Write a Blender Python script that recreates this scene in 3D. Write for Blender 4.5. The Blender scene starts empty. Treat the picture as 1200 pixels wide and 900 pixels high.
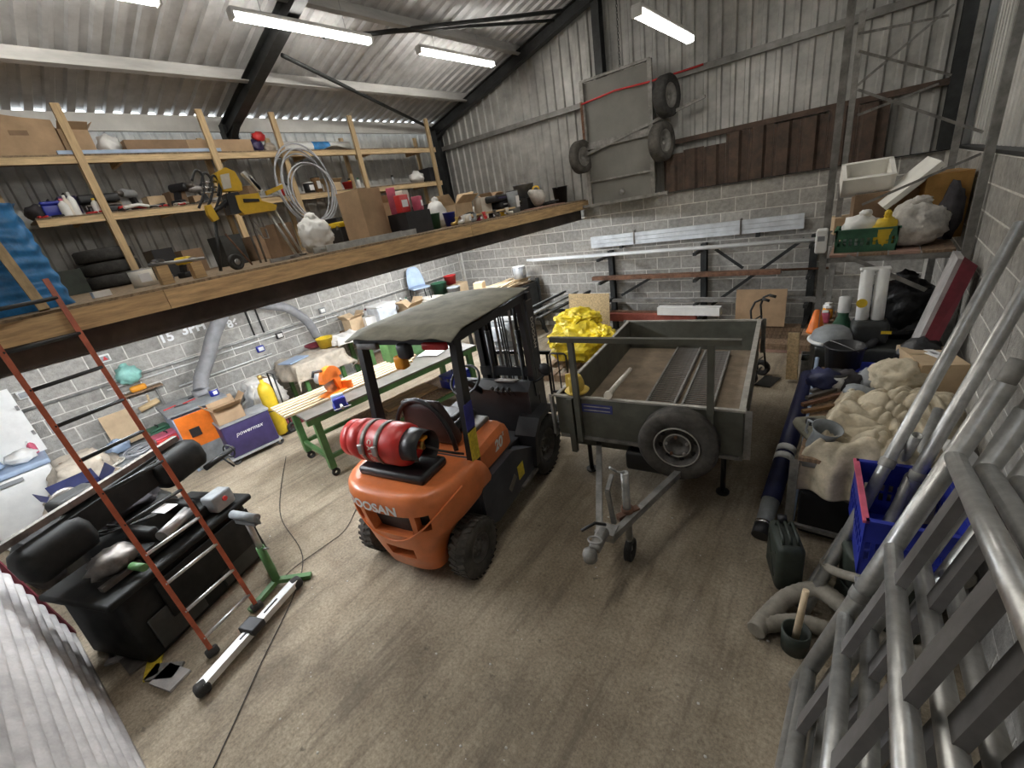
import bpy, bmesh, math, random
from mathutils import Vector, Matrix, noise
random.seed(7)
PI = math.pi
scene = bpy.context.scene
COL = scene.collection

# ------------------------------------------------------------------ camera
F_PX = 504.05
YAW, PITCH, ROLL = -0.7177024, 0.3916655, -0.1761612
H = 2.85
def _basis():
    ca, sa, cb, sb, cc, sc = math.cos(YAW), math.sin(YAW), math.cos(PITCH), math.sin(PITCH), math.cos(ROLL), math.sin(ROLL)
    fwd = Vector((sa*cb, ca*cb, -sb)); right = Vector((ca, -sa, 0)); up = right.cross(fwd)
    return cc*right + sc*up, -sc*right + cc*up, fwd
CR, CU, CF = _basis()
CAM = Vector((0, 0, H))
cd = bpy.data.cameras.new('camera'); cam = bpy.data.objects.new('camera', cd); COL.objects.link(cam)
cd.sensor_width = 36.0; cd.lens = F_PX/1200*36; cd.clip_start = 0.02; cd.clip_end = 200
M = Matrix.Identity(4)
for i in range(3):
    M[i][0], M[i][1], M[i][2], M[i][3] = CR[i], CU[i], -CF[i], CAM[i]
cam.matrix_world = M
scene.camera = cam

# ------------------------------------------------------------------ world, exposure
w = bpy.data.worlds.new('overcast_sky'); scene.world = w; w.use_nodes = True
bg = w.node_tree.nodes['Background']; bg.inputs[0].default_value = (0.86, 0.93, 1.0, 1); bg.inputs[1].default_value = 3.0
vs = scene.view_settings
vs.view_transform = 'Standard'; vs.look = 'None'; vs.gamma = 1.0; vs.use_curve_mapping = False
vs.exposure = 0.82
LAMP = 28.0        # emission of the roof battens
LAMP_MEZZ = 105.0   # emission of the battens under the mezzanine

# ------------------------------------------------------------------ pixel -> place
def ray(px, py):
    return CR*((px-600)/F_PX) - CU*((py-450)/F_PX) + CF
def on(px, py, ax, val):
    d = ray(px, py); return CAM + d*((val-CAM[ax])/d[ax])
def az(px, py, z=0.0): return on(px, py, 2, z)
def ay(px, py, y): return on(px, py, 1, y)
def ax(px, py, x): return on(px, py, 0, x)

# ------------------------------------------------------------------ materials
MATS = {}
def mat(name, col, rough=0.6, metal=0.0, var=0.18, scale=6.0, bump=0.0, bscale=None, rnd=0.0, col2=None, dirt=0.0,
        emit=0.0, stretch=None, spec=0.5, alpha=1.0, trans=0.0, coat=0.0):
    if name in MATS: return MATS[name]
    m = bpy.data.materials.new(name); m.use_nodes = True; MATS[name] = m
    nt = m.node_tree; n = nt.nodes; L = nt.links; b = n['Principled BSDF']
    b.inputs['Roughness'].default_value = rough; b.inputs['Metallic'].default_value = metal
    b.inputs['Specular IOR Level'].default_value = spec
    if coat: b.inputs['Coat Weight'].default_value = coat
    if trans: b.inputs['Transmission Weight'].default_value = trans
    if alpha < 1: b.inputs['Alpha'].default_value = alpha
    tc = n.new('ShaderNodeTexCoord'); mp = n.new('ShaderNodeMapping')
    L.new(tc.outputs['Object'], mp.inputs[0])
    if stretch: mp.inputs['Scale'].default_value = stretch
    oi = None
    if rnd:
        oi = n.new('ShaderNodeObjectInfo')
        comb = n.new('ShaderNodeVectorMath'); comb.operation = 'ADD'
        mul = n.new('ShaderNodeMath'); mul.operation = 'MULTIPLY'; mul.inputs[1].default_value = 37.0
        L.new(oi.outputs['Random'], mul.inputs[0]); L.new(tc.outputs['Object'], comb.inputs[0]); L.new(mul.outputs[0], comb.inputs[1])
        L.new(comb.outputs[0], mp.inputs[0])
    ns = n.new('ShaderNodeTexNoise'); ns.inputs['Scale'].default_value = scale; ns.inputs['Detail'].default_value = 6; ns.inputs['Roughness'].default_value = 0.65
    L.new(mp.outputs[0], ns.inputs['Vector'])
    cr = n.new('ShaderNodeValToRGB'); L.new(ns.outputs['Fac'], cr.inputs[0])
    c2 = col2 if col2 else tuple(max(0, c*(1-2.2*var)) for c in col)
    c1 = col if col2 else tuple(min(1, c*(1+0.6*var)) for c in col)
    cr.color_ramp.elements[0].position = 0.3; cr.color_ramp.elements[0].color = (*c2, 1)
    cr.color_ramp.elements[1].position = 0.68; cr.color_ramp.elements[1].color = (*c1, 1)
    out = cr.outputs[0]
    if rnd:
        hv = n.new('ShaderNodeHueSaturation'); mr = n.new('ShaderNodeMapRange')
        mr.inputs[3].default_value = 1-rnd; mr.inputs[4].default_value = 1+rnd
        L.new(oi.outputs['Random'], mr.inputs[0]); L.new(mr.outputs[0], hv.inputs['Value']); L.new(out, hv.inputs['Color']); out = hv.outputs[0]
    if dirt:
        n2 = n.new('ShaderNodeTexNoise'); n2.inputs['Scale'].default_value = scale*0.35; n2.inputs['Detail'].default_value = 8; n2.inputs['Roughness'].default_value = 0.7
        L.new(mp.outputs[0], n2.inputs['Vector'])
        r2 = n.new('ShaderNodeValToRGB'); r2.color_ramp.elements[0].position = 0.5; r2.color_ramp.elements[1].position = 0.72
        r2.color_ramp.elements[0].color = (0, 0, 0, 1); r2.color_ramp.elements[1].color = (dirt, dirt, dirt, 1)
        L.new(n2.outputs['Fac'], r2.inputs[0])
        mx = n.new('ShaderNodeMix'); mx.data_type = 'RGBA'; L.new(r2.outputs[0], mx.inputs[0]); L.new(out, mx.inputs[6])
        mx.inputs[7].default_value = (0.09, 0.07, 0.05, 1); out = mx.outputs[2]
    L.new(out, b.inputs['Base Color'])
    if bump:
        nb = n.new('ShaderNodeTexNoise'); nb.inputs['Scale'].default_value = bscale or scale*6; nb.inputs['Detail'].default_value = 5
        L.new(mp.outputs[0], nb.inputs['Vector'])
        bp = n.new('ShaderNodeBump'); bp.inputs['Strength'].default_value = bump; bp.inputs['Distance'].default_value = 0.02
        L.new(nb.outputs['Fac'], bp.inputs['Height']); L.new(bp.outputs[0], b.inputs['Normal'])
    if emit:
        b.inputs['Emission Color'].default_value = (*col, 1); b.inputs['Emission Strength'].default_value = emit
    return m

# setting
def floor_mat():
    m = bpy.data.materials.new('concrete_floor'); m.use_nodes = True; MATS['concrete_floor'] = m
    nt = m.node_tree; n = nt.nodes; L = nt.links; b = n['Principled BSDF']; b.inputs['Roughness'].default_value = 0.8; b.inputs['Specular IOR Level'].default_value = 0.35
    tc = n.new('ShaderNodeTexCoord')
    def nz(scale, detail=8, rough=.65, vec=None, sc=None, rot=0.):
        mp = n.new('ShaderNodeMapping'); L.new(tc.outputs['Object'], mp.inputs[0])
        if sc: mp.inputs['Scale'].default_value = sc
        mp.inputs['Rotation'].default_value = (0, 0, rot)
        t = n.new('ShaderNodeTexNoise'); t.inputs['Scale'].default_value = scale; t.inputs['Detail'].default_value = detail; t.inputs['Roughness'].default_value = rough
        L.new(mp.outputs[0], t.inputs['Vector']); return t.outputs['Fac']
    def ramp(fac, a, b_, ca, cb):
        r = n.new('ShaderNodeValToRGB'); r.color_ramp.elements[0].position = a; r.color_ramp.elements[1].position = b_
        r.color_ramp.elements[0].color = (*ca, 1); r.color_ramp.elements[1].color = (*cb, 1); L.new(fac, r.inputs[0]); return r.outputs[0]
    def mix(f, a, b_, mode='MIX'):
        x = n.new('ShaderNodeMix'); x.data_type = 'RGBA'; x.blend_type = mode
        if isinstance(f, float): x.inputs[0].default_value = f
        else: L.new(f, x.inputs[0])
        for s_, v in ((6, a), (7, b_)):
            if isinstance(v, tuple): x.inputs[s_].default_value = (*v, 1)
            else: L.new(v, x.inputs[s_])
        return x.outputs[2]
    base = ramp(nz(1.1, 10, .7), .34, .66, (.29, .24, .178), (.56, .485, .375))
    fine = ramp(nz(46, 6, .75), .28, .72, (.45, .43, .40), (1.18, 1.16, 1.12))
    c = mix(1.0, base, fine, 'MULTIPLY')
    tr_ = ramp(nz(1.6, 8, .7, sc=(5.5, .55, 1), rot=.25), .50, .66, (0, 0, 0), (.55, .55, .55))
    c = mix(tr_, c, (.13, .105, .08))
    st = ramp(nz(.75, 9, .72, sc=(1, 1, 1)), .54, .68, (0, 0, 0), (.62, .62, .62))
    c = mix(st, c, (.10, .082, .065))
    sp = ramp(nz(9, 4, .6), .66, .74, (0, 0, 0), (.7, .7, .7)); c = mix(sp, c, (.07, .06, .05))
    L.new(c, b.inputs['Base Color'])
    bp = n.new('ShaderNodeBump'); bp.inputs['Strength'].default_value = .55; bp.inputs['Distance'].default_value = .02
    L.new(nz(38, 8, .75), bp.inputs['Height']); L.new(bp.outputs[0], b.inputs['Normal'])
floor_mat()
mat('block', (0.40, 0.385, 0.355), 0.95, var=0.16, scale=14, bump=0.5, bscale=70, rnd=0.14)
mat('mortar', (0.74, 0.72, 0.67), 0.95, var=0.12, scale=9, bump=0.3)
mat('galv_sheet', (0.47, 0.465, 0.44), 0.5, 0.25, var=0.16, scale=3, dirt=0.25, rnd=0.05)
mat('galv_roof', (0.64, 0.64, 0.64), 0.45, 0.2, var=0.12, scale=3, dirt=0.15, rnd=0.05)
mat('galv_pale', (0.62, 0.61, 0.58), 0.5, 0.1, var=0.08, scale=3, rnd=0.04)
mat('purlin', (0.52, 0.51, 0.49), 0.5, 0.3, var=0.15, scale=5, stretch=(1, .2, 1))
mat('girt_grey', (0.27, 0.265, 0.25), 0.5, 0.3, var=0.2, scale=5)
mat('black_steel', (0.035, 0.037, 0.037), 0.5, 0.2, var=0.3, scale=5)
mat('rusty_pile', (0.125, 0.082, 0.060), 0.9, var=0.3, scale=7, bump=0.4, col2=(0.050, 0.038, 0.031))
mat('timber', (0.60, 0.40, 0.20), 0.75, var=0.22, scale=5, stretch=(7, .7, 7), rnd=0.1)
mat('timber_pale', (0.68, 0.50, 0.28), 0.75, var=0.2, scale=5, stretch=(7, .7, 7), rnd=0.12)
mat('timber_post', (0.62, 0.45, 0.25), 0.75, var=0.22, scale=4, stretch=(7, 7, .6), rnd=0.12, col2=(0.34, 0.24, 0.13))
mat('chipboard', (0.30, 0.22, 0.14), 0.9, var=0.3, scale=25)
mat('brown_beam', (0.075, 0.06, 0.052), 0.55, 0.2, var=0.3, scale=3)
mat('chalk', (0.88, 0.89, 0.9), 0.9, var=0.1, scale=40)

# ------------------------------------------------------------------ mesh helper
class MB:
    def __init__(s): s.v = []; s.f = []; s.sm = []
    def add(s, vs, fs, smooth=False):
        o = len(s.v); s.v += [Vector(p) for p in vs]
        for f in fs: s.f.append([i+o for i in f]); s.sm.append(smooth)
        return s
    def box(s, c, size, rot=None, taper=1.0):
        a, b, h = size[0]/2, size[1]/2, size[2]/2; t = taper
        P = [(-a, -b, -h), (a, -b, -h), (a, b, -h), (-a, b, -h), (-a*t, -b*t, h), (a*t, -b*t, h), (a*t, b*t, h), (-a*t, b*t, h)]
        P = [Vector(p) for p in P]
        if rot is not None:
            R = rot if isinstance(rot, Matrix) else Matrix.Rotation(rot, 3, 'Z')
            P = [R @ p for p in P]
        c = Vector(c)
        return s.add([p+c for p in P], [(3, 2, 1, 0), (4, 5, 6, 7), (0, 1, 5, 4), (1, 2, 6, 5), (2, 3, 7, 6), (3, 0, 4, 7)])
    def rbox(s, c, size, r=0.02, rot=None, taper=1.0, seg=3):
        # box with rounded vertical edges and chamfered top and bottom
        a, b, h = size[0]/2, size[1]/2, size[2]/2; r = min(r, a*.95, b*.95, h*.95)
        R = None
        if rot is not None: R = rot if isinstance(rot, Matrix) else Matrix.Rotation(rot, 3, 'Z')
        def ring(ins, z, k=1.0):
            out = []
            for qx, qy, a0 in ((1, 1, 0), (-1, 1, 90), (-1, -1, 180), (1, -1, 270)):
                for i in range(seg+1):
                    an = math.radians(a0+90*i/seg)
                    x = (qx*(a-r)+math.cos(an)*(r-ins))*k; y = (qy*(b-r)+math.sin(an)*(r-ins))*k
                    out.append(Vector((x, y, z)))
            return out
        c = Vector(c); rings = []
        for j in range(3):
            t = j/2*PI/2; rings.append(ring(r*(1-math.sin(t)), -h+r*(1-math.cos(t))))
        for j in range(3):
            t = (1-j/2)*PI/2; rings.append(ring(r*(1-math.sin(t)), h-r*(1-math.cos(t)), taper))
        N = len(rings[0]); vs = [p for rg in rings for p in rg]
        if R is not None: vs = [R @ p for p in vs]
        fs = []
        for j in range(len(rings)-1):
            for i in range(N):
                fs.append((j*N+i, j*N+(i+1) % N, (j+1)*N+(i+1) % N, (j+1)*N+i))
        s.add([p+c for p in vs], fs, True)
        o = len(s.v)-len(vs)
        s.f.append([o+i for i in range(N)][::-1]); s.sm.append(False)
        s.f.append([o+(len(rings)-1)*N+i for i in range(N)]); s.sm.append(False)
        return s
    def cyl(s, p0, p1, r, r2=None, seg=12, caps=True):
        p0, p1 = Vector(p0), Vector(p1); r2 = r if r2 is None else r2
        d = (p1-p0).normalized(); u = d.orthogonal().normalized(); v = d.cross(u)
        ring = [u*math.cos(2*PI*i/seg)+v*math.sin(2*PI*i/seg) for i in range(seg)]
        s.add([p0+q*r for q in ring]+[p1+q*r2 for q in ring], [(i, (i+1) % seg, seg+(i+1) % seg, seg+i) for i in range(seg)], True)
        if caps:
            o = len(s.v)-2*seg
            if r > 1e-4: s.f.append([o+i for i in range(seg)][::-1]); s.sm.append(False)
            if r2 > 1e-4: s.f.append([o+seg+i for i in range(seg)]); s.sm.append(False)
        return s
    def pipe(s, p0, p1, r, t=0.004, seg=14):      # open ended hollow tube
        p0, p1 = Vector(p0), Vector(p1); d = (p1-p0).normalized(); u = d.orthogonal().normalized(); v = d.cross(u)
        ring = [u*math.cos(2*PI*i/seg)+v*math.sin(2*PI*i/seg) for i in range(seg)]
        vs = [p0+q*r for q in ring]+[p1+q*r for q in ring]+[p1+q*(r-t) for q in ring]+[p0+q*(r-t) for q in ring]
        fs = []
        for k in range(4):
            a, b = k*seg, ((k+1) % 4)*seg
            for i in range(seg): fs.append((a+i, a+(i+1) % seg, b+(i+1) % seg, b+i))
        return s.add(vs, fs, True)
    def tube(s, pts, r, seg=8, closed=False, caps=True):
        pts = [Vector(p) for p in pts]; n = len(pts); rr = r if isinstance(r, (list, tuple)) else [r]*n
        prev = None; vs = []
        for i, p in enumerate(pts):
            a = pts[i-1] if (i or closed) else pts[i]; b = pts[(i+1) % n] if (i < n-1 or closed) else pts[i]
            d = (b-a).normalized()
            if prev is None: u = d.orthogonal().normalized()
            else: u = (prev-d*prev.dot(d)); u = u.normalized() if u.length > 1e-6 else d.orthogonal().normalized()
            prev = u; v = d.cross(u)
            vs += [p+(u*math.cos(2*PI*k/seg)+v*math.sin(2*PI*k/seg))*rr[i] for k in range(seg)]
        fs = []
        for i in range(n if closed else n-1):
            j = (i+1) % n
            for k in range(seg): fs.append((i*seg+k, i*seg+(k+1) % seg, j*seg+(k+1) % seg, j*seg+k))
        s.add(vs, fs, True)
        if caps and not closed:
            o = len(s.v)-len(vs)
            s.f.append([o+k for k in range(seg)][::-1]); s.sm.append(False)
            s.f.append([o+(n-1)*seg+k for k in range(seg)]); s.sm.append(False)
        return s
    def lathe(s, prof, o=(0, 0, 0), axis='Z', seg=20, smooth=True, mtx=None):
        # profile (radius, height) turned round an axis
        o = Vector(o); vs = []
        for r, h in prof:
            for k in range(seg):
                a = 2*PI*k/seg; x, y = r*math.cos(a), r*math.sin(a)
                p = Vector((x, y, h)) if axis == 'Z' else Vector((h, x, y)) if axis == 'X' else Vector((y, h, x))
                if mtx is not None: p = mtx @ p
                vs.append(o+p)
        fs = []
        for i in range(len(prof)-1):
            for k in range(seg): fs.append((i*seg+k, i*seg+(k+1) % seg, (i+1)*seg+(k+1) % seg, (i+1)*seg+k))
        return s.add(vs, fs, smooth)
    def prism(s, poly, d0, d1, plane='XZ', mtx=None, smooth=False):
        # polygon in a plane, extruded along the third axis
        def P(a, b, d):
            p = Vector((a, d, b)) if plane == 'XZ' else Vector((d, a, b)) if plane == 'YZ' else Vector((a, b, d))
            return mtx @ p if mtx is not None else p
        n = len(poly); vs = [P(a, b, d0) for a, b in poly]+[P(a, b, d1) for a, b in poly]
        fs = [list(range(n)), list(range(2*n-1, n-1, -1))]+[(i, i+n, (i+1) % n+n, (i+1) % n) for i in range(n)]
        return s.add(vs, fs, smooth)
    def bar(s, p0, p1, w, h, up=(0, 0, 1)):
        p0, p1 = Vector(p0), Vector(p1); d = (p1-p0).normalized(); up = Vector(up)
        if abs(d.dot(up)) > 0.98: up = Vector((1, 0, 0))
        x = d.cross(up).normalized(); z = x.cross(d).normalized()
        c = [x*(w/2*i)+z*(h/2*j) for i, j in ((-1, -1), (1, -1), (1, 1), (-1, 1))]
        return s.add([p0+q for q in c]+[p1+q for q in c], [(0, 1, 2, 3)[::-1], (4, 5, 6, 7), (0, 1, 5, 4), (1, 2, 6, 5), (2, 3, 7, 6), (3, 0, 4, 7)])
    def angle(s, p0, p1, w=0.04, t=0.004, up=(0, 0, 1), flip=1):   # L-section
        p0, p1 = Vector(p0), Vector(p1); d = (p1-p0).normalized(); up = Vector(up)
        if abs(d.dot(up)) > 0.98: up = Vector((0, 1, 0))
        x = d.cross(up).normalized()*flip; z = d.cross(x).normalized()
        sec = [(0, 0), (w, 0), (w, t), (t, t), (t, w), (0, w)]
        vs = [p0+x*a+z*b for a, b in sec]+[p1+x*a+z*b for a, b in sec]; n = 6
        return s.add(vs, [list(range(n)), list(range(2*n-1, n-1, -1))]+[(i, i+n, (i+1) % n+n, (i+1) % n) for i in range(n)])
    def ibeam(s, p0, p1, w, h, t=0.012, up=(0, 0, 1)):
        p0, p1 = Vector(p0), Vector(p1); d = (p1-p0).normalized(); up = Vector(up)
        if abs(d.dot(up)) > 0.98: up = Vector((0, 1, 0))
        x = d.cross(up).normalized(); z = x.cross(d).normalized()
        a, b, k = w/2, h/2, t/2
        sec = [(-a, -b), (a, -b), (a, -b+t), (k, -b+t), (k, b-t), (a, b-t), (a, b), (-a, b), (-a, b-t), (-k, b-t), (-k, -b+t), (-a, -b+t)]
        n = len(sec); vs = [p0+x*i+z*j for i, j in sec]+[p1+x*i+z*j for i, j in sec]
        return s.add(vs, [list(range(n)), list(range(2*n-1, n-1, -1))]+[(i, i+n, (i+1) % n+n, (i+1) % n) for i in range(n)])
    def blob(s, c, size, amp=0.15, freq=2.5, seed=0, sub=3, flat=0.0, fold=0.0, rot=0.0):
        # soft crumpled lump (bag, sack, bundle)
        bm = bmesh.new(); bmesh.ops.create_icosphere(bm, subdivisions=sub, radius=1.0)
        c = Vector(c); sz = Vector(size)/2; off = Vector((seed*3.7, seed*1.3, seed*2.1)); vs = []
        Rz = Matrix.Rotation(rot, 3, 'Z')
        for vv in bm.verts:
            p = vv.co.copy()
            k = 1+amp*noise.noise(p*freq+off)+amp*.5*noise.noise(p*freq*2.7+off)
            if fold: k -= fold*abs(noise.noise(p*freq*1.6-off))
            q = Vector((p.x*sz.x, p.y*sz.y, p.z*sz.z))*k
            if q.z < -sz.z*(1-flat): q.z = -sz.z*(1-flat)
            q.z += sz.z*flat*0.5 if False else 0
            vs.append(c+Rz @ q)
        fs = [[v.index for v in f.verts] for f in bm.faces]; bm.free()
        return s.add(vs, fs, True)
    def grid(s, fn, nu, nv, smooth=True, thick=0.0):
        vs = [Vector(fn(i/nu, j/nv)) for j in range(nv+1) for i in range(nu+1)]
        fs = [(j*(nu+1)+i, j*(nu+1)+i+1, (j+1)*(nu+1)+i+1, (j+1)*(nu+1)+i) for j in range(nv) for i in range(nu)]
        s.add(vs, fs, smooth)
        return s
    def mesh(s, name):
        me = bpy.data.meshes.new(name); me.from_pydata([tuple(v) for v in s.v], [], s.f); me.validate(); me.update()
        if len(me.polygons) == len(s.sm): me.polygons.foreach_set('use_smooth', s.sm)
        return me
    def build(s, name, m, parent=None, label=None, loc=None, rot=None, solid=0.0, fixn=True, kind=None):
        me = s.mesh(name)
        if fixn:
            bm = bmesh.new(); bm.from_mesh(me); bmesh.ops.recalc_face_normals(bm, faces=bm.faces); bm.to_mesh(me); bm.free()
        o = bpy.data.objects.new(name, me); COL.objects.link(o)
        mm = MATS[m] if isinstance(m, str) else m
        me.materials.append(mm)
        if parent is not None: o.parent = parent
        if loc is not None: o.location = loc
        if rot is not None: o.rotation_euler = rot
        if label: o['label'] = label
        if kind: o['kind'] = kind
        if solid:
            md = o.modifiers.new('thickness', 'SOLIDIFY'); md.thickness = solid; md.offset = 0
        return o

def tag(o, label, cat, group=None):
    o['label'] = label; o['category'] = cat
    if group: o['group'] = group
    return o
def thing(name, label, cat, loc=(0, 0, 0), rz=0.0, group=None):
    o = bpy.data.objects.new(name, None); COL.objects.link(o); o.empty_display_size = 0.1
    o.location = loc; o.rotation_euler = (0, 0, rz)
    return tag(o, label, cat, group)
def struct(o): o['kind'] = 'structure'; return o
def sroot(name):
    o = bpy.data.objects.new(name, None); COL.objects.link(o); o['kind'] = 'structure'; return o
def inst(me, name, parent, loc, rot=(0, 0, 0), sc=(1, 1, 1)):
    o = bpy.data.objects.new(name, me); COL.objects.link(o); o.parent = parent; o.location = loc; o.rotation_euler = rot; o.scale = sc
    return o
def copy_tree(o, parent=None):
    c = o.copy(); COL.objects.link(c); c.parent = parent
    for ch in list(o.children): copy_tree(ch, c)
    return c
def text_obj(name, body, size, m, parent, mtx, depth=0.001, align='CENTER', bold=False, shear=0.0):
    cu = bpy.data.curves.new(name, 'FONT'); cu.body = body; cu.size = size; cu.extrude = depth; cu.align_x = align; cu.align_y = 'CENTER'; cu.shear = shear
    if bold: cu.offset = size*0.035
    t = bpy.data.objects.new(name+'_src', cu); COL.objects.link(t)
    dg = bpy.context.evaluated_depsgraph_get(); me = bpy.data.meshes.new_from_object(t.evaluated_get(dg))
    bpy.data.objects.remove(t); bpy.data.curves.remove(cu)
    me.materials.clear(); me.materials.append(MATS[m])
    o = bpy.data.objects.new(name, me); COL.objects.link(o); o.parent = parent; o.matrix_local = mtx
    return o
def frame(o, x, z):   # matrix: local x axis = x, local z axis = z (text faces z)
    x = Vector(x).normalized(); z = Vector(z).normalized(); y = z.cross(x).normalized(); x = y.cross(z)
    m = Matrix.Identity(4)
    for i in range(3): m[i][0], m[i][1], m[i][2], m[i][3] = x[i], y[i], z[i], o[i]
    return m

# ================================================================== THE SETTING
XL, XR, YB, YF = -8.40, 0.78, 8.44, -4.6
ZB = 2.57                     # top of the blockwork
SL = 0.265; ZE = 4.90; XM = (XL+XR)/2
def roof_z(x): return ZE+SL*(x-XL) if x < XM else ZE+SL*(XR-x)

floor = MB().box(((XL+XR)/2, (YB+YF)/2, -0.1), (XR-XL+0.6, YB-YF+0.6, 0.2)).build('floor', 'concrete_floor'); struct(floor)

def block_mesh(l, name):
    mb = MB(); h = 0.215; d = 0.03; e = 0.006
    a, b = l/2, h/2
    mb.add([(-a, 0, -b), (a, 0, -b), (a, 0, b), (-a, 0, b), (-a, -d+e, -b), (a, -d+e, -b), (a, -d+e, b), (-a, -d+e, b),
            (-a+e, -d, -b+e), (a-e, -d, -b+e), (a-e, -d, b-e), (-a+e, -d, b-e)],
           [(0, 1, 5, 4), (1, 2, 6, 5), (2, 3, 7, 6), (3, 0, 4, 7), (4, 5, 9, 8), (5, 6, 10, 9), (6, 7, 11, 10), (7, 4, 8, 11), (8, 9, 10, 11)])
    me = mb.mesh(name); me.materials.append(MATS['block']); return me
BLK = block_mesh(0.44, 'block'); HALF = block_mesh(0.215, 'half_block')
def blocks(parent, P0, U, N, length, phase, z_top=ZB, rows=11):
    # P0 start of the wall face, U along it, N into the room; running bond
    rz = math.atan2(U.y, U.x)
    # block mesh faces -Y locally; pick rotation so that -Y points to N
    if (Matrix.Rotation(rz, 3, 'Z') @ Vector((0, -1, 0))).dot(N) < 0: rz += PI
    for r in range(rows):
        z = z_top-0.1125-0.225*r
        u = phase+(0.225 if r % 2 else 0.0)
        while u > 0: u -= 0.45
        while u < length:
            lo, hi = u+0.005, u+0.445
            if lo >= 0 and hi <= length: me, c = BLK, (lo+hi)/2
            elif lo < 0 and hi > 0.22: me, c = HALF, hi-0.1075
            elif hi > length and lo+0.215 <= length: me, c = HALF, lo+0.1075
            else: me = None
            if me is not None:
                jit = random.uniform(-0.0015, 0.0015)
                p = P0+U*c+N*jit
                inst(me, 'block', parent, (p.x, p.y, z+random.uniform(-.001, .001)), (0, 0, rz))
            u += 0.45

def corr_mesh(name, width, length, pitch=0.2, depth=0.03, crest=0.05, sl=0.02, m='galv_sheet'):
    # box-profile sheet: x across (0..width), y along the ribs (0..length), ribs rise in +z
    xs = []; n = int(round(width/pitch))
    for i in range(n):
        b = i*pitch; fl = pitch-crest-2*sl
        xs += [(b, 0), (b+fl/2, 0), (b+fl/2+sl, depth), (b+fl/2+sl+crest, depth), (b+fl/2+2*sl+crest, 0)]
    xs.append((n*pitch, 0))
    mb = MB()
    for yy in (0, length): mb.v += [Vector((x, yy, z)) for x, z in xs]
    k = len(xs)
    for i in range(k-1): mb.f.append([i, i+1, k+i+1, k+i]); mb.sm.append(False)
    me = mb.mesh(name); me.materials.append(MATS[m]); return me
def sheet(me, name, parent, o, x, y):
    x = Vector(x).normalized(); y = Vector(y).normalized(); z = x.cross(y)
    ob = bpy.data.objects.new(name, me); COL.objects.link(ob); ob.parent = parent
    m = Matrix.Identity(4)
    for i in range(3): m[i][0], m[i][1], m[i][2], m[i][3] = x[i], y[i], z[i], o[i]
    ob.matrix_local = m
    return ob

# ---- left wall
wl = MB().box((XL-0.099, (YB+YF)/2, ZB/2), (0.19, YB-YF+0.4, ZB)).build('wall_left', 'mortar'); struct(wl)   # face at XL-0.025
blocks(wl, Vector((XL-0.03, -1.8, 0)), Vector((0, 1, 0)), Vector((1, 0, 0)), YB+1.8-0.03, 0.07)
ws = corr_mesh('wall_sheet', 1.0, 4.80-ZB)
for i in range(14):
    sheet(ws, 'cladding_sheet', wl, (XL-0.10, YB-1.0*i, ZB-0.02), (0, -1, 0), (0, 0, 1))
MB().box((XL-0.10, (YB+YF)/2, ZB+0.02), (0.16, YB-YF, 0.03)).build('wall_plate', 'black_steel', wl)
MB().box((XL+0.02, (YB+YF)/2, 4.765), (0.06, YB-YF, 0.214)).build('eaves_beam', 'galv_pale', wl)
MB().box((XL-0.02, (YB+YF)/2, 3.62), (0.06, YB-YF, 0.14)).build('sheeting_rail', 'purlin', wl)

# ---- back wall
wb = MB().box(((XL+XR)/2, YB+0.099, ZB/2), (XR-XL+0.4, 0.19, ZB)).build('wall_back', 'mortar'); struct(wb)
blocks(wb, Vector((XL, YB+0.03, 0)), Vector((1, 0, 0)), Vector((0, -1, 0)), XR-XL, (-2.91-XL) % 0.45)
for i in range(10):
    x0 = XL-0.2+i*1.0; w_ = 1.0
    hgt = roof_z(min(max(x0+0.5, XL), XR))+0.12-ZB
    me = corr_mesh('gable_sheet', w_, hgt)
    sheet(me, 'cladding_sheet', wb, (x0, YB+0.12, ZB-0.02), (1, 0, 0), (0, 0, 1))
MB().box(((XL+XR)/2, YB+0.05, ZB+0.005), (XR-XL, 0.2, 0.012)).build('wall_plate', 'black_steel', wb)
MB().box(((XL+XR)/2, YB+0.03, 4.31), (XR-XL, 0.07, 0.09)).build('girt', 'girt_grey', wb)
MB().bar((-2.85, YB+0.03, 3.355), (XR, YB+0.03, 3.355), 0.08, 0.075).build('girt', 'rusty_pile', wb)
MB().ibeam((-4.02, YB-0.02, 4.30), (-4.02, YB-0.02, 5.85), 0.14, 0.16, up=(0, 1, 0)).build('column', 'black_steel', wb)
MB().ibeam((0.66, YB-0.08, ZB+.02), (0.66, YB-0.08, roof_z(.66)-.1), 0.16, 0.2, up=(0, 1, 0)).build('column', 'black_steel', wb)
MB().ibeam((XL+0.14, YB-0.08, ZB+.02), (XL+0.14, YB-0.08, 4.75), 0.16, 0.2, up=(0, 1, 0)).build('column', 'black_steel', wb)
# rusty trench sheets standing on the blockwork
random.seed(3)
x = -2.95
while x < -0.25:
    wd = 0.33; top = 3.30-(0.10 if x < -2.0 else 0.0)+random.uniform(-.05, .05) if x < -1.6 else 3.31+random.uniform(-.02, .02)
    pr = [(0, 0), (0.03, 0), (0.06, -0.06), (0.20, -0.06), (0.23, 0), (0.33, 0), (0.33, 0.008), (0.226, 0.008), (0.196, -0.052), (0.064, -0.052), (0.034, 0.008), (0, 0.008)]
    MB().prism([(x+a, YB-0.02+b) for a, b in pr], ZB+0.012, top, plane='XY').build('trench_sheet', 'rusty_pile', wb)
    x += wd+0.004

MB().box((XL+.004, YB-.0, ZB/2), (.08, .07, ZB)).build('corner_block', 'block', wb)
MB().box((XR-.004, YB-.0, ZB/2), (.08, .07, ZB)).build('corner_block', 'block', wb)
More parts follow.
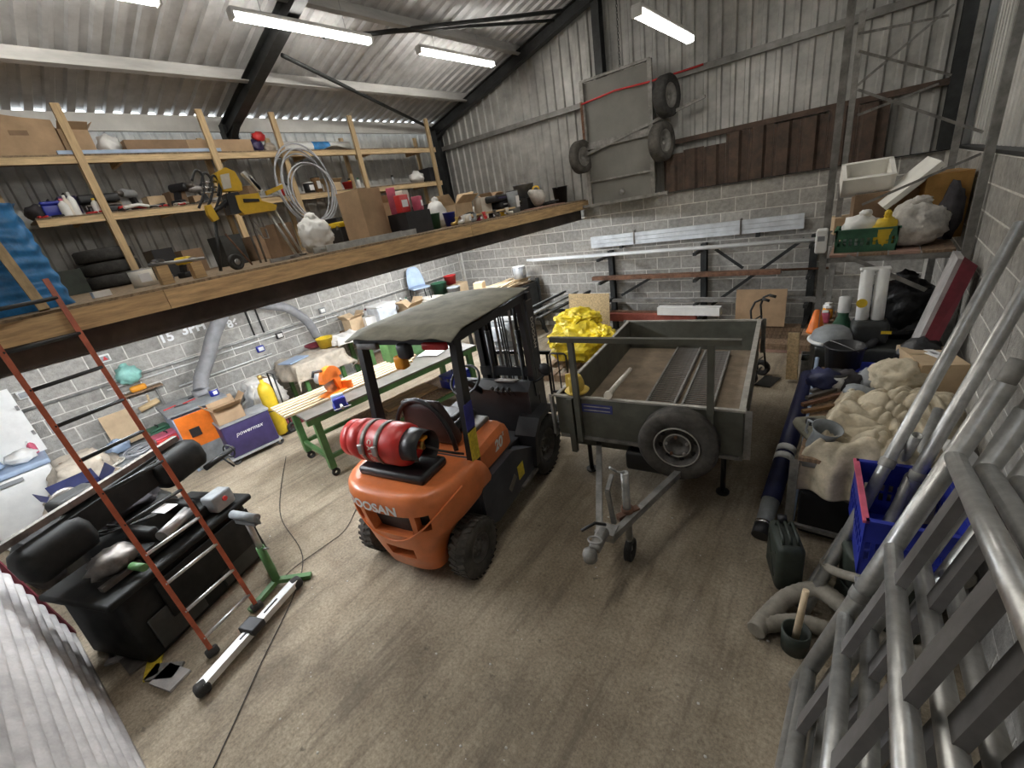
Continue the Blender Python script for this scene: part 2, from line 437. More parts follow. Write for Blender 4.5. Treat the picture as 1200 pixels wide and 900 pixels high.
# ---- right wall
wr = MB().box((XR+0.099, (YB+YF)/2, ZB/2), (0.19, YB-YF+0.4, ZB)).build('wall_right', 'mortar'); struct(wr)
blocks(wr, Vector((XR+0.03, 0.6, 0)), Vector((0, 1, 0)), Vector((-1, 0, 0)), YB-0.63, 0.1)
ws2 = corr_mesh('wall_sheet_pale', 1.0, 4.86-ZB+0.02, m='galv_pale')
for i in range(14):
    sheet(ws2, 'cladding_sheet', wr, (XR+0.10, YB-1.0*(i+1), ZB-0.02), (0, 1, 0), (0, 0, 1))
MB().box((XR+0.06, (YB+YF)/2, ZB+0.02), (0.12, YB-YF, 0.03)).build('wall_plate', 'black_steel', wr)
MB().box((XR-0.02, (YB+YF)/2, 4.765), (0.06, YB-YF, 0.214)).build('eaves_beam', 'galv_pale', wr)

for sx_, par in ((XL-0.10, wl), (XR+0.10, wr)):
    MB().box((sx_, YB+0.08, (ZB+5.0)/2), (0.14, 0.22, 5.0-ZB)).build('corner_flashing', 'galv_sheet', par)
# ---- front wall (behind the camera)
wf = MB().box(((XL+XR)/2, YF-0.1, 3.1), (XR-XL+0.4, 0.19, 6.2)).build('wall_front', 'galv_sheet'); struct(wf)

# ---- roof
ce = sroot('ceiling')
run = math.hypot(XM-XL-0.03, SL*(XM-XL-0.03))
rs = corr_mesh('roof_sheet', 1.0, run+0.02, pitch=0.2, depth=0.035, crest=0.075, sl=0.02, m='galv_roof')
for i in range(14):
    y0 = YB+0.25-1.0*i
    sheet(rs, 'roof_sheet', ce, (XL+0.03, y0, ZE-0.04+SL*0.03), (0, -1, 0), (1, 0, SL))
    sheet(rs, 'roof_sheet', ce, (XR-0.03, y0-1.0, ZE-0.04+SL*0.03), (0, 1, 0), (-1, 0, SL))
MB().prism([(XM-0.2, ZE+SL*(XM-XL)-0.09), (XM, ZE+SL*(XM-XL)-0.02), (XM+0.2, ZE+SL*(XM-XL)-0.09), (XM+0.2, ZE+SL*(XM-XL)+0.06), (XM, ZE+SL*(XM-XL)+0.12), (XM-0.2, ZE+SL*(XM-XL)+0.06)], YF, YB+0.25).build('ridge_cap', 'galv_roof', ce)
for px_ in (-7.17, -5.65, -4.25):
    for xx in (px_, XL+XR-px_):
        zt = roof_z(xx)-0.045
        sg = 1 if xx < XM else -1
        MB().prism([(xx-.055*sg, zt-.02), (xx+.0*sg, zt), (xx+.0*sg, zt-.15), (xx+.06*sg, zt-.135), (xx+.06*sg, zt-.145), (xx-.008*sg, zt-.165), (xx-.008*sg, zt-.012), (xx-.055*sg, zt-.03)], YF, YB+0.1).build('purlin', 'purlin', ce)
for yy in (YB-0.10, 3.73, -1.05):
    for a, b in ((XL+0.05, XM), (XR-0.05, XM)):
        MB().ibeam((a, yy, roof_z(a)-0.25), (b, yy, roof_z(b)-0.25), 0.15, 0.20).build('rafter', 'black_steel', ce)
    # haunch
    MB().prism([(XL+0.08, 4.45), (XL+0.5, roof_z(XL+.5)-.36), (XL+0.08, roof_z(XL+.08)-.36)], yy-0.05, yy+0.05).build('haunch', 'black_steel', ce)
for yy in (3.73, -1.05):
    MB().ibeam((XL+0.1, yy, 4.30), (XL+0.1, yy, 4.75), 0.16, 0.2, up=(0, 1, 0)).build('column', 'black_steel', wl)
    MB().ibeam((XR-0.06, yy, 0), (XR-0.06, yy, 4.75), 0.10, 0.10, up=(0, 1, 0)).build('column', 'black_steel', wr) if yy < 0 else None
# wind-bracing tubes
MB().cyl((-6.55, 4.0, 5.20), (XL+0.18, YB-0.2, 4.72), 0.03, seg=10).build('brace_tube', 'black_steel', ce)
MB().cyl((-5.95, 4.75, 5.33), (-4.55, YB-0.25, 5.72), 0.03, seg=10).build('brace_tube', 'black_steel', ce)
MB().cyl((-6.1, 4.4, 5.32), (-4.75, YB-.2, 5.66), 0.025, seg=8).build('brace_tube', 'black_steel', ce)

# ================================================================== LIGHTS
mat('tube_glow', (1.0, 0.965, 0.90), 0.4, var=0.0, emit=LAMP)
mat('tube_glow_cool', (0.90, 0.95, 1.0), 0.4, var=0.0, emit=LAMP_MEZZ)
mat('white_metal', (0.75, 0.75, 0.73), 0.45, var=0.08)
mat('chain', (0.3, 0.3, 0.3), 0.4, 0.7)
def batten(x, y0, y1, z, label, glow='tube_glow', hang=True):
    t = thing('batten_light', label, 'light', ((x), (y0+y1)/2, z), 0, 'strip lights')
    l = (y1-y0)
    MB().rbox((0, 0, 0.035), (0.11, l, 0.05), 0.012).build('housing', 'white_metal', t)
    MB().rbox((0, 0, -0.02), (0.10, l-0.06, 0.06), 0.025).build('diffuser', glow, t)
    for s in (-1, 1): MB().rbox((0, s*(l/2-0.012), -0.005), (0.115, 0.03, 0.10), 0.01).build('end_cap', 'white_metal', t)
    if hang:
        top = roof_z(x)-z-0.04
        for s in (-1, 1):
            if top > 0.06: MB().cyl((0, s*l*0.3, 0.05), (0, s*l*0.3, top), 0.004, seg=6).build('hanging_wire', 'chain', t)
    return t
batten(-5.65, 2.99, 4.82, 5.2, 'glowing strip light hung from the roof, crossed by the black rafter')
batten(-5.65, 5.69, 7.5, 5.2, 'glowing strip light hung from the roof nearest the back gable')
batten(-5.65, 0.53, 2.34, 5.2, 'glowing strip light at the top of the roof above the cardboard boxes')
batten(-2.1, 5.3, 7.08, 4.43, 'glowing strip light hanging before the back gable by the tall ramp panel')
batten(-2.1, 0.2, 2.0, 4.7, 'strip light hanging from the roof slope beside the camera')
for y0 in (-0.6, 2.4, 5.4):
    batten(-5.3 if y0 < 5 else -6.1, y0, y0+1.8, 2.44, 'cool strip light under the mezzanine joists above '+('the canvas sheet' if y0 < 0 else 'the workbench' if y0 < 3 else 'the stillage of laths'), 'tube_glow_cool', False)
# ================================================================== MEZZANINE
ZD = 2.69; XE = -4.5
mz = thing('mezzanine', 'timber mezzanine deck on a dark steel beam along the block wall', 'mezzanine', (XE, 2.0, ZD))
def W(o, *p): return Vector(p)-o.location
def wb_(parent): return parent.location
k = 0
xx = XE
while xx > XL+0.05:
    wd = 0.60 if xx-0.6 > XL else xx-XL-0.02
    MB().box((xx-wd/2-XE, (YB+YF)/2-2.0, -0.012), (wd-0.006, YB-YF-0.16, 0.022)).build('deck_board', 'chipboard', mz); xx -= wd
for (a, b) in ((YF+0.1, -0.7), (-0.695, 1.05), (1.055, 4.85), (4.855, YB-0.04)):
    MB().box((0.0, (a+b)/2-2, -0.10), (0.047, b-a, 0.155)).build('fascia_board', 'timber', mz)
MB().ibeam((-0.16, YF-2+.1, -0.275), (-0.16, YB-2-0.06, -0.275), 0.14, 0.19).build('steel_beam', 'brown_beam', mz)
me = MB().box((0, 0, 0), (3.68, 0.047, 0.147)).mesh('joist'); me.materials.append(MATS['timber'])
for i in range(20):
    inst(me, 'joist', mz, (-1.99, YF+0.4+i*0.65-2, -0.10))

# ---- timber shelving on the mezzanine
XS = -7.70
sv = thing('timber_shelving', 'rough timber shelving with two long shelves standing on the mezzanine', 'shelving', (XS, 4.0, ZD))
PY = [0.70, 1.62, 3.15, 4.20, 5.65, 7.55]
for i, y in enumerate(PY):
    MB().box((0, y-4, (4.80-ZD)/2), (0.047, 0.085, 4.80-ZD)).build('post', 'timber_post', sv)
    MB().box((-0.58, y-4+0.1, (4.55-ZD)/2), (0.047, 0.075, 4.55-ZD)).build('rear_post', 'timber_post', sv)
for z in (4.25, 3.58):
    y0, y1 = (-1.0, 7.7) if z > 4 else (0.95, 7.7)
    MB().box((-0.045, (y0+y1)/2-4, z-ZD-0.04), (0.04, y1-y0, 0.085)).build('shelf_lip', 'timber_pale', sv)
    MB().box((-0.30, (y0+y1)/2-4, z-ZD+0.005), (0.56, y1-y0, 0.018)).build('shelf_board', 'chipboard', sv)
    for i in range(7):
        yy = y0+0.4+i*(y1-y0-0.8)/6
        MB().box((-0.32, yy-4, z-ZD-0.045), (0.50, 0.04, 0.075)).build('shelf_bearer', 'timber', sv)
# ================================================================== FORKLIFT
mat('orange_paint', (0.80, 0.225, 0.07), 0.38, var=0.12, scale=3, dirt=0.3, coat=0.2)
mat('dark_body', (0.055, 0.06, 0.075), 0.5, var=0.25, scale=4, dirt=0.3)
mat('black_paint', (0.018, 0.018, 0.02), 0.42, var=0.3, scale=4)
mat('rubber', (0.045, 0.043, 0.040), 0.85, var=0.3, scale=12, bump=0.2)
mat('rubber_dusty', (0.085, 0.078, 0.068), 0.9, var=0.3, scale=8, bump=0.2)
mat('rim_grey', (0.16, 0.15, 0.14), 0.6, 0.3, var=0.3, scale=8, dirt=0.4)
mat('vinyl_black', (0.025, 0.025, 0.027), 0.45, var=0.2)
mat('vinyl_maroon', (0.055, 0.032, 0.030), 0.5, var=0.2)
mat('canopy_fabric', (0.235, 0.225, 0.175), 0.8, var=0.2, scale=5, bump=0.15, bscale=9)
mat('gas_red', (0.62, 0.035, 0.03), 0.38, var=0.15, scale=5, dirt=0.25)
mat('strap_steel', (0.22, 0.20, 0.18), 0.5, 0.6, var=0.3)
mat('yellow_sticker', (0.75, 0.58, 0.05), 0.5, var=0.2, scale=30)
mat('white_paint', (0.82, 0.82, 0.80), 0.5, var=0.08)
mat('label_cream', (0.74, 0.69, 0.60), 0.5, var=0.1)
mat('chrome', (0.7, 0.7, 0.7), 0.2, 0.95, var=0.05)
mat('steel_bare', (0.42, 0.41, 0.40), 0.4, 0.7, var=0.2, scale=8)
mat('lens_red', (0.4, 0.02, 0.02), 0.25, var=0.05)
mat('lens_amber', (0.8, 0.33, 0.03), 0.3, var=0.05)
mat('blue_tape', (0.05, 0.05, 0.28), 0.5, var=0.2)
mat('brass', (0.6, 0.42, 0.15), 0.35, 0.8, var=0.1)

def tyre(mb, o, r, w, rin, axis='X', lugs=0, seg=28):
    h = w/2
    prof = [(rin, -h*.75), (rin+.02, -h*.92), (r*.80, -h), (r*.93, -h*.93), (r, -h*.72), (r, 0), (r, h*.72), (r*.93, h*.93), (r*.80, h), (rin+.02, h*.92), (rin, h*.75), (rin, -h*.75)]
    mb.lathe(prof, o, axis, seg)
    o = Vector(o)
    for i in range(lugs):
        a = 2*PI*i/lugs
        for s in (-1, 1):
            aa = a+(PI/lugs if s > 0 else 0)
            R = Matrix.Rotation(aa, 3, 'X')
            mb.box(o+R @ Vector((s*h*.5, 0, r+0.004)), (h*0.85, r*.12, 0.006), R @ Matrix.Rotation(0.35*s, 3, 'Z'))
    return mb
def wheel(parent, o, r, w, rin, side=1, lugs=0, m='rubber', rimm='rim_grey', nuts=5, name='wheel'):
    t = tyre(MB(), o, r, w, rin, 'X', lugs).build(name, m, parent)
    s = side; d = w/2
    mb = MB().lathe([(rin+.004, -d*.75), (rin+.004, d*.78), (rin*.93, d*.8), (rin*.88, d*.35), (rin*.62, d*.25), (rin*.55, d*.45), (rin*.3, d*.5), (rin*.28, d*.3), (0.001, d*.3)] if s > 0 else
                    [(rin+.004, d*.75), (rin+.004, -d*.78), (rin*.93, -d*.8), (rin*.88, -d*.35), (rin*.62, -d*.25), (rin*.55, -d*.45), (rin*.3, -d*.5), (rin*.28, -d*.3), (0.001, -d*.3)], o, 'X', 24)
    for i in range(nuts):
        a = 2*PI*i/nuts; p = Vector(o)+Vector((s*d*.32, math.cos(a)*rin*.45, math.sin(a)*rin*.45))
        mb.cyl(p, p+Vector((s*.03, 0, 0)), 0.014, seg=6)
    mb.build('wheel_rim', rimm, t)
    return t

fk = thing('forklift', 'orange forklift truck with a red gas bottle behind an olive canopy', 'forklift', (-2.81, 1.63, 0), math.radians(10))
# ---- counterweight: lofted rear body with vent openings
CWZ = [(0.14, .30, -.19, -.02), (0.30, .33, -.235, -.03), (0.42, .37, -.26, .0), (0.52, .43, -.275, .10), (0.58, .50, -.285, .22), (0.64, .545, -.29, .46), (0.72, .568, -.30, .47), (0.80, .578, -.305, .44), (0.88, .578, -.30, .40), (0.94, .568, -.285, .365), (0.965, .545, -.26, .335), (0.97, .50, -.21, .32)]
NU = 40
def cw_pt(u, row):
    z, hw, yr, yf = CWZ[row]
    # u 0..1: right front -> round the rear -> left front (superellipse)
    a = PI*u; n = 3.2
    cx, sx = math.cos(a), math.sin(a)
    X = hw*math.copysign(abs(cx)**(2/n), cx); Y = yf+(yr-yf)*abs(sx)**(2/n*1.05)
    return Vector((X, Y, z))
def cw_surf(X, z):
    for r in range(len(CWZ)-1):
        if CWZ[r][0] <= z <= CWZ[r+1][0]: break
    k = (z-CWZ[r][0])/(CWZ[r+1][0]-CWZ[r][0]); L = [CWZ[r][i]+(CWZ[r+1][i]-CWZ[r][i])*k for i in range(4)]
    c = min(1, abs(X)/L[1])**(3.2/2); s = math.sqrt(max(0, 1-c*c))
    return L[3]+(L[2]-L[3])*s**(2/3.2*1.05)
NR = len(CWZ); holes = set()
for (i0, i1, j0, j1) in ((12, 15, 5, 7), (16, 22, 4, 7), (23, 26, 5, 7), (16, 22, 1, 2)):
    for i in range(i0, i1):
        for j in range(j0, j1): holes.add((i, j))
cwm = MB(); drk = {}
for j in range(NR):
    for i in range(NU+1): cwm.v.append(cw_pt(i/NU, j))
cin = Vector((0, .12, .5))
def inner(i, j):
    p = cw_pt(i/NU, j); return Vector((p.x*.93, p.y+.075, p.z))
for j in range(NR-1):
    for i in range(NU):
        if (i, j) in holes:
            drk.setdefault((0 if i < 15.5 else 1 if i < 22.5 else 2, j < 3), MB()).add([inner(i, j), inner(i+1, j), inner(i+1, j+1), inner(i, j+1)], [(0, 1, 2, 3)])
            for (ni, nj, e) in ((i-1, j, ((i, j), (i, j+1))), (i+1, j, ((i+1, j), (i+1, j+1))), (i, j-1, ((i, j), (i+1, j))), (i, j+1, ((i, j+1), (i+1, j+1)))):
                if (ni, nj) not in holes:
                    a, b = e; cwm.add([cw_pt(a[0]/NU, a[1]), cw_pt(b[0]/NU, b[1]), inner(*b), inner(*a)], [(0, 1, 2, 3)])
        else:
            a = j*(NU+1)+i; cwm.f.append([a, a+1, a+NU+2, a+NU+1]); cwm.sm.append(True)
tc = len(cwm.v); cwm.v.append(Vector((0, .1, .955)))
top = (NR-1)*(NU+1)
for i in range(NU): cwm.f.append([top+i, top+i+1, tc]); cwm.sm.append(False)
cwm.f.append([top+NU, top, tc]); cwm.sm.append(False)
cwm.f.append([0]+[i for i in range(NU, 0, -1)]); cwm.sm.append(False)
for j in range(NR-1): cwm.f.append([j*(NU+1), (j+1)*(NU+1), (j+1)*(NU+1)+NU, j*(NU+1)+NU]); cwm.sm.append(False)
cw = cwm.build('counterweight', 'orange_paint', fk)
for d_ in drk.values(): d_.build('vent_recess', 'black_paint', cw)
# swage line
pts = []
for i in range(25):
    X = .565-1.13*i/24; z = .50+.40*(abs(X)/.565)**1.7
    pts.append((X, cw_surf(X*.985, z)-0.002, z))
MB().tube(pts, 0.009, 6).build('swage_line', 'orange_paint', cw)
# lettering bent round the rear
tx = text_obj('lettering', 'DOOSAN', 0.108, 'white_paint', cw, Matrix.Identity(4), depth=0.0, bold=True)
for v in tx.data.vertices:
    X = v.co.x*1.22-0.10; z = 0.842+v.co.y; v.co = Vector((X, cw_surf(X, z)-0.004, z))
# tow pin pocket and engine deck
MB().box((0, .34, .60), (1.04, .10, .68)).build('bulkhead', 'dark_body', fk)
# ---- chassis sides, step and hood
for s in (-1, 1):
    MB().prism([(.30, .62), (.30, .30), (.46, .22), (1.24, .22), (1.30, .50), (1.06, .62), (.90, .70), (.34, .70)], s*.40, s*.555, plane='YZ').build('side_panel', 'dark_body', fk)
    MB().box((s*.50, 1.10, .245), (.18, .34, .03)).build('step', 'strap_steel', fk)
    MB().prism([(1.24, .3), (1.30, .62), (1.45, .76), (1.75, .78), (2.0, .62), (2.02, .56), (1.75, .72), (1.48, .70), (1.36, .60), (1.32, .3)], s*.36, s*.60, plane='YZ').build('front_mudguard', 'black_paint', fk)
MB().box((0, .85, .42), (.80, 1.1, .36)).build('chassis', 'black_paint', fk)
MB().box((0, 1.45, .42), (.70, .30, .10)).build('floor_plate', 'strap_steel', fk)
hood = MB()
hy = [(0.36, .70, .93, .47), (0.50, .70, .965, .475), (0.75, .70, .985, .475), (0.95, .69, .985, .47), (1.04, .69, .93, .455), (1.07, .69, .74, .44)]
for y, z0, z1, hw in hy:
    hood.v += [Vector(p) for p in ((hw, y, z0), (hw, y, z1-.09), (hw-.03, y, z1-.03), (hw-.11, y, z1), (.20, y, z1-.01), (-.20, y, z1-.01), (-hw+.11, y, z1), (-hw+.03, y, z1-.03), (-hw, y, z1-.09), (-hw, y, z0))]
for a in range(len(hy)-1):
    for b in range(9): hood.f.append([a*10+b, a*10+b+1, a*10+b+11, a*10+b+10]); hood.sm.append(False)
hood.f.append(list(range(10))); hood.sm.append(False); hood.f.append(list(range(50, 60))[::-1]); hood.sm.append(False)
hd = hood.build('engine_hood', 'orange_paint', fk)
MB().prism([(.34, .675), (1.09, .665), (1.09, .70), (.34, .71)], -.485, .485, plane='YZ').build('hood_seam', 'black_paint', fk)
text_obj('lettering', '20', 0.14, 'white_paint', hd, frame(Vector((.478, .80, .825)), (0, 1, 0), (1, 0, 0)), depth=0.001, bold=True, shear=0.2)
text_obj('lettering', 'S', 0.05, 'white_paint', hd, frame(Vector((.476, .905, .875)), (0, 1, 0), (1, 0, 0)), depth=0.001, bold=True, shear=0.2)
MB().box((.556, .98, .42), (.004, .12, .15)).build('warning_sticker', 'yellow_sticker', fk, label='yellow warning sticker')
MB().box((.556, .80, .40), (.004, .16, .07), Matrix.Rotation(.5, 3, 'X')).build('logo_sticker', 'strap_steel', fk)
MB().rbox((.20, .84, 1.0), (.24, .26, .05), .02).build('battery_cover', 'strap_steel', fk)
# ---- seat
st = MB().rbox((-.08, .78, 1.02), (.50, .48, .12), .05).build('seat', 'vinyl_black', fk)
bk = MB()
bk.rbox((0, 0, 0), (.60, .14, .46), .069, Matrix.Rotation(.20, 3, 'X'), .74, 6)
for v in bk.v: v += Vector((-.02, .50, 1.19))
bk.build('seat_back', 'vinyl_maroon', st)
MB().tube([(-.34+.32*(1-math.cos(PI*i/14)), .41, .98+.46*math.sin(PI*i/14)) for i in range(15)], 0.022, 8).build('seat_frame', 'black_paint', st)
for s in (-1, 1): MB().rbox((-.08+s*.26, .72, 1.17), (.06, .26, .05), .02).build('armrest', 'vinyl_black', st)
# ---- controls
MB().prism([(1.52, .50), (1.52, 1.02), (1.60, 1.10), (1.74, 1.06), (1.78, .50)], -.48, .48, plane='YZ').build('dashboard', 'black_paint', fk)
MB().rbox((.18, 1.63, 1.095), (.26, .12, .02), .01, Matrix.Rotation(-.2, 3, 'X')).build('dash_tray', 'strap_steel', fk)
MB().cyl((-.12, 1.55, .98), (-.12, 1.30, 1.22), .035).build('steering_column', 'black_paint', fk)
swm = Matrix.Rotation(.75, 3, 'X'); sc_ = Vector((-.12, 1.29, 1.235))
swb = MB().tube([sc_+swm @ Vector((.17*math.cos(2*PI*i/24), .17*math.sin(2*PI*i/24), 0)) for i in range(24)], .014, 8, closed=True)
for k in range(3): swb.cyl(sc_, sc_+swm @ Vector((.17*math.cos(2.1*k), .17*math.sin(2.1*k), 0)), .011, seg=8)
swb.build('steering_wheel', 'vinyl_black', fk)
for i in range(4):
    x = .14+.065*i; lv = MB().tube([(x, 1.50, .98), (x+.01, 1.42, 1.06), (x+.015, 1.36, 1.11)], .008, 6).build('lever', 'chrome', fk)
    MB().blob((x+.015, 1.355, 1.12), (.04, .04, .05), 0).build('lever_knob', 'vinyl_black', lv)
# ---- overhead guard
for s in (-1, 1):
    lg = MB().prism([(.30, .90), (.41, .90), (.50, 1.98), (.42, 1.98)], s*.475, s*.535, plane='YZ').build('guard_leg', 'black_paint', fk)
    if s > 0:
        MB().prism([(.297, .95), (.413, .95), (.437, 1.22), (.320, 1.22)], .535, .5385, plane='YZ').build('hazard_sticker', 'yellow_sticker', lg, label='yellow hazard strip')
        MB().prism([(.321, 1.24), (.438, 1.24), (.458, 1.46), (.341, 1.46)], .535, .5385, plane='YZ').build('lettering_strip', 'blue_tape', lg)
    MB().bar((s*.46, 1.72, .9), (s*.46, 1.66, 1.98), .06, .07, up=(0, 1, 0)).build('guard_leg', 'black_paint', fk)
    MB().bar((s*.505, .40, 1.985), (s*.47, 1.78, 1.985), .06, .07).build('guard_rail', 'black_paint', fk)
for y in (.43, 1.76): MB().bar((-.53, y, 1.985), (.53, y, 1.985), .07, .07).build('guard_rail', 'black_paint', fk)
for i in range(5): MB().bar((-.40+.2*i, .42, 2.0), (-.40+.2*i, 1.76, 2.0), .02, .045).build('guard_slat', 'black_paint', fk)
def canopy(u, v):
    y = .33+1.50*v; x = (-.565+1.13*u)*(1.0-.12*v); z = 2.068-.02*abs(2*u-1)**4+.006*math.sin(9*u+3*v)
    if v < .12: z -= (.12-v)*.42+.006*math.sin(u*26+1.5*math.sin(u*9))*(1-v/.12)
    return (x, y, z)
MB().grid(canopy, 40, 26).build('canopy_cover', 'canopy_fabric', fk, solid=0.006)
for s in (-1, 1):
    MB().rbox((s*.36, .385, 1.945), (.24, .045, .06), .015).build('rear_lamp', 'lens_red' if s > 0 else 'rim_grey', fk)
MB().rbox((.03, .40, 1.90), (.13, .09, .14), .03).build('lamp_bracket', 'black_paint', fk)
MB().rbox((-.04, .40, 1.80), (.10, .09, .12), .02).build('amber_beacon', 'lens_amber', fk, label='amber beacon')
# ---- LPG bottle
MB().rbox((-.02, .07, 1.0), (.70, .34, .08), .03).build('bottle_bracket', 'black_paint', fk)
lp = thing('gas_bottle', 'red gas bottle lying strapped across the back of the forklift', 'gas bottle', fk.matrix_basis @ Vector((0, 0, 0)), 0)
lp.location = Vector((-2.81, 1.63, 0))+Matrix.Rotation(math.radians(10), 3, 'Z') @ Vector((-.03, .06, 1.225)); lp.rotation_euler = (0, 0, math.radians(10))
R0 = .178
pr = [(.001, -.43), (.06, -.428), (.13, -.41), (.166, -.365), (R0, -.31), (R0, -.245), (.170, -.24), (.170, -.232), (R0, -.227), (R0, .12), (.168, .17), (.13, .215), (.07, .24), (.03, .245)]
MB().lathe(pr, axis='X', seg=32).build('bottle_body', 'gas_red', lp)
MB().lathe([(.155, -.45), (.160, -.45), (.160, -.38), (.150, -.37)], axis='X', seg=32).build('foot_ring', 'gas_red', lp)
sh = []
for i in range(27):
    a = math.radians(-70+i*270/26); sh.append(a)
shb = MB()
for a in sh: shb.v += [Vector((.17,   .145*math.cos(a), .145*math.sin(a))), Vector((.36, .135*math.cos(a), .135*math.sin(a)))]
for i in range(26): shb.f.append([2*i, 2*i+1, 2*i+3, 2*i+2]); shb.sm.append(True)
shb.build('valve_shroud', 'black_paint', lp, solid=.008)
vv = MB().cyl((.24, 0, 0), (.32, 0, 0), .022).cyl((.30, 0, 0), (.30, .02, .07), .016)
vv.build('valve', 'brass', lp)
MB().rbox((.30, .03, .06), (.05, .07, .03), .01).build('valve_tag', 'lens_amber', lp)
for x in (-.17, -.02):
    sb = MB(); 
    for k in range(33):
        a = 2*PI*k/32; sb.v += [Vector((x-.022, (R0+.004)*math.cos(a), (R0+.004)*math.sin(a))), Vector((x+.022, (R0+.004)*math.cos(a), (R0+.004)*math.sin(a)))]
    for k in range(32): sb.f.append([2*k, 2*k+1, 2*k+3, 2*k+2]); sb.sm.append(True)
    stp = sb.build('strap', 'strap_steel', lp, solid=.004)
    MB().rbox((x, -R0-.012, .03), (.05, .03, .09), .01).build('buckle', 'steel_bare', stp)
for i, ch in enumerate('CALOR'):
    a = math.radians(150+i*17); nrm = Vector((0, math.cos(a), math.sin(a)))
    text_obj('lettering', ch, .055, 'label_cream', lp, frame(Vector((-.095, 0, 0))+nrm*(R0+.002), Vector((0, -math.sin(a), math.cos(a))), nrm), depth=.0005, bold=True)
MB().tube([(.32, .02, .0), (.42, .05, -.05), (.50, .14, -.12), (.48, .25, -.20)], .010, 8).build('gas_hose', 'rubber', lp)
# ---- wheels
for s in (-1, 1):
    wheel(fk, (s*.515, .09, .255), .252, .17, .125, s, lugs=28, m='rubber_dusty')
    wheel(fk, (s*.485, 1.62, .338), .334, .21, .185, s, lugs=30, nuts=6)
MB().cyl((-.44, .09, .255), (.44, .09, .255), .05).build('rear_axle', 'black_paint', fk)
MB().cyl((-.42, 1.62, .338), (.42, 1.62, .338), .07).build('front_axle', 'black_paint', fk)
# ---- mast
def chan(mb, x, y0, y1, z0, z1, w, s):
    mb.prism([(x, y0), (x+s*w, y0), (x+s*w, y0+.02), (x+s*.015, y0+.02), (x+s*.015, y1-.02), (x+s*w, y1-.02), (x+s*w, y1), (x, y1)], z0, z1, plane='XY')
for s in (-1, 1):
    m_ = MB(); chan(m_, s*.37, 1.98, 2.14, .06, 2.0, .07, -s); m_.build('mast_outer_rail', 'black_paint', fk)
    m_ = MB(); chan(m_, s*.29, 2.02, 2.16, .06, 1.98, .06, -s); m_.build('mast_inner_rail', 'black_paint', fk)
    MB().cyl((s*.20, 2.0, .2), (s*.20, 2.0, 1.55), .032).cyl((s*.20, 2.0, 1.55), (s*.20, 2.0, 1.94), .020).build('lift_cylinder', 'black_paint', fk)
    MB().bar((s*.10, 2.06, .4), (s*.10, 2.06, 1.85), .03, .012, up=(0, 1, 0)).build('lift_chain', 'strap_steel', fk)
    MB().cyl((s*.30, 1.55, .55), (s*.34, 2.0, .80), .035).build('tilt_cylinder', 'black_paint', fk)
    fb = MB().prism([(2.24, .06), (2.28, .06), (2.28, .50), (2.24, .50)], s*.25-.05, s*.25+.05, plane='YZ')
    fb.prism([(2.26, .045), (3.28, .05), (3.28, .058), (2.26, .085)], s*.25-.05, s*.25+.05, plane='YZ'); fb.build('fork', 'black_paint', fk)
for z in (1.94, 1.05, .30): MB().box((0, 2.0, z), (.76, .05, .11)).build('mast_crossbar', 'black_paint', fk)
MB().box((0, 2.12, 1.96), (.56, .06, .07)).build('mast_crossbar', 'black_paint', fk)
MB().box((0, 2.17, 1.90), (.60, .03, .06)).build('mast_crossbar', 'black_paint', fk)
for z in (.18, .48): MB().box((0, 2.20, z), (.92, .05, .10)).build('carriage_bar', 'black_paint', fk)
MB().box((0, 2.20, .33), (.5, .03, .28)).build('carriage_plate', 'black_paint', fk)
for i in range(7): MB().bar((-.42+.14*i, 2.22, .5), (-.42+.14*i, 2.22, 1.20), .025, .02, up=(0, 1, 0)).build('backrest_bar', 'black_paint', fk)
MB().bar((-.46, 2.22, 1.20), (.46, 2.22, 1.20), .03, .04).build('backrest_rail', 'black_paint', fk)
for k in range(3): MB().tube([(.0+.03*k, 2.0, .5), (.0+.03*k, 1.98, 1.2), (-.02+.03*k, 2.0, 1.88)], .010, 6).build('hydraulic_hose', 'rubber', fk)
text_obj('lettering', 'DOOSAN', .085, 'label_cream', fk, frame(Vector((.3715, 2.06, 1.50)), (0, 0, -1), (1, 0, 0)), depth=.0005)
MB().rbox((.33, 2.06, 1.87), (.09, .12, .012), .004).build('maker_plate', 'strap_steel', fk)
# mirror and bottles hung at the mast
mi = MB().tube([(.46, 1.68, 1.05), (.56, 1.72, 1.10), (.60, 1.74, 1.14)], .012, 6).build('mirror_arm', 'black_paint', fk)
MB().lathe([(.001, -.02), (.05, -.018), (.075, 0), (.07, .012), (.001, .016)], (.61, 1.72, 1.20), 'Y', 18).build('mirror', 'black_paint', mi)
# ================================================================== TRAILER
mat('trailer_green', (0.115, 0.115, 0.092), 0.6, var=0.2, scale=4, dirt=0.25)
mat('trailer_rim', (0.50, 0.48, 0.43), 0.5, 0.4, var=0.2, scale=9, dirt=0.3)
mat('ply_floor', (0.30, 0.235, 0.165), 0.9, var=0.3, scale=4, bump=0.3, col2=(0.16, 0.12, 0.085), dirt=0.4)
mat('galv', (0.50, 0.50, 0.48), 0.42, 0.55, var=0.2, scale=10, dirt=0.2)
mat('galv_dull', (0.30, 0.29, 0.27), 0.55, 0.4, var=0.25, scale=8, dirt=0.3)
mat('yellow_plastic', (0.80, 0.57, 0.10), 0.5, var=0.15, scale=4)
mat('sign_blue', (0.05, 0.06, 0.22), 0.5, var=0.15)
mat('rust', (0.20, 0.10, 0.06), 0.85, var=0.3, scale=12, bump=0.2)
tr = thing('trailer', 'grey green open box trailer with a spare wheel on its front board', 'trailer', (-1.42, 3.29, 0), math.radians(7))
ZT0, ZT1, TL = .64, 1.05, 2.43
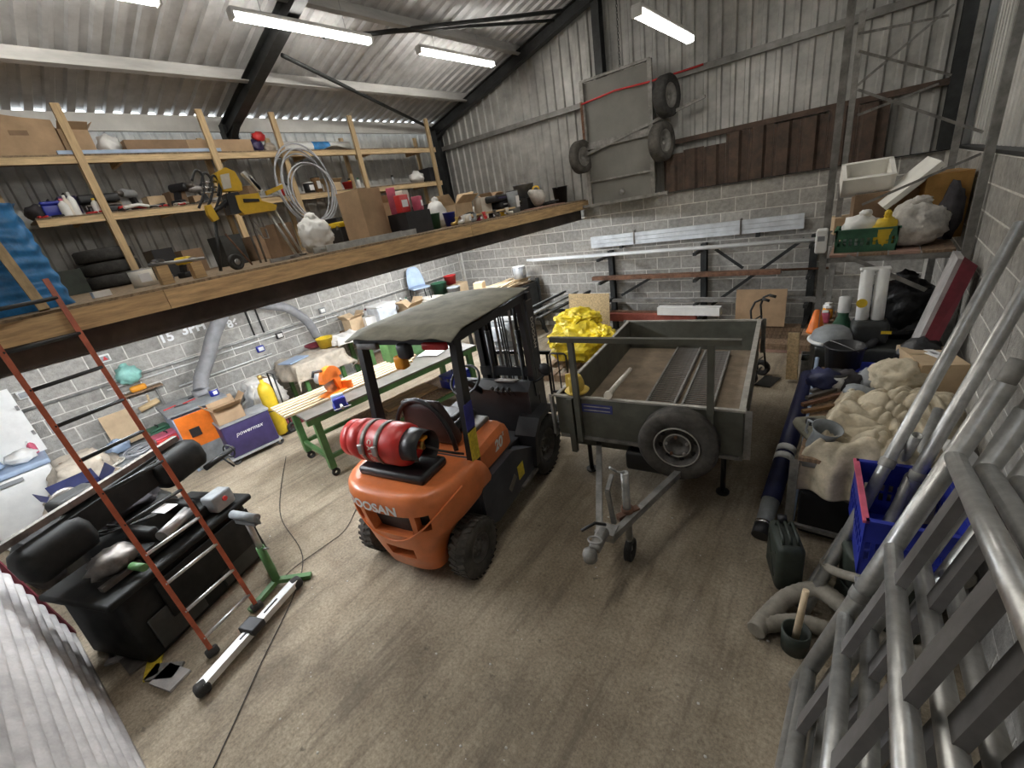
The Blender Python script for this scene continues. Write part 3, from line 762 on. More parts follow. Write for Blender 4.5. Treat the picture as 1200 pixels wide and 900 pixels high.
MB().box((0, TL/2, ZT0+.012), (1.62, TL-.02, .024)).build('load_floor', 'ply_floor', tr)
for nm, c, s in (('front_board', (0, -.012, (ZT0+ZT1)/2), (1.64, .024, ZT1-ZT0)), ('tailboard', (0, TL, (ZT0+ZT1)/2), (1.64, .024, ZT1-ZT0)),
                 ('side_board', (-.81, TL/2, (ZT0+ZT1)/2), (.024, TL-.03, ZT1-ZT0)), ('side_board', (.81, TL/2, (ZT0+ZT1)/2), (.024, TL-.03, ZT1-ZT0))):
    MB().box(c, s).build(nm, 'trailer_green', tr)
for nm, c, s in (('rim', (0, -.014, ZT1+.008), (1.68, .036, .018)), ('rim', (0, TL, ZT1+.008), (1.68, .034, .018)), ('rim', (-.81, TL/2, ZT1+.009), (.034, TL, .016)), ('rim', (.81, TL/2, ZT1+.009), (.046, TL, .018))):
    MB().box(c, s).build(nm, 'trailer_rim', tr)
for sx in (-1, 1):
    for y in (-.03, TL+.02): MB().angle((sx*.835, y, ZT0-.02), (sx*.835, y, ZT1+.02), .05, .005, flip=-sx).build('corner_angle', 'galv_dull', tr)
    MB().bar((sx*.80, 0, ZT0-.03), (sx*.80, TL, ZT0-.03), .05, .06).build('chassis_rail', 'galv_dull', tr)
MB().bar((-.80, -.02, ZT0-.02), (.80, -.02, ZT0-.02), .04, .03).build('front_rail', 'galv_dull', tr)
MB().bar((-.72, .12, ZT0-.13), (.55, .12, ZT0-.13), .05, .11).build('cross_member', 'trailer_green', tr)
MB().rbox((.02, .05, ZT0-.22), (.36, .16, .20), .03).build('tool_box', 'black_paint', tr)
# maker's sign
sg = MB().box((-.40, -.0265, .955), (.30, .005, .085)).build('maker_sign', 'sign_blue', tr, label='blue sign with white lettering')
for z, l in ((.975, .26), (.935, .26)):
    MB().box((-.40, -.0295, z), (l, .002, .010)).build('sign_stripe', 'trailer_rim', sg)
# ladder rack
for x in (-.58, .585): MB().bar((x, -.055, .60), (x, -.055, 1.63), .05, .05, up=(0, 1, 0)).build('rack_post', 'trailer_green', tr)
MB().bar((-.78, -.055, 1.65), (.79, -.055, 1.65), .045, .045).build('rack_bar', 'trailer_green', tr)
MB().bar((-.66, -.05, .46), (-.66, -.05, 1.05), .055, .05, up=(0, 1, 0)).build('corner_post', 'trailer_green', tr)
# spare wheel on front
sp = Vector((.345, -.13, .755))
stt = tyre(MB(), sp, .325, .165, .19, 'Y', 0, 36)
for a in range(4):
    stt.lathe([(.327, -.05+.03*a), (.322, -.044+.03*a)], sp, 'Y', 36)
sw_ = stt.build('spare_wheel', 'rubber_dusty', tr, label='spare wheel with dusty tyre')
rm = MB().lathe([(.193, .06), (.193, -.065), (.180, -.072), (.172, -.06), (.160, .0), (.135, .012), (.120, -.008), (.105, -.035), (.075, -.038), (.070, -.02), (.045, -.018), (.044, .02), (.001, .02)], sp, 'Y', 36)
rm.build('wheel_rim', 'rim_grey', sw_)
rr = MB().tube([sp+Vector((.183*math.cos(2*PI*i/36), -.072, .183*math.sin(2*PI*i/36))) for i in range(36)], .006, 6, closed=True)
rr.tube([sp+Vector((.108*math.cos(2*PI*i/30), -.036, .108*math.sin(2*PI*i/30))) for i in range(30)], .007, 6, closed=True).build('rim_lip', 'trailer_rim', sw_)
for i in range(5):
    a = 2*PI*i/5+.4; p = sp+Vector((.088*math.cos(a), -.03, .088*math.sin(a))); MB().cyl(p, p+Vector((0, -.028, 0)), .013, seg=6).build('wheel_nut', 'rust' if i % 2 else 'steel_bare', sw_)
for i in range(8):
    a = 2*PI*i/8+.2; p = sp+Vector((.148*math.cos(a), .002, .148*math.sin(a))); MB().cyl(p, p+Vector((0, -.006, 0)), .020, seg=10).build('rim_hole', 'black_paint', sw_)
# running wheels and axle
for s in (-1, 1):
    wheel(tr, (s*.70, 1.30, .305), .302, .165, .17, s, m='rubber_dusty', name='road_wheel')
MB().cyl((-.66, 1.30, .305), (.66, 1.30, .305), .035).build('axle', 'galv_dull', tr)
for s in (-1, 1): MB().bar((s*.52, .75, .50), (s*.52, 1.85, .50), .05, .05).build('leaf_spring', 'galv_dull', tr)
for s in (-1, 1): MB().bar((s*.52, 1.30, .30), (s*.52, 1.30, .50), .05, .05, up=(0, 1, 0)).build('axle_mount', 'galv_dull', tr)
# drawbar
for s in (-1, 1):
    MB().bar((s*.50, .20, .52), (s*.05, -1.06, .45), .05, .06).build('drawbar_arm', 'galv_dull', tr)
MB().bar((0, -.98, .46), (0, -1.10, .46), .15, .07).build('coupling_plate', 'galv_dull', tr)
hb = MB().rbox((-.01, -1.17, .50), (.09, .22, .07), .025)
hb.lathe([(.032, -.05), (.05, -.045), (.055, 0), (.045, .03), (.001, .04)], (-.03, -1.31, .48), 'Z', 16)
hb.rbox((-.02, -1.24, .47), (.06, .14, .05), .02); hi = hb.build('hitch', 'galv_dull', tr)
MB().tube([(.0, -1.05, .54), (-.05, -1.12, .60), (-.13, -1.20, .57)], .012, 6).build('hitch_lever', 'black_paint', hi)
hl = MB().tube([(-.02+.05*math.cos(t), -1.22+.035*math.sin(t), .535) for t in [2*PI*i/16 for i in range(16)]], .008, 6, closed=True).build('hitch_ring', 'steel_bare', hi)
MB().bar((.03, -.95, .48), (.0, -.95, .78), .035, .02, up=(0, 1, 0)).bar((.0, -.95, .78), (-.02, -.78, .80), .03, .02).build('handbrake', 'galv_dull', tr)
jk = MB().cyl((.09, -.80, .22), (.09, -.80, .86), .030, seg=14).cyl((.09, -.80, .10), (.09, -.80, .24), .022, seg=12)
jk.cyl((.09, -.80, .86), (.04, -.84, .885), .008, seg=6).cyl((.04, -.84, .885), (.0, -.86, .93), .010, seg=6)
jo = jk.build('jockey_post', 'galv', tr)
tyre(MB(), (.09, -.80, .10), .098, .06, .05, 'X').build('jockey_wheel', 'rubber', jo)
MB().lathe([(.035, -.03), (.048, -.03), (.048, .03), (.035, .03)], (.09, -.80, .50), 'Z', 14).build('jockey_clamp', 'rust', jo)
MB().bar((.04, -.88, .47), (.16, -.74, .49), .05, .05).build('clamp_bracket', 'rust', tr)
MB().bar((-.12, .10, .50), (.13, -.06, .66), .022, .022).build('prop_rod', 'black_paint', tr)
for s in (-.66, .66): MB().cyl((s, .30, .0), (s, .30, .60), .024).cyl((s, .30, 0), (s, .30, .02), .06).build('prop_stand', 'black_paint', tr)
# yellow plastic reel hung over the corner + thin rod handle
yl = thing('yellow_cable_guard', 'yellow plastic curved guard hooked over the front corner of the trailer', 'guard', tr.location+Matrix.Rotation(math.radians(7), 3, 'Z') @ Vector((-.68, .0, 1.06)), math.radians(7))
g_ = MB()
def ywrap(u, v):
    a = -1.2+u*3.3; rr = .125+.03*math.sin(PI*v)
    return (rr*math.cos(a)-.02, rr*.75*math.sin(a)+.05, .02+.19*v-.05*u)
g_.grid(ywrap, 18, 6).build('guard_shell', 'yellow_plastic', yl, solid=.01)
MB().lathe([(.05, 0), (.11, .005), (.12, .02), (.11, .03), (.05, .035), (.045, .02)], (.06, .06, .018), 'Z', 20).build('guard_base', 'yellow_plastic', yl)
MB().tube([(-.90, .12, 1.02), (-.90, .12, 1.42), (-.89, .13, 1.44), (-.75, .13, 1.44), (-.73, .13, 1.42), (-.73, .13, 1.24)], .010, 6).tube([(-.82, .13, 1.44), (-.82, .13, 1.02)], .007, 6).build('hand_loop', 'black_paint', tr)
MB().bar((-.91, .12, 1.03), (-.72, .12, 1.03), .03, .02).build('loop_bracket', 'black_paint', tr)

# ramps in the load bed
def ramp(name, lab, lx, ly0, ly1, tilt=0.0):
    T = thing(name, lab, 'ramp', tr.location+Matrix.Rotation(math.radians(7), 3, 'Z') @ Vector((lx, (ly0+ly1)/2, ZT0+.026)), math.radians(7)+tilt, 'loading ramps in the trailer')
    l = ly1-ly0
    for s in (-1, 1): MB().box((s*.14, 0, .03), (.02, l, .06)).build('side_rail', 'galv_dull', T)
    me = MB().box((0, 0, 0), (.27, .012, .012)).mesh('rung'); me.materials.append(MATS['galv_dull'])
    n = int(l/.045)
    for i in range(n): inst(me, 'rung', T, (0, -l/2+.02+i*(l-.04)/(n-1), .045))
    MB().box((0, 0, .012), (.26, l, .006)).build('tread_mesh', 'rust', T)
    return T
ramp('loading_ramp', 'ribbed steel loading ramp lying in the trailer beside the white pole', .015, .35, 2.33)
ramp('loading_ramp', 'ribbed steel loading ramp lying in the trailer on the spare wheel side', .37, .30, 2.24)
po = MB().cyl((0, 0, 0), (-.19, 1.30, -.30), .026, seg=12)
po.cyl((0, 0, 0), (.01, -.05, .01), .038, seg=12)
pw = po.build('pole', 'label_cream', None)
pw.location = tr.location+Matrix.Rotation(math.radians(7), 3, 'Z') @ Vector((-.29, 0.02, ZT1+.045)); pw.rotation_euler = (0, 0, math.radians(7))
tag(pw, 'off-white plastic pole propped on the front board inside the trailer', 'pole')
# ================================================================== GENERIC SMALL THINGS
def PM(name, col, rough=.55, metal=0., **k): return mat(name, col, rough, metal, **k)
PM('cardboard', (0.42, 0.285, 0.17), .85, var=.12, scale=4)
PM('cardboard_pale', (0.58, 0.43, 0.27), .85, var=.12, scale=4)
PM('cardboard_dark', (0.27, 0.175, 0.105), .85, var=.15, scale=4)
PM('tape', (0.55, 0.42, 0.25), .35)
PM('plastic_black', (0.022, 0.022, 0.025), .45, var=.2)
PM('plastic_white', (0.80, 0.80, 0.78), .45, var=.06)
PM('plastic_red', (0.62, 0.04, 0.04), .45, var=.12)
PM('plastic_blue', (0.02, 0.035, 0.36), .4, var=.15)
PM('plastic_navy', (0.02, 0.025, 0.085), .5, var=.2)
PM('plastic_green', (0.05, 0.16, 0.09), .5, var=.2)
PM('plastic_yellow', (0.80, 0.55, 0.03), .45, var=.12)
PM('tool_yellow', (0.78, 0.48, 0.03), .45, var=.12)
PM('plastic_purple', (0.045, 0.032, 0.11), .5, var=.15)
PM('plastic_orange', (0.85, 0.20, 0.02), .45, var=.12)
PM('plastic_grey', (0.33, 0.34, 0.35), .5, var=.15)
PM('plastic_ltblue', (0.36, 0.46, 0.62), .5, var=.1)
PM('plastic_pink', (0.65, 0.12, 0.2), .5)
PM('plastic_teal', (0.30, 0.62, 0.55), .4, var=.2)
PM('clear_plastic', (0.62, 0.66, 0.70), .3, var=.15)
PM('canvas', (0.55, 0.48, 0.39), .95, var=.15, scale=7, bump=.2)
PM('white_cloth', (0.72, 0.69, 0.64), .95, var=.12, scale=7, bump=.2)
PM('cream_cloth', (0.60, 0.52, 0.38), .95, var=.2, scale=8, bump=.2)
PM('sack_white', (0.62, 0.59, 0.54), .8, var=.25, scale=6, bump=.3)
PM('blue_tarp', (0.035, 0.235, 0.56), .45, var=.25, scale=9, bump=.35, bscale=16)
PM('yellow_tarp', (0.86, 0.66, 0.03), .45, var=.2, scale=7, bump=.3)
PM('black_sack', (0.02, 0.02, 0.022), .38, var=.2, scale=5, bump=.4)
PM('rope_white', (0.74, 0.70, 0.62), .9, var=.15, scale=20, bump=.3)
PM('green_paint', (0.09, 0.22, 0.07), .5, var=.2, scale=5, dirt=.3)
PM('machine_grey', (0.28, 0.30, 0.31), .5, var=.2, dirt=.3)
PM('machine_dark', (0.035, 0.038, 0.036), .5, var=.3, dirt=.2)
PM('machine_green', (0.032, 0.042, 0.032), .55, var=.25, dirt=.3)
PM('bench_steel', (0.20, 0.185, 0.165), .45, .3, var=.2, scale=4, dirt=.35)
PM('alu', (0.60, 0.60, 0.58), .38, .75, var=.15, scale=12, dirt=.12)
PM('alu_white', (0.72, 0.72, 0.70), .4, .3, var=.12, scale=8)
PM('duct_grey', (0.25, 0.25, 0.26), .6, var=.15)
PM('osb', (0.56, 0.42, 0.23), .85, var=.25, scale=40)
PM('old_wood', (0.30, 0.20, 0.125), .85, var=.3, scale=5, stretch=(7, 7, .8))
PM('pale_lath', (0.72, 0.57, 0.38), .8, var=.15, scale=5, rnd=.15)
PM('pink_wood', (0.42, 0.26, 0.20), .8, var=.2)
PM('cement_sheet', (0.46, 0.44, 0.43), .9, var=.16, scale=5, bump=.3, dirt=.2)
PM('hose_brown', (0.30, 0.27, 0.22), .6, var=.2, scale=10)
PM('hose_grey', (0.42, 0.43, 0.46), .5, var=.1)
PM('maroon', (0.19, 0.02, 0.035), .5, var=.2, dirt=.2)
PM('foam_white', (0.84, 0.82, 0.76), .8, var=.05)
PM('paper', (0.86, 0.86, 0.87), .8, var=.04)
PM('orange_fibre', (0.47, 0.105, 0.045), .5, var=.2, scale=9)
PM('leather_brown', (0.22, 0.12, 0.05), .7, var=.2)
PM('dark_cloth', (0.05, 0.045, 0.05), .9, var=.3)
PM('galv_white', (0.80, 0.82, 0.84), .45, .1, var=.06)
PM('galv_bright', (0.68, 0.72, 0.76), .45, .15, var=.12, scale=5)

def carton(lab, loc, size, rz=0.0, m='cardboard', flaps=True, grp=None, name='cardboard_box'):
    t = thing(name, lab, 'box', loc, rz, grp); a, b, h = size
    if flaps:
        w = .006
        mb = MB().box((0, 0, w/2), (a, b, w))
        mb.box((-a/2+w/2, 0, h/2), (w, b, h)); mb.box((a/2-w/2, 0, h/2), (w, b, h)); mb.box((0, -b/2+w/2, h/2), (a, w, h)); mb.box((0, b/2-w/2, h/2), (a, w, h))
        mb.build('box_body', m, t)
        for s in (-1, 1):
            fl = b*.40
            MB().box((0, s*(b/2+fl/2*math.sin(.7)), h+fl/2*math.cos(.7)), (a*.98, .005, fl), Matrix.Rotation(-.7*s, 3, 'X')).build('flap', m, t)
            MB().box((s*(a/2+fl/2*math.sin(1.0)), 0, h+fl/2*math.cos(1.0)), (.005, b*.98, fl), Matrix.Rotation(1.0*s, 3, 'Y')).build('flap', m, t)
    else:
        MB().box((0, 0, h/2), (a, b, h)).build('box_body', m, t)
        MB().box((0, 0, h+.001), (a*1.002, b*.07, .002)).build('tape', 'tape', t)
        MB().box((0, b*.002, h+.0005), (a*.995, .004, .003)).build('lid_seam', 'cardboard_dark', t)
    return t
def bucket(lab, loc, r, h, m, name='bucket', handle=True, grp=None, fill=None, cat='bucket'):
    t = thing(name, lab, cat, loc, random.uniform(0, 6), grp)
    MB().lathe([(.001, .004), (r*.8, .004), (r*.82, 0), (r, h), (r*1.05, h), (r*1.05, h+.012), (r*.96, h+.012), (r*.79, .012), (.001, .012)], seg=20).build('tub', m, t)
    if handle: MB().tube([(r*1.02*math.cos(PI*i/12), r*.5*math.sin(PI*i/12)+.0, h-.01+r*.35*math.sin(PI*i/12)) for i in range(13)], .004, 6).build('handle', 'steel_bare', t)
    if fill: MB().blob((0, 0, h*.85), (r*1.7, r*1.7, h*.5), .3, 3, 3).build('contents', fill, t)
    return t
def tin(lab, loc, r, h, m, lid='steel_bare', grp=None, name='tin', cat='tin'):
    t = thing(name, lab, cat, loc, 0, grp)
    MB().lathe([(.001, 0), (r, 0), (r, h), (r*.9, h)], seg=18).build('can', m, t)
    MB().lathe([(r*1.02, h-.008), (r*1.02, h+.004), (r*.88, h+.004), (r*.86, h-.004), (.001, h-.004)], seg=18).build('lid', lid, t)
    MB().box((r+.001, 0, h*.5), (.004, r*.9, h*.5)).build('label', 'paper', t)
    return t
def bottle(lab, loc, r, h, m, cap='plastic_red', grp=None, name='bottle'):
    t = thing(name, lab, 'bottle', loc, random.uniform(0, 6), grp)
    MB().lathe([(.001, 0), (r*.95, 0), (r, .01), (r, h*.62), (r*.8, h*.74), (r*.35, h*.84), (r*.35, h*.92)], seg=16).build('bottle_body', m, t)
    MB().lathe([(r*.42, h*.88), (r*.40, h), (.001, h)], seg=12).build('cap', cap, t)
    return t
def sack(lab, loc, size, m, seed=1, amp=.18, fold=.15, name='sack', cat='sack', grp=None, rz=0., neck=True, sub=4):
    t = thing(name, lab, cat, loc, rz, grp); a, b, h = size
    MB().blob((0, 0, h*.46), (a, b, h*1.04), amp, 2.2, seed, sub, .12, fold).build('bag', m, t)
    if neck: MB().blob((a*.05, 0, h*.95), (a*.32, b*.32, h*.24), .35, 3, seed+2, 3, 0, .3).build('gathered_neck', m, t)
    return t
def toolbox(lab, loc, size, m, rz=0., lid=None, name='toolbox', grp=None):
    t = thing(name, lab, 'toolbox', loc, rz, grp); a, b, h = size
    MB().rbox((0, 0, h*.38), (a, b, h*.76), .015).build('case', m, t)
    MB().rbox((0, 0, h*.87), (a*1.01, b*1.01, h*.22), .015).build('lid', lid or m, t)
    MB().tube([(-a*.2, 0, h*.97), (-a*.18, 0, h*1.13), (a*.18, 0, h*1.13), (a*.2, 0, h*.97)], .010, 6).build('handle', 'plastic_black', t)
    for s in (-1, 1): MB().box((s*a*.3, -b/2-.004, h*.74), (.04, .012, .05)).build('latch', 'steel_bare', t)
    return t
def drill(lab, loc, rz=0., m='tool_yellow', s=1.0, name='power_drill', tilt=0.0):
    t = thing(name, lab, 'power tool', loc, rz)
    t.rotation_euler = (tilt, 0, rz)
    MB().rbox((0, 0, .17*s), (.075*s, .20*s, .08*s), .03*s).build('motor_body', m, t)
    MB().bar((0, .03*s, .14*s), (0, .06*s, .05*s), .04*s, .05*s).build('grip', 'plastic_black', t)
    MB().rbox((0, .06*s, .03*s), (.08*s, .12*s, .06*s), .012*s).build('battery', 'plastic_black', t)
    MB().cyl((0, -.10*s, .17*s), (0, -.17*s, .17*s), .025*s, .018*s).build('chuck', 'strap_steel', t)
    return t
def coil(lab, loc, R, r, turns, m, axis='Z', name='cable_coil', cat='coil', spread=.05, rz=0., seed=1, seg=40, squash=1.0, tilt=0.):
    rnd = random.Random(seed); t = thing(name, lab, cat, loc, rz); t.rotation_euler = (tilt, 0, rz)
    for k in range(turns):
        rr = R*(1+rnd.uniform(-spread, spread)); o = Vector((rnd.uniform(-1, 1), rnd.uniform(-1, 1), rnd.uniform(-1, 1)))*R*spread
        ph = rnd.uniform(0, 6); w = rnd.uniform(0, spread)
        pts = []
        for i in range(seg):
            a = 2*PI*i/seg; q = rr*(1+w*math.sin(2*a+ph))
            p = Vector((q*math.cos(a), q*math.sin(a)*squash, r*(1+.7*k)+R*spread*math.sin(a+ph)*.6)) if axis == 'Z' else Vector((r*(k-turns/2)*1.2+R*spread*math.sin(a+ph)*.5, q*math.cos(a), q*math.sin(a)*squash+(R if axis == 'X' else 0)))
            if axis == 'Z': p.z = max(p.z, r)
            pts.append(p+(Vector((o.x, o.y, 0)) if axis == 'Z' else Vector((0, o.y, o.z*.5))))
        MB().tube(pts, r, 7, closed=True).build('turn', m, t)
    return t
def beam(name, lab, cat, p0, p1, w, h, m, grp=None, up=(0, 0, 1)):
    p0, p1 = Vector(p0), Vector(p1); c = (p0+p1)/2
    o = MB().bar(p0-c, p1-c, w, h, up).build(name, m); o.location = c
    return tag(o, lab, cat, grp)
def rod(name, lab, cat, p0, p1, r, m, grp=None, hollow=False):
    p0, p1 = Vector(p0), Vector(p1); c = (p0+p1)/2
    mb = MB()
    if hollow: mb.pipe(p0-c, p1-c, r)
    else: mb.cyl(p0-c, p1-c, r, seg=12)
    o = mb.build(name, m); o.location = c
    return tag(o, lab, cat, grp)
def drape(lab, loc, size, m, over=.3, seed=1, name='cloth', cat='cloth', rz=0., n=44, wr=.02, flare=.25, crown=0.0):
    # cloth lying over a block of the given size
    a, b, h = size[0]/2, size[1]/2, size[2]; off = Vector((seed*2.3, seed*4.1, seed))
    def fn(u, v):
        X = (2*u-1)*(a+over); Y = (2*v-1)*(b+over)
        ox = max(0, abs(X)-a); oy = max(0, abs(Y)-b); d = math.hypot(ox, oy) if (ox and oy) else ox+oy
        x = max(-a, min(a, X)); y = max(-b, min(b, Y))
        fl = flare*(1+.6*math.sin(9*(X+Y)+seed))
        x += math.copysign(min(d, .02)+d*fl, X) if ox else 0; y += math.copysign(min(d, .02)+d*fl, Y) if oy else 0
        z = h-max(0, d-.02)*.95
        z += crown*(1-(x/(a+.3))**2)*(1-(y/(b+.3))**2) if not (ox or oy) else 0
        k = noise.noise(Vector((X*5, Y*5, 0))+off)*wr+noise.noise(Vector((X*13, Y*13, 0))+off)*wr*.5
        nx = x/(a+.01); ny = y/(b+.01)
        if d > .02: x += nx*k*1.6; y += ny*k*1.6
        z += k if d < .05 else 0
        return (x, y, max(z, .006))
    o = MB().grid(fn, n, n).build(name, m, None, solid=.006); o.location = loc; o.rotation_euler = (0, 0, rz)
    return tag(o, lab, cat)
def crate(lab, loc, size, m, rz=0., name='plastic_crate', rimm=None, tilt=(0, 0)):
    t = thing(name, lab, 'crate', loc, rz); t.rotation_euler = (tilt[0], tilt[1], rz); a, b, h = size; w = .012
    MB().box((0, 0, .006), (a*.94, b*.94, .012)).build('base', m, t)
    for s in (-1, 1):
        for (lx, ly, isx) in ((s*(a/2-w/2), 0, True), (0, s*(b/2-w/2), False)):
            l = b if isx else a
            mb = MB()
            def slab(z0, z1, l0=None, c0=0):
                L_ = l if l0 is None else l0
                if isx: mb.box((lx, c0, (z0+z1)/2), (w, L_, z1-z0))
                else: mb.box((c0, ly, (z0+z1)/2), (L_, w, z1-z0))
            slab(0, h*.30); slab(h*.62, h)
            n = 11
            for i in range(n): slab(h*.30, h*.62, l*.045, -l/2+l*.02+i*(l*.96)/(n-1))
            slab(h*.45, h*.48)
            mb.build('side_wall', m, t)
    for s in (-1, 1):
        MB().box((s*a/2, 0, h), (.03, b+.03, .018)).build('rim', rimm if (rimm and s < 0) else m, t)
        MB().box((0, s*b/2, h), (a, .03, .018)).build('rim', m, t)
    return t
def loose_tyre(lab, loc, r, w, rot, grp=None, m='rubber', rim=True):
    t = thing('tyre', lab, 'tyre', loc, 0, grp); t.rotation_euler = rot
    tyre(MB(), (0, 0, 0), r, w, r*.58, 'Z', 0).build('tread', m, t)
    if rim:
        MB().lathe([(r*.585, -w*.36), (r*.585, w*.38), (r*.53, w*.40), (r*.50, w*.1), (r*.3, w*.05), (r*.16, w*.2), (r*.15, 0), (.001, 0)], seg=24).build('wheel_rim', 'galv_dull', t)
    return t

# ================================================================== BACK WALL THINGS
# tall ramp panel hung on the gable
mat('panel_grey', (0.20, 0.195, 0.175), 0.6, 0.1, var=0.1, scale=2)
hp = thing('ramp_panel', 'tall grey steel ramp panel hung upright on the back gable between tyres', 'panel', (-3.66, YB-.22, 2.56))
MB().box((0, .0, 1.02), (1.22, .012, 2.0)).build('panel_sheet', 'panel_grey', hp)
for x in (-.64, .60): MB().bar((x, -.03, 0), (x, -.03, 2.05), .07, .06, up=(0, 1, 0)).build('panel_side', 'galv_dull', hp)
MB().bar((-.66, -.03, 2.05), (.60, -.03, 2.05), .05, .04).build('panel_end', 'galv_dull', hp)
MB().bar((-.80, -.06, .0), (.86, -.06, .03), .07, .05).build('foot_bar', 'galv_dull', hp)
MB().bar((-.62, -.05, 1.02), (.60, -.05, 1.02), .05, .11).build('cross_rail', 'galv_dull', hp)
MB().bar((-.60, -.04, .42), (.58, -.04, .42), .03, .03).build('cross_rail', 'galv_dull', hp)
MB().bar((-.60, -.10, .90), (1.45, -.02, 1.32), .035, .045).build('diagonal_arm', 'galv_dull', hp)
MB().blob((.02, -.07, .16), (.09, .06, .10), .1).build('handle_knob', 'steel_bare', hp)
MB().bar((-.655, -.068, 1.05), (-.655, -.068, 1.75), .05, .004, up=(0, 1, 0)).build('painted_edge', 'rust', hp)
# red strap
stp_ = MB().tube([(-4.30, YB-.30, 4.27), (-4.0, YB-.30, 4.29), (-3.66, YB-.29, 4.32), (-3.1, YB-.29, 4.29), (-2.6, YB-.06, 4.33), (-2.3, YB-.03, 4.34)], .015, 6).build('ratchet_strap', 'plastic_red', None)
tag(stp_, 'faded red strap tied across the top of the hung ramp panel', 'strap')
def fix_origin(o):   # move a world-built mesh object's origin to its bounds centre
    vs = [v.co.copy() for v in o.data.vertices]; c = Vector([(min(v[i] for v in vs)+max(v[i] for v in vs))/2 for i in range(3)])
    o.data.transform(Matrix.Translation(-c)); o.location = c; return o
fix_origin(stp_)
p = ay(783, 113, YB-.30); loose_tyre('black tyre hung on the gable, top one beside the ramp panel', (p.x, YB-.36, p.z), .30, .19, (PI/2, .0, 1.40), 'tyres hung on the gable')
p = ay(777, 166, YB-.32); loose_tyre('dusty tyre hung on the gable below another tyre beside the ramp panel', (p.x, YB-.38, p.z), .30, .19, (PI/2, .0, 1.40), 'tyres hung on the gable', 'rubber_dusty')
p = ay(683, 184, YB-.32); loose_tyre('tyre hung on the gable on the mezzanine side of the ramp panel', (p.x, YB-.38, p.z), .28, .18, (PI/2, .0, 1.40), 'tyres hung on the gable', 'rubber_dusty')
# chain and hook above the panel
ch = thing('hanging_chain', 'thin dark chain hanging above the ramp panel by the gable column', 'chain', (-3.60, YB-.16, 4.63))
for i in range(22):
    MB().tube([(.014*math.cos(a) if i % 2 else 0, 0 if i % 2 else .014*math.cos(a), .045*i+.028*math.sin(a)) for a in [2*PI*k/8 for k in range(8)]], .005, 5, closed=True).build('link', 'black_steel', ch)

# pipe rack on the back wall: uprights, arms and braces
pr_ = thing('pipe_rack', 'dark steel cantilever rack with arms and braces on the back block wall', 'rack', (-3.0, YB-.06, 0))
for x in (-4.05, -2.25, -0.62):
    MB().ibeam((x+3.0, -.02, 0), (x+3.0, -.02, 1.66), .10, .10, up=(0, 1, 0)).build('upright', 'black_steel', pr_)
    for z in (1.57, 1.12, .68, .36):
        MB().bar((x+3.0, -.07, z), (x+3.0, -.62, z), .05, .05).build('arm', 'black_steel', pr_)
for a, b in (((-3.85, .75), (-3.1, 1.15)), ((-2.1, .55), (-.75, 1.62)), ((-2.05, 1.55), (-1.6, 1.2))):
    MB().bar((a[0]+3.0, -.08, a[1]), (b[0]+3.0, -.08, b[1]), .05, .01, up=(0, 1, 0)).build('brace', 'black_steel', pr_)
def bundle(name, lab, cat, x0, x1, y, z, n, w, h, m, dz=0., grp=None):
    t = thing(name, lab, cat, ((x0+x1)/2, y, z), 0, grp); l = x1-x0
    for i in range(n):
        MB().bar((-l/2+random.uniform(-.02, .02), 0, (i+.5)*h), (l/2, 0, (i+.5)*h+dz), w, h*.92).build('length', m, t)
    return t
# galvanised channel bundle standing on two cleats
gb = thing('channel_bundle', 'bright galvanised steel channels stacked on the top of the wall rack', 'steel bundle', (-2.61, YB-.11, 1.745))
for i in range(3):
    MB().bar((-1.83, -.0-.004*i, .03+.075*i), (1.83, -.004*i, .06+.075*i), .07, .07).build('channel', 'galv_bright', gb)
for x in (-.9, .95): MB().box((x, -.01, .14), (.02, .10, .25)).build('band', 'strap_steel', gb)
MB().box((-1.2, .02, -.03), (.06, .07, .06)).build('cleat', 'black_steel', gb); MB().box((1.2, .02, -.02), (.06, .07, .07)).build('cleat', 'black_steel', gb)
for i in range(3):
    rod('conduit_pipe', ('rearmost', 'middle', 'foremost')[i]+' of the long white pipes lying on the top rack arms', 'pipe', (-5.99+.1*i, 8.12-.05*i, 1.626), (-.56, 8.10-.055*i, 1.626), .026, 'galv_white', 'white pipes on the wall rack')
bundle('steel_angle', 'dull rolled steel length on the second arms of the wall rack', 'steel', -4.3, -1.0, 8.0, 1.146, 1, .12, .075, 'rust')
rod('steel_bar', 'rusty round bar behind the steel length on the second rack arms', 'steel', (-4.1, 8.2, 1.165), (-.4, 8.2, 1.165), .018, 'rust')
bundle('steel_strip', 'pale grey steel strip on the third arms of the wall rack', 'steel', -3.9, -.35, 7.98, .706, 1, .10, .05, 'galv_dull')
rod('steel_bar', 'thin grey bar lying on the third arms of the wall rack', 'steel', (-3.6, 8.15, .722), (-.3, 8.15, .722), .015, 'galv')
bundle('red_steel_length', 'red oxide painted steel length on the lowest rack arms', 'steel', -3.95, -2.4, 7.95, .386, 1, .12, .14, 'maroon' if False else 'rust')
MATS['red_oxide'] = mat('red_oxide', (.30, .075, .05), .7, var=.2)
bundle('red_beam', 'red oxide steel beam lying behind the trailer tailboard', 'steel', -3.9, -2.2, 7.72, .386, 1, .10, .16, 'red_oxide')
wbx = MB().box((0, 0, .07), (1.06, .16, .14)).build('long_white_box', 'plastic_white', None); wbx.location = (-2.33, 7.70, .548); tag(wbx, 'long white cardboard carton lying on the red steel beam', 'carton')
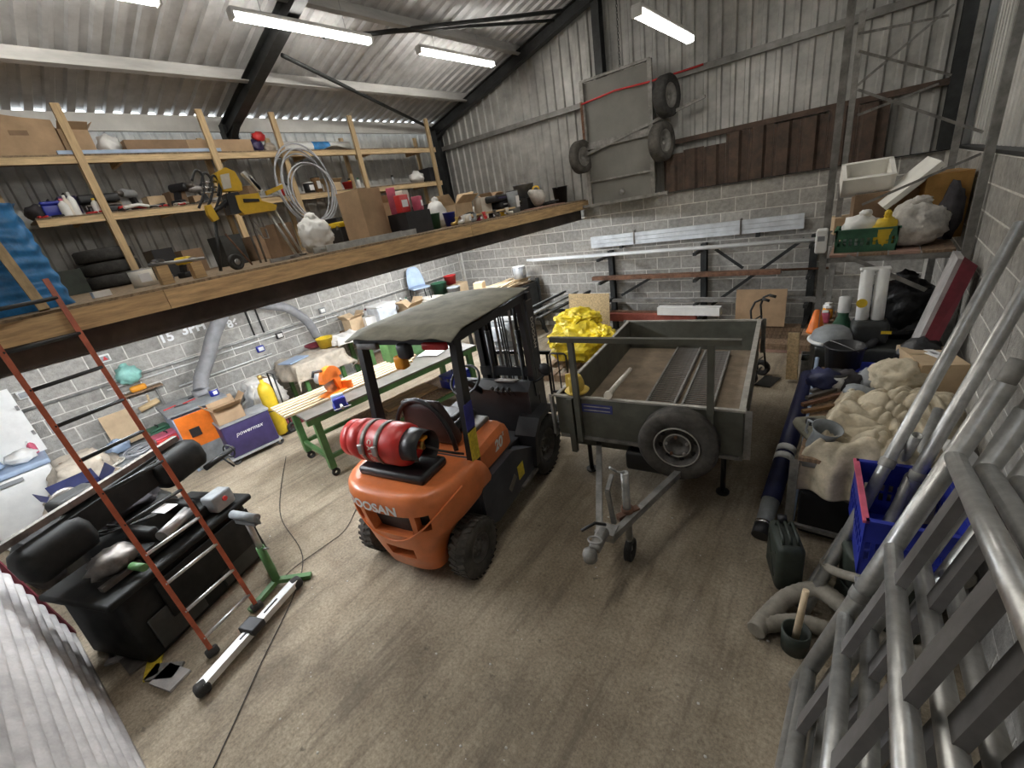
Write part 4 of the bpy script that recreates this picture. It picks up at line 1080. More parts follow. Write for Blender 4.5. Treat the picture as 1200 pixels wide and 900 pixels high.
for i in range(3):
    beam('scaffold_board', ('pinkish bottom', 'brown middle', 'brown top')[i]+' board of the low stack behind the trailer', 'board', (-3.9, 7.60-.02*i, .03+.05*i), (-.30, 7.62, .03+.05*i), .26, .045, ('pink_wood', 'old_wood', 'old_wood')[i], 'brown boards behind the trailer')
for i in range(5):
    beam('plank', ('lowest', 'second lowest', 'middle', 'second highest', 'highest')[i]+' weathered plank in the stack behind the sack truck', 'plank', (-1.9+.1*i, 7.98-.01*i, .03+.062*i), (.25-.06*i, 7.98, .03+.062*i), .24, .055, 'old_wood', 'weathered planks behind the hand truck')
cb_ = MB().box((0, 0, .30), (.72, .012, .60), Matrix.Rotation(-.08, 3, 'X')).build('cardboard_sheet', 'cardboard', None); cb_.location = (-1.23, 7.80, .345); tag(cb_, 'brown cardboard sheet leaning on the rack above the weathered planks', 'cardboard')
# OSB sheet, grey lengths, yellow tarp
ob = MB().box((0, 0, .51), (.88, .012, 1.0), Matrix.Rotation(-.12, 3, 'X')).build('osb_sheet', 'osb', None); ob.location = (-4.12, 7.35, .01); tag(ob, 'square of pale chipboard leaning upright behind the yellow tarpaulin', 'board')
random.seed(11)
lt = thing('steel_trestle', 'low dark trestle under the sloping pile of steel offcuts', 'trestle', (-5.1, 7.55, 0))
for s in (-1, 1):
    MB().bar((s*.45, -.35, 0), (s*.45, -.05, .62), .05, .05, up=(0, 1, 0)).build('leg', 'black_steel', lt); MB().bar((s*.45, .35, 0), (s*.45, .05, .62), .05, .05, up=(0, 1, 0)).build('leg', 'black_steel', lt)
MB().bar((-.6, 0, .62), (.6, 0, .62), .08, .06).build('top_rail', 'black_steel', lt)
for i in range(9):
    x = -5.55+.11*i; z = .68+.035*(i % 3)
    beam('steel_offcut', 'grey steel offcut lying across the dark trestle beside the chipboard square', 'steel', (x-.10, 6.75+random.uniform(-.15, .1), z), (x+.1+random.uniform(0, .15), 8.25, z+.12), .05, .03, random.choice(['galv_dull', 'black_steel', 'rust', 'galv']), 'steel offcuts on the trestle')
ty = thing('yellow_tarpaulin', 'crumpled bright yellow tarpaulin bundle heaped beside the trailer', 'tarpaulin', (-3.70, 6.15, 0), .2)
MB().blob((-.05, .15, .38), (1.15, .95, .74), .20, 2.2, 4, 4, .15, .28).build('folded_bundle', 'yellow_tarp', ty)
MB().blob((-.12, .38, .72), (.85, .66, .44), .24, 2.4, 9, 4, .1, .30).build('upper_fold', 'yellow_tarp', ty)
MB().blob((.40, .05, .56), (.45, .75, .24), .3, 3.0, 5, 4, .1, .4, .5).build('loose_corner', 'yellow_tarp', ty)
for o_ in ty.children:
    o_.data.polygons.foreach_set('use_smooth', [False]*len(o_.data.polygons))
plt = thing('pallet', 'wooden pallet under the yellow tarpaulin', 'pallet', (-3.70, 6.15, 0), .1)
# (the tarpaulin stands on the floor; the pallet boards show at its edge)
for i in range(5): MB().box((-.48+.24*i, 0, .125), (.10, 1.3, .02)).build('deck_slat', 'old_wood', plt)
for y in (-.58, 0, .58): MB().box((0, y, .057), (1.1, .1, .115)).build('bearer', 'old_wood', plt)
ty.location.z = .06

# hand truck, offcut, garden box behind the trailer
ht = thing('sack_truck', 'black sack truck standing behind the rear corner of the trailer', 'sack truck', (-.92, 6.35, 0), 1.35)
for s in (-1, 1):
    MB().tube([(s*.15, .02, .12), (s*.15, .10, .7), (s*.15, .14, 1.05), (s*.13, .10, 1.16), (s*.10, .02, 1.20)], .014, 8).build('side_tube', 'black_steel', ht)
    tyre(MB(), (s*.20, .10, .115), .112, .06, .05, 'X').build('wheel', 'rubber', ht)
    MB().tube([(s*.10, .02, 1.20), (s*.10, -.06, 1.18)], .02, 8).build('hand_grip', 'rubber', ht)
for z in (.3, .6, .9): MB().cyl((-.15, .05+z*.08, z), (.15, .05+z*.08, z), .010, seg=8).build('cross_tube', 'black_steel', ht)
MB().cyl((-.20, .10, .115), (.20, .10, .115), .012).build('axle', 'black_steel', ht)
MB().box((0, -.07, .012), (.36, .20, .008)).build('toe_plate', 'black_steel', ht)
o = MB().bar((0, 0, 0), (-.03, .12, .62), .13, .07, up=(0, 1, 0)).build('timber_offcut', 'timber_pale', None); o.location = (-.58, 6.40, .05); tag(o, 'pale square timber offcut standing on end beside the sack truck', 'timber')
gx = thing('planter_box', 'dark metal box holding a green ball beside the timber offcut', 'box', (-.30, 6.30, 0), .1)
mbx = MB().box((0, 0, .17), (.36, .34, .02)); 
for s in (-1, 1): mbx.box((s*.18, 0, .30), (.012, .34, .28)); mbx.box((0, s*.17, .30), (.36, .012, .28))
mbx.build('box_shell', 'galv_dull', gx)
for sx in (-1, 1):
    for sy in (-1, 1): MB().bar((sx*.17, sy*.16, 0), (sx*.17, sy*.16, .18), .03, .03, up=(0, 1, 0)).build('leg', 'black_steel', gx)
MB().tube([(-.18, -.17, .45), (-.18, -.17, .52), (.18, -.17, .52), (.18, -.17, .45)], .012, 6).build('carry_bar', 'black_steel', gx)
MATS['bright_green'] = mat('bright_green', (.05, .35, .12), .5)
o = MB().blob((0, 0, 0), (.17, .17, .17), .05).build('green_ball', 'bright_green', None); o.location = (-.30, 6.30, .267); tag(o, 'bright green ball sitting in the dark metal box', 'ball')
# ================================================================== WORKBENCH AND THE SPACE UNDER THE MEZZANINE
BR = -math.radians(6.5)
bn = thing('workbench', 'long steel topped workbench on green legs with castors', 'workbench', (-5.32, 3.35, 0), BR)
BL, BW, BZ = 2.75, .98, .90
MB().box((0, 0, BZ-.012), (BW, BL, .024)).build('bench_top', 'bench_steel', bn)
for s in (-1, 1): MB().bar((s*(BW/2-.03), -BL/2, BZ-.06), (s*(BW/2-.03), BL/2, BZ-.06), .05, .07).build('top_rail', 'green_paint', bn)
for y in (-BL/2+.12, BL/2-.12):
    for x in (-BW/2+.08, BW/2-.08):
        lg = MB().bar((x, y, .13), (x, y, BZ-.02), .08, .08, up=(0, 1, 0)).build('leg', 'green_paint', bn)
        c = MB().bar((x, y, .10), (x, y, .14), .06, .06, up=(0, 1, 0)); tyre(c, (x, y+.015, .055), .053, .035, .02, 'X'); c.build('castor', 'rubber', lg)
    MB().bar((-BW/2+.08, y, .28), (BW/2-.08, y, .28), .05, .05).build('end_rail', 'green_paint', bn)
for s in (-1, 1): MB().bar((s*(BW/2-.08), -BL/2+.12, .28), (s*(BW/2-.08), BL/2-.12, .28), .05, .05).build('lower_rail', 'green_paint', bn)
MB().box((0, .35, .315), (BW-.2, BL-.95, .02)).build('under_shelf', 'old_wood', bn)
def B(x, y, z=0.0): return bn.location+Matrix.Rotation(BR, 3, 'Z') @ Vector((x, y, BZ+z))
def Bp(px, py, z=BZ): return az(px, py, z)
# timber lengths
random.seed(5)
for i in range(6):
    p0 = Bp(318+3*i, 479+2.0*i, BZ+.02); d = B(.0, 1)-B(0, 0)
    p1 = p0+d*(2.35-.1*i)
    beam('timber_strip', ('first', 'second', 'third', 'fourth', 'fifth', 'sixth')[i]+' pale timber strip along the workbench, counted from its wall side', 'timber', (p0.x, p0.y, BZ+.016), (p1.x, p1.y, BZ+.016), .055, .028, 'pale_lath', 'timber strips on the workbench')
# chop saw (orange)
cs = thing('chop_saw', 'orange chop saw with grey motor on the workbench', 'saw', Bp(393, 462), BR+.5)
MB().box((0, 0, .02), (.26, .34, .04)).build('saw_base', 'plastic_orange', cs)
MB().bar((0, .12, .04), (0, .05, .30), .10, .10, up=(0, 1, 0)).build('saw_arm', 'plastic_orange', cs)
MB().prism([(.18*math.cos(a), .22+.18*math.sin(a)) for a in [PI*i/12 for i in range(13)]], -.03, .05, plane='YZ').build('blade_guard', 'plastic_orange', cs)
MB().lathe([(.001, -.004), (.16, -.003), (.16, .003), (.001, .004)], (.01, 0, .21), 'X', 28).build('blade', 'steel_bare', cs)
MB().cyl((-.20, 0, .24), (-.03, 0, .24), .07, seg=16).build('motor', 'plastic_grey', cs)
MB().tube([(0, -.10, .38), (0, -.24, .42), (0, -.28, .36)], .018, 8).build('handle', 'plastic_black', cs)
MB().box((0, .14, .09), (.40, .03, .10)).build('fence', 'plastic_orange', cs)
# blue vice
vc = thing('bench_vice', 'blue bench vice bolted to the front edge of the workbench', 'vice', Bp(400, 478)+Vector((0, .0, 0)), BR+1.3)
MB().rbox((0, 0, .03), (.17, .16, .06), .015).build('vice_base', 'plastic_blue', vc)
MB().rbox((0, .06, .11), (.15, .07, .12), .02).build('fixed_jaw', 'plastic_ltblue', vc)
MB().rbox((0, -.08, .11), (.15, .06, .12), .02).build('moving_jaw', 'plastic_blue', vc)
MB().cyl((0, -.24, .08), (0, .05, .08), .018).build('screw', 'steel_bare', vc); MB().cyl((-.10, -.23, .08), (.10, -.23, .08), .008).build('handle_bar', 'steel_bare', vc)
# charger / radio, jar, paper on bench
rd = thing('site_charger', 'dark battery charger with white edge on the workbench', 'charger', Bp(464, 416), BR)
MB().rbox((0, 0, .06), (.26, .20, .12), .03).build('charger_body', 'machine_grey', rd); MB().rbox((.0, .0, .135), (.20, .12, .04), .015).build('battery', 'plastic_black', rd); MB().box((-.132, 0, .06), (.006, .16, .08)).build('front_panel', 'plastic_white', rd)
pp = MB().grid(lambda u, v: ((u-.5)*.36, (v-.5)*.5, .004+.012*math.sin(3*u+2*v)), 8, 8).build('paper_sheet', 'paper', None, solid=.002); pp.location = Bp(510, 412)+Vector((0, 0, .012)); pp.rotation_euler = (0, 0, .3); tag(pp, 'white paper sheet curling on the far end of the workbench', 'paper')
bt = bucket('pale cloth bundle in a grey tub at the far end of the workbench', Bp(507, 402), .15, .12, 'plastic_grey', 'tub', False, None, 'white_cloth', 'tub')
gd = carton('green storage case standing on the bench behind the timber strips', B(-.30, .55), (.26, .62, .34), BR, 'green_paint', False, name='storage_case'); gd['category'] = 'case'
# under shelf timber, blue case
for i in range(4):
    beam('short_board', 'short rough board stacked on the shelf under the workbench', 'board', B(-.25+.13*i, -.25, -.56+.0)+Vector((0, 0, .0)), B(-.25+.13*i, .75, -.56), .12, .04, 'old_wood' if i % 2 else 'timber', 'boards under the workbench')
for i in range(3):
    beam('short_board', 'short rough board stacked on the shelf under the workbench', 'board', B(-.15+.13*i, -.20, -.515), B(-.15+.13*i, .7, -.515), .12, .04, 'timber', 'boards under the workbench')
toolbox('blue tool case on the shelf under the workbench', B(.25, 1.02, -.575)-Vector((0, 0, 0)), (.30, .42, .22), 'plastic_blue', BR)
# grey milling machine beyond the forklift
gm = thing('pillar_machine', 'grey cast machine with guard and handles standing beyond the workbench', 'machine', (-4.45, 5.15, 0), .2)
MB().rbox((0, 0, .05), (.62, .60, .10), .03).build('machine_base', 'machine_grey', gm)
MB().rbox((0, .06, .50), (.34, .36, .84), .05).build('column', 'machine_grey', gm)
MB().rbox((0, -.02, 1.02), (.50, .46, .30), .06).build('head', 'machine_grey', gm)
MB().rbox((.02, -.30, 1.02), (.26, .12, .22), .03).build('guard', 'clear_plastic', gm)
MB().rbox((0, -.16, .72), (.56, .44, .06), .015).build('table', 'bench_steel', gm)
MB().tube([(.26+.10*math.cos(2*PI*i/18), -.10, .98+.10*math.sin(2*PI*i/18)) for i in range(18)], .012, 6, closed=True).build('hand_wheel', 'black_steel', gm)
MB().tube([(.22, -.22, .75), (.34, -.30, .60), (.36, -.30, .40)], .012, 6).build('crank', 'steel_bare', gm)
o = MB().box((0, 0, 0), (.50, .09, .05)).build('spirit_level', 'plastic_white', None); o.location = gm.location+Vector((0, -.05, 1.198)); o.rotation_euler = (0, 0, .35); tag(o, 'white level lying on top of the grey cast machine', 'level')

# ---- long wall bench under the mezzanine
WB = thing('wall_bench', 'cluttered timber bench running along the block wall under the mezzanine', 'workbench', (-7.93, 6.10, 0))
MB().box((0, 0, 1.0), (.84, 3.2, .04)).build('bench_top', 'old_wood', WB)
for y in (-1.5, 0, 1.5):
    for x in (-.34, .34): MB().bar((x, y, 0), (x, y, .98), .07, .07, up=(0, 1, 0)).build('leg', 'green_paint', WB)
MB().box((0, 0, .30), (.76, 3.1, .03)).build('under_shelf', 'old_wood', WB)
def S(px, py, x, z=1.021):
    q = ax(px, py, x); return Vector((x, q.y, z))
drape('off-white dust sheet over the end of the wall bench below the duct', (-7.80, 3.5, .0), (.74, .9, .92), 'canvas', .34, 3, 'dust_sheet', 'dust sheet', wr=.03, flare=.16)
dt = thing('draped_table', 'low table hidden under the off-white dust sheet', 'table', (-7.80, 3.5, 0))
MB().box((0, 0, .87), (.74, .84, .04)).build('top', 'old_wood', dt)
for sx in (-1, 1):
    for sy in (-1, 1): MB().bar((sx*.32, sy*.36, 0), (sx*.32, sy*.36, .85), .06, .06, up=(0, 1, 0)).build('leg', 'green_paint', dt)
o = drape('white cloth hanging over a stand beside the yellow cylinder', (-7.75, 2.50, 0), (.24, .30, .86), 'white_cloth', .62, 8, 'white_sheet', 'cloth', wr=.05, flare=.12)
sn = thing('cloth_stand', 'small stand hidden under the white hanging cloth', 'stand', (-7.75, 2.50, 0))
for s in (-1, 1): MB().bar((s*.08, 0, 0), (s*.08, 0, .83), .04, .04, up=(0, 1, 0)).build('post', 'old_wood', sn)
MB().box((0, 0, .835), (.24, .28, .03)).build('shelf', 'old_wood', sn)
bucket('small yellow tub on the dust sheet end of the wall bench', S(385, 412, -7.80, .95), .15, .17, 'plastic_yellow', 'yellow_tub', False, None, None, 'tub')
o = MB().lathe([(.001, .01), (.10, .0), (.17, .06), (.175, .075), (.16, .06), (.09, .02), (.001, .02)], seg=24).build('red_bowl', 'maroon', None); o.location = S(367, 402, -8.05, .95); tag(o, 'dark red bowl beside the small yellow tub', 'bowl')
o = MB().box((0, 0, .01), (.30, .42, .02)).build('catalogue', 'plastic_ltblue', None); o.location = S(345, 425, -7.72, .945); o.rotation_euler = (0, 0, .3); tag(o, 'pale blue booklet lying on the dust sheet', 'booklet')
drape('crumpled white bag laid along the wall bench behind the chop saw', S(415, 408, -7.72, .90)+Vector((0, -.12, 0)), (.34, .50, .14), 'white_cloth', .12, 5, 'plastic_bag', 'bag', wr=.04, crown=.05)
carton('small cardboard box of fittings on the wall bench under the conduit', S(418, 392, -8.02), (.24, .32, .24), .1, 'cardboard_pale')
carton('white carton on the wall bench beside the clear storage tub', S(430, 386, -7.85), (.2, .22, .2), -.2, 'plastic_white', False, name='white_carton')
tb = thing('storage_tub', 'clear plastic storage tub with lid on the wall bench', 'tub', S(446, 378, -7.8), .0)
MB().rbox((0, 0, .17), (.38, .46, .34), .03, None, 1.05).build('tub_body', 'clear_plastic', tb); MB().rbox((0, 0, .355), (.42, .50, .04), .015).build('lid', 'plastic_white', tb)
bottle('maroon topped jug behind the clear storage tub', S(430, 368, -8.1), .07, .32, 'plastic_white', 'maroon', name='jug')
drill('grey hand drill lying between the clear tub and the cardboard tray', S(468, 375, -7.75), 1.2, 'plastic_grey', 1.3)
carton('shallow cardboard tray on the wall bench', S(482, 366, -7.72), (.32, .40, .16), .05, 'cardboard_pale', True)
bottle('brown bottle standing by the blue chair back', S(471, 352, -8.12), .05, .30, 'leather_brown', 'plastic_white')
bottle('white spray bottle standing by the blue chair back', S(478, 353, -8.02), .045, .28, 'plastic_white', 'plastic_green')
cb = thing('blue_chair', 'light blue plastic chair standing on the wall bench', 'chair', S(487, 350, -8.02, 1.021), 1.2)
MB().grid(lambda u, v: ((u-.5)*(.42-.10*v*v), .16+.06*v+.05*(2*u-1)**2*-1, .42+.44*v-.10*(2*u-1)**4*v), 14, 12).build('chair_back', 'plastic_ltblue', cb, solid=.014)
MB().rbox((0, 0, .40), (.42, .40, .035), .015).build('seat', 'plastic_ltblue', cb)
for sx in (-1, 1):
    for sy in (-1, 1): MB().cyl((sx*.19, sy*.18, 0), (sx*.17, sy*.16, .40), .014, seg=8).build('leg', 'black_steel', cb)
coil('thick coil of white rope heaped on the wall bench', S(510, 352, -7.72), .26, .028, 7, 'rope_white', name='rope_coil', spread=.22, seed=4)
bucket('dark green plastic bin on the wall bench beside the rope', S(524, 342, -7.95), .19, .36, 'plastic_green', 'green_bin', False, None, None, 'bin')
bucket('grey plastic pail in front of the red tub', S(538, 352, -7.60), .16, .24, 'clear_plastic', 'pail', False, None, None, 'pail')
bucket('bright red tub standing on the cardboard box at the end of the wall bench', S(536, 330, -7.8, 1.292), .15, .20, 'plastic_red', 'red_tub', False, None, None, 'tub')
carton('orange and white carton under the red tub', S(536, 330, -7.8), (.34, .34, .27), .0, 'cardboard_pale', False)
# stillage of laths
sl = thing('stillage', 'tall dark steel stillage piled with pale laths near the back corner', 'stillage', (-6.25, 7.35, 0), -.05)
for sx in (-1, 1):
    for sy in (-1, 1): MB().bar((sx*.42, sy*.80, 0), (sx*.42, sy*.80, 1.22), .06, .06, up=(0, 1, 0)).build('corner_post', 'black_steel', sl)
for s in (-1, 1):
    MB().box((s*.42, 0, .80), (.02, 1.6, .72)).build('side_plate', 'black_steel', sl); MB().box((0, s*.80, .80), (.82, .02, .72)).build('end_plate', 'black_steel', sl)
MB().box((0, 0, 1.10), (.80, 1.56, .03)).build('filler_deck', 'old_wood', sl)
random.seed(21)
for i in range(26):
    x = -6.25+random.uniform(-.30, .30); y = 7.35+random.uniform(-.12, .12); a = random.uniform(-.25, .25); z = 1.135+.03*(i//6)+.008
    d = Vector((math.sin(a), math.cos(a), 0))*random.uniform(.55, .78)
    beam('lath', 'pale wooden lath lying loose on the dark stillage', 'lath', (x-d.x, y-d.y, z), (x+d.x, y+d.y, z+.012), .05, .022, 'pale_lath', 'laths on the stillage')
tin('large pale tin standing on the laths of the stillage', (-6.05, 7.85, 1.285), .14, .26, 'plastic_grey', 'plastic_white')
carton('small yellow carton among the laths on the stillage', (-6.4, 6.85, 1.285), (.2, .22, .15), .4, 'cardboard_pale', False)

# ---- duct, conduit, graffiti, switches on the wall
du = thing('extraction_duct', 'fat grey flexible duct dropping from the deck to the orange machine', 'duct', (-7.9, 2.0, 1.0))
P_ = [(-7.95, 2.70, 2.33), (-7.97, 2.52, 2.05), (-8.0, 2.25, 1.72), (-8.0, 2.05, 1.42), (-7.9, 1.83, 1.18), (-7.75, 1.70, 1.0)]
def smooth(P, n=6):
    P = [Vector(p) for p in P]; out = []
    for i in range(len(P)-1):
        p0, p1, p2, p3 = P[max(i-1, 0)], P[i], P[i+1], P[min(i+2, len(P)-1)]
        for k in range(n):
            t = k/n; out.append(.5*((2*p1)+(p2-p0)*t+(2*p0-5*p1+4*p2-p3)*t*t+(3*p1-p0-3*p2+p3)*t**3))
    return out+[P[-1]]
def ribbed(P, r, rib=.006, n=8):
    pts = smooth(P, n); rr = [r+(rib if i % 2 else 0) for i in range(len(pts))]; return pts, rr
pts, rr = ribbed([Vector(p)-du.location for p in P_], .10)
MB().tube(pts, rr, 16).build('flexible_hose', 'duct_grey', du)
MB().lathe([(.115, 0), (.115, .08), (.10, .08), (.10, 0)], (-7.75+7.9, 1.70-2.0, -.04), 'Z', 20).build('cuff', 'duct_grey', du)
du2 = thing('extraction_duct', 'grey flexible duct sweeping across the wall down to the dust sheet', 'duct', (-8.0, 3.0, 1.6))
pts, rr = ribbed([Vector(p)-du2.location for p in [(-8.05, 2.78, 2.34), (-8.1, 2.86, 2.14), (-8.1, 3.1, 1.98), (-8.05, 3.5, 1.80), (-8.0, 3.75, 1.5), (-8.0, 3.85, 1.14)]], .075)
MB().tube(pts, rr, 14).build('flexible_hose', 'duct_grey', du2)
for (z, y0, y1, lab) in ((1.42, -.6, 7.9, 'long grey conduit pipe clipped along the block wall'), (1.34, .8, 4.6, 'thin pale conduit clipped just below the long grey one'), (1.05, 1.6, 3.1, 'short white rail fixed low on the block wall behind the orange machine')):
    t = thing('conduit', lab, 'conduit', (XL+.032, (y0+y1)/2, z))
    l = (y1-y0)/2; MB().cyl((0, -l, 0), (0, l, 0), .020 if z > 1.4 else .013, seg=10).build('pipe', 'galv' if z > 1.4 else 'plastic_white', t)
    n = max(2, int(l*2/1.2))
    for i in range(n): MB().box((-.008, -l+.1+i*(2*l-.2)/(n-1), 0), (.035, .025, .06)).build('clip', 'steel_bare', t)
for y, lab in ((2.95, 'thin black vertical conduit on the block wall beneath the deck'), (3.12, 'second thin dark vertical conduit next to the black one')):
    rod('vertical_conduit', lab, 'conduit', (XL+.02, y, 1.45), (XL+.02, y, 2.52), .014, 'black_steel')
for y, z, m, lab in ((2.95, 1.20, 'plastic_blue', 'blue wall socket below the conduit near the dust sheet'), (.95, 1.78, 'plastic_white', 'white socket plate with a red mark on the block wall'), (.05, 1.62, 'plastic_white', 'white double socket on the block wall by the white board'), (3.35, 1.32, 'plastic_black', 'black wall socket beside the blue one'), (4.3, 1.52, 'machine_grey', 'grey isolator switch on the block wall above the wall bench')):
    t = thing('wall_socket', lab, 'socket', (XL+.008, y, z))
    MB().rbox((.025, 0, 0), (.05, .13, .11), .012).build('backbox', m, t); MB().rbox((.055, 0, 0), (.012, .09, .07), .005).build('faceplate', 'plastic_white' if m != 'plastic_white' else 'plastic_grey', t)
    if 'red' in lab: MB().prism([(-.03, -.025), (.03, -.025), (0, .035)], .062, .064, plane='YZ').build('red_mark', 'plastic_red', t)
# chalked writing
gr = thing('wall_writing', 'white chalk writing on the block wall beneath the mezzanine beam', 'graffiti', (XL+.004, 2.3, 1.85))
for s_, y, z, sz in (('15', -.56, -.03, .20), ('3PH', -.17, .0, .20), ('1A', .36, .10, .20), ('86', .40, -.10, .18)):
    text_obj('chalk_text', s_, sz, 'chalk', gr, frame(Vector((0, y, z)), (0, 1, 0), (1, 0, 0)), .001, bold=True)

# ---- machines and clutter along the wall under the deck
om = thing('extractor', 'orange and pale blue extraction machine with cluttered top against the wall', 'machine', (-7.62, 1.50, 0), -.06)
MB().prism([(-.36, 0), (.30, 0), (.36, .72), (.30, .92), (-.36, .92)], -.34, .34, plane='XZ').build('cabinet', 'plastic_ltblue', om)
MB().box((.364, 0, .62), (.012, .66, .52), Matrix.Rotation(.08, 3, 'Y')).build('front_panel', 'plastic_orange', om)
MB().box((.374, -.16, .60), (.012, .13, .13)).build('switch_panel', 'plastic_black', om)
MB().box((0, 0, .93), (.76, .76, .03)).build('top_tray', 'machine_grey', om)
MB().box((.335, .0, .20), (.012, .62, .34), Matrix.Rotation(.08, 3, 'Y')).build('vent_panel', 'machine_grey', om)
random.seed(31)
for i in range(5):
    toolc = random.choice(['plastic_red', 'plastic_black', 'plastic_blue', 'steel_bare'])
    t = thing('spanner', 'spanner lying loose on top of the orange machine', 'spanner', (-7.70+random.uniform(-.18, .26), 1.25+.12*i, .945), random.uniform(-.5, .5), 'hand tools on the orange machine')
    MB().bar((0, -.09, .008), (0, .09, .008), .02, .012).build('shank', toolc, t)
    MB().lathe([(.012, 0), (.026, 0), (.026, .014), (.012, .014), (.012, 0)], (0, .10, 0), 'Z', 10).build('ring_end', 'steel_bare', t)
tin('small blue tin on top of the orange machine', (-7.45, 1.78, .945), .06, .1, 'plastic_blue')
pw_ = thing('plasma_welder', 'dark purple welding set on a wheeled base with white lettering', 'welder', (-7.02, 1.86, 0), -.08)
MB().rbox((0, 0, .36), (.34, .66, .50), .02).build('case', 'plastic_purple', pw_)
MB().box((0, 0, .625), (.36, .68, .03)).build('top_lip', 'plastic_grey', pw_)
MB().box((0, 0, .095), (.36, .72, .03)).build('base_tray', 'plastic_grey', pw_)
text_obj('lettering', 'powermax', .085, 'white_paint', pw_, frame(Vector((.172, 0, .44)), (0, 1, 0), (1, 0, 0)), .001, shear=.3)
for s in (-1, 1):
    for y in (-.30, .32): tyre(MB(), (s*.14, y, .055), .055, .04, .02, 'X').build('wheel', 'rubber', pw_)
carton('open cardboard box sitting on the purple welding set', (-7.02, 1.72, .642), (.26, .36, .22), -.08, 'cardboard')
yc = thing('gas_cylinder', 'tall yellow gas cylinder strapped to a trolley beside the purple welder', 'gas cylinder', (-7.18, 2.36, 0), 0)
MB().lathe([(.001, .03), (.10, .03), (.11, .06), (.11, .78), (.095, .86), (.05, .92), (.03, .93), (.03, .98), (.001, .98)], seg=22).build('cylinder', 'plastic_yellow', yc)
MB().lathe([(.112, .46), (.112, .475), (.108, .475)], seg=22).build('band', 'black_steel', yc)
tyre(MB(), (.10, .14, .085), .085, .05, .035, 'X').build('wheel', 'rubber', yc); tyre(MB(), (-.10, .14, .085), .085, .05, .035, 'X').build('wheel', 'rubber', yc)
MB().bar((-.13, .12, .03), (.13, .12, .03), .22, .02).build('trolley_plate', 'black_steel', yc)
MB().tube([(-.10, .13, .1), (-.10, .16, 1.02), (.10, .16, 1.02), (.10, .13, .1)], .014, 8).build('trolley_frame', 'black_steel', yc)
MB().lathe([(.02, .98), (.035, 1.0), (.035, 1.05), (.001, 1.06)], seg=12).build('valve', 'brass', yc)
toolbox('dark red metal toolbox on the floor under the white hanging cloth', (-7.38, 2.62, 0), (.28, .42, .22), 'maroon', .2)
# teal bag, orange torch, hammer on the wall
sack('pale teal plastic bag hanging on the block wall', (XL+.14, 1.08, 1.34), (.2, .30, .30), 'plastic_teal', 3, .3, .3, 'hanging_bag', 'bag', neck=True, sub=3)
MB().cyl((0, 0, 0), (.06, 0, .0), .01).build('x', 'steel_bare') if False else None
o = MB().rbox((0, 0, 0), (.10, .20, .09), .03).build('orange_torch', 'lens_amber', None); o.location = (XL+.09, 1.12, 1.245); tag(o, 'orange torch tucked on the wall ledge beneath the teal bag', 'torch')
lgd = MB().box((0, 0, 0), (.16, .5, .02)).build('wall_ledge', 'old_wood', None); lgd.location = (XL+.082, 1.15, 1.19); tag(lgd, 'narrow timber ledge fixed to the block wall under the orange torch', 'ledge')
ml = thing('mallet', 'wooden mallet hanging on the block wall beside the upright rail', 'mallet', (XL+.06, 1.15, .92))
MB().cyl((.02, -.14, 0), (.02, .12, .05), .045, seg=14).build('mallet_head', 'timber_pale', ml); MB().cyl((.02, 0, .02), (.0, .03, .18), .014).build('mallet_handle', 'timber_pale', ml)
beam('upright_rail', 'thin grey upright rail on the block wall beside the mallet', 'rail', (XL+.02, 1.32, 0), (XL+.02, 1.32, 1.18), .05, .03, 'galv_dull', up=(0, 1, 0))
o = MB().box((0, 0, .25), (.02, .36, .48), Matrix.Rotation(-.25, 3, 'Y')).build('cardboard_piece', 'cardboard_pale', None); o.location = (-8.18, .72, .55); tag(o, 'torn cardboard piece leaning on the wall above the scrap pile', 'cardboard')
# low trestle shelf with the scrap pile
ls = thing('low_shelf', 'low metal shelf along the wall carrying scrap and tool boxes', 'shelf', (-7.86, .72, 0))
MB().box((0, 0, .50), (.84, 1.05, .03)).build('shelf_plate', 'machine_grey', ls)
for sx in (-1, 1):
    for sy in (-1, 1): MB().bar((sx*.36, sy*.46, 0), (sx*.36, sy*.46, .49), .04, .04, up=(0, 1, 0)).build('leg', 'black_steel', ls)
toolbox('red and white toolbox on the low metal shelf beside the orange machine', (-7.62, 1.06, .516), (.26, .34, .14), 'plastic_red', .1, 'plastic_pink')
toolbox('dark teal toolbox behind the red one on the low shelf', (-7.98, 1.04, .516), (.22, .26, .17), 'plastic_green', .1)
coil('tangle of grey cable on the low metal shelf', (-7.68, .62, .516), .15, .010, 6, 'hose_grey', spread=.3, seed=6)
coil('tangle of white cable heaped on the low metal shelf', (-7.62, .42, .516), .12, .008, 5, 'rope_white', spread=.3, seed=9)
sack('pale blue carrier bag on the low metal shelf', (-7.95, .56, .516), (.26, .30, .2), 'plastic_ltblue', 5, .3, .3, 'carrier_bag', 'bag', sub=3)
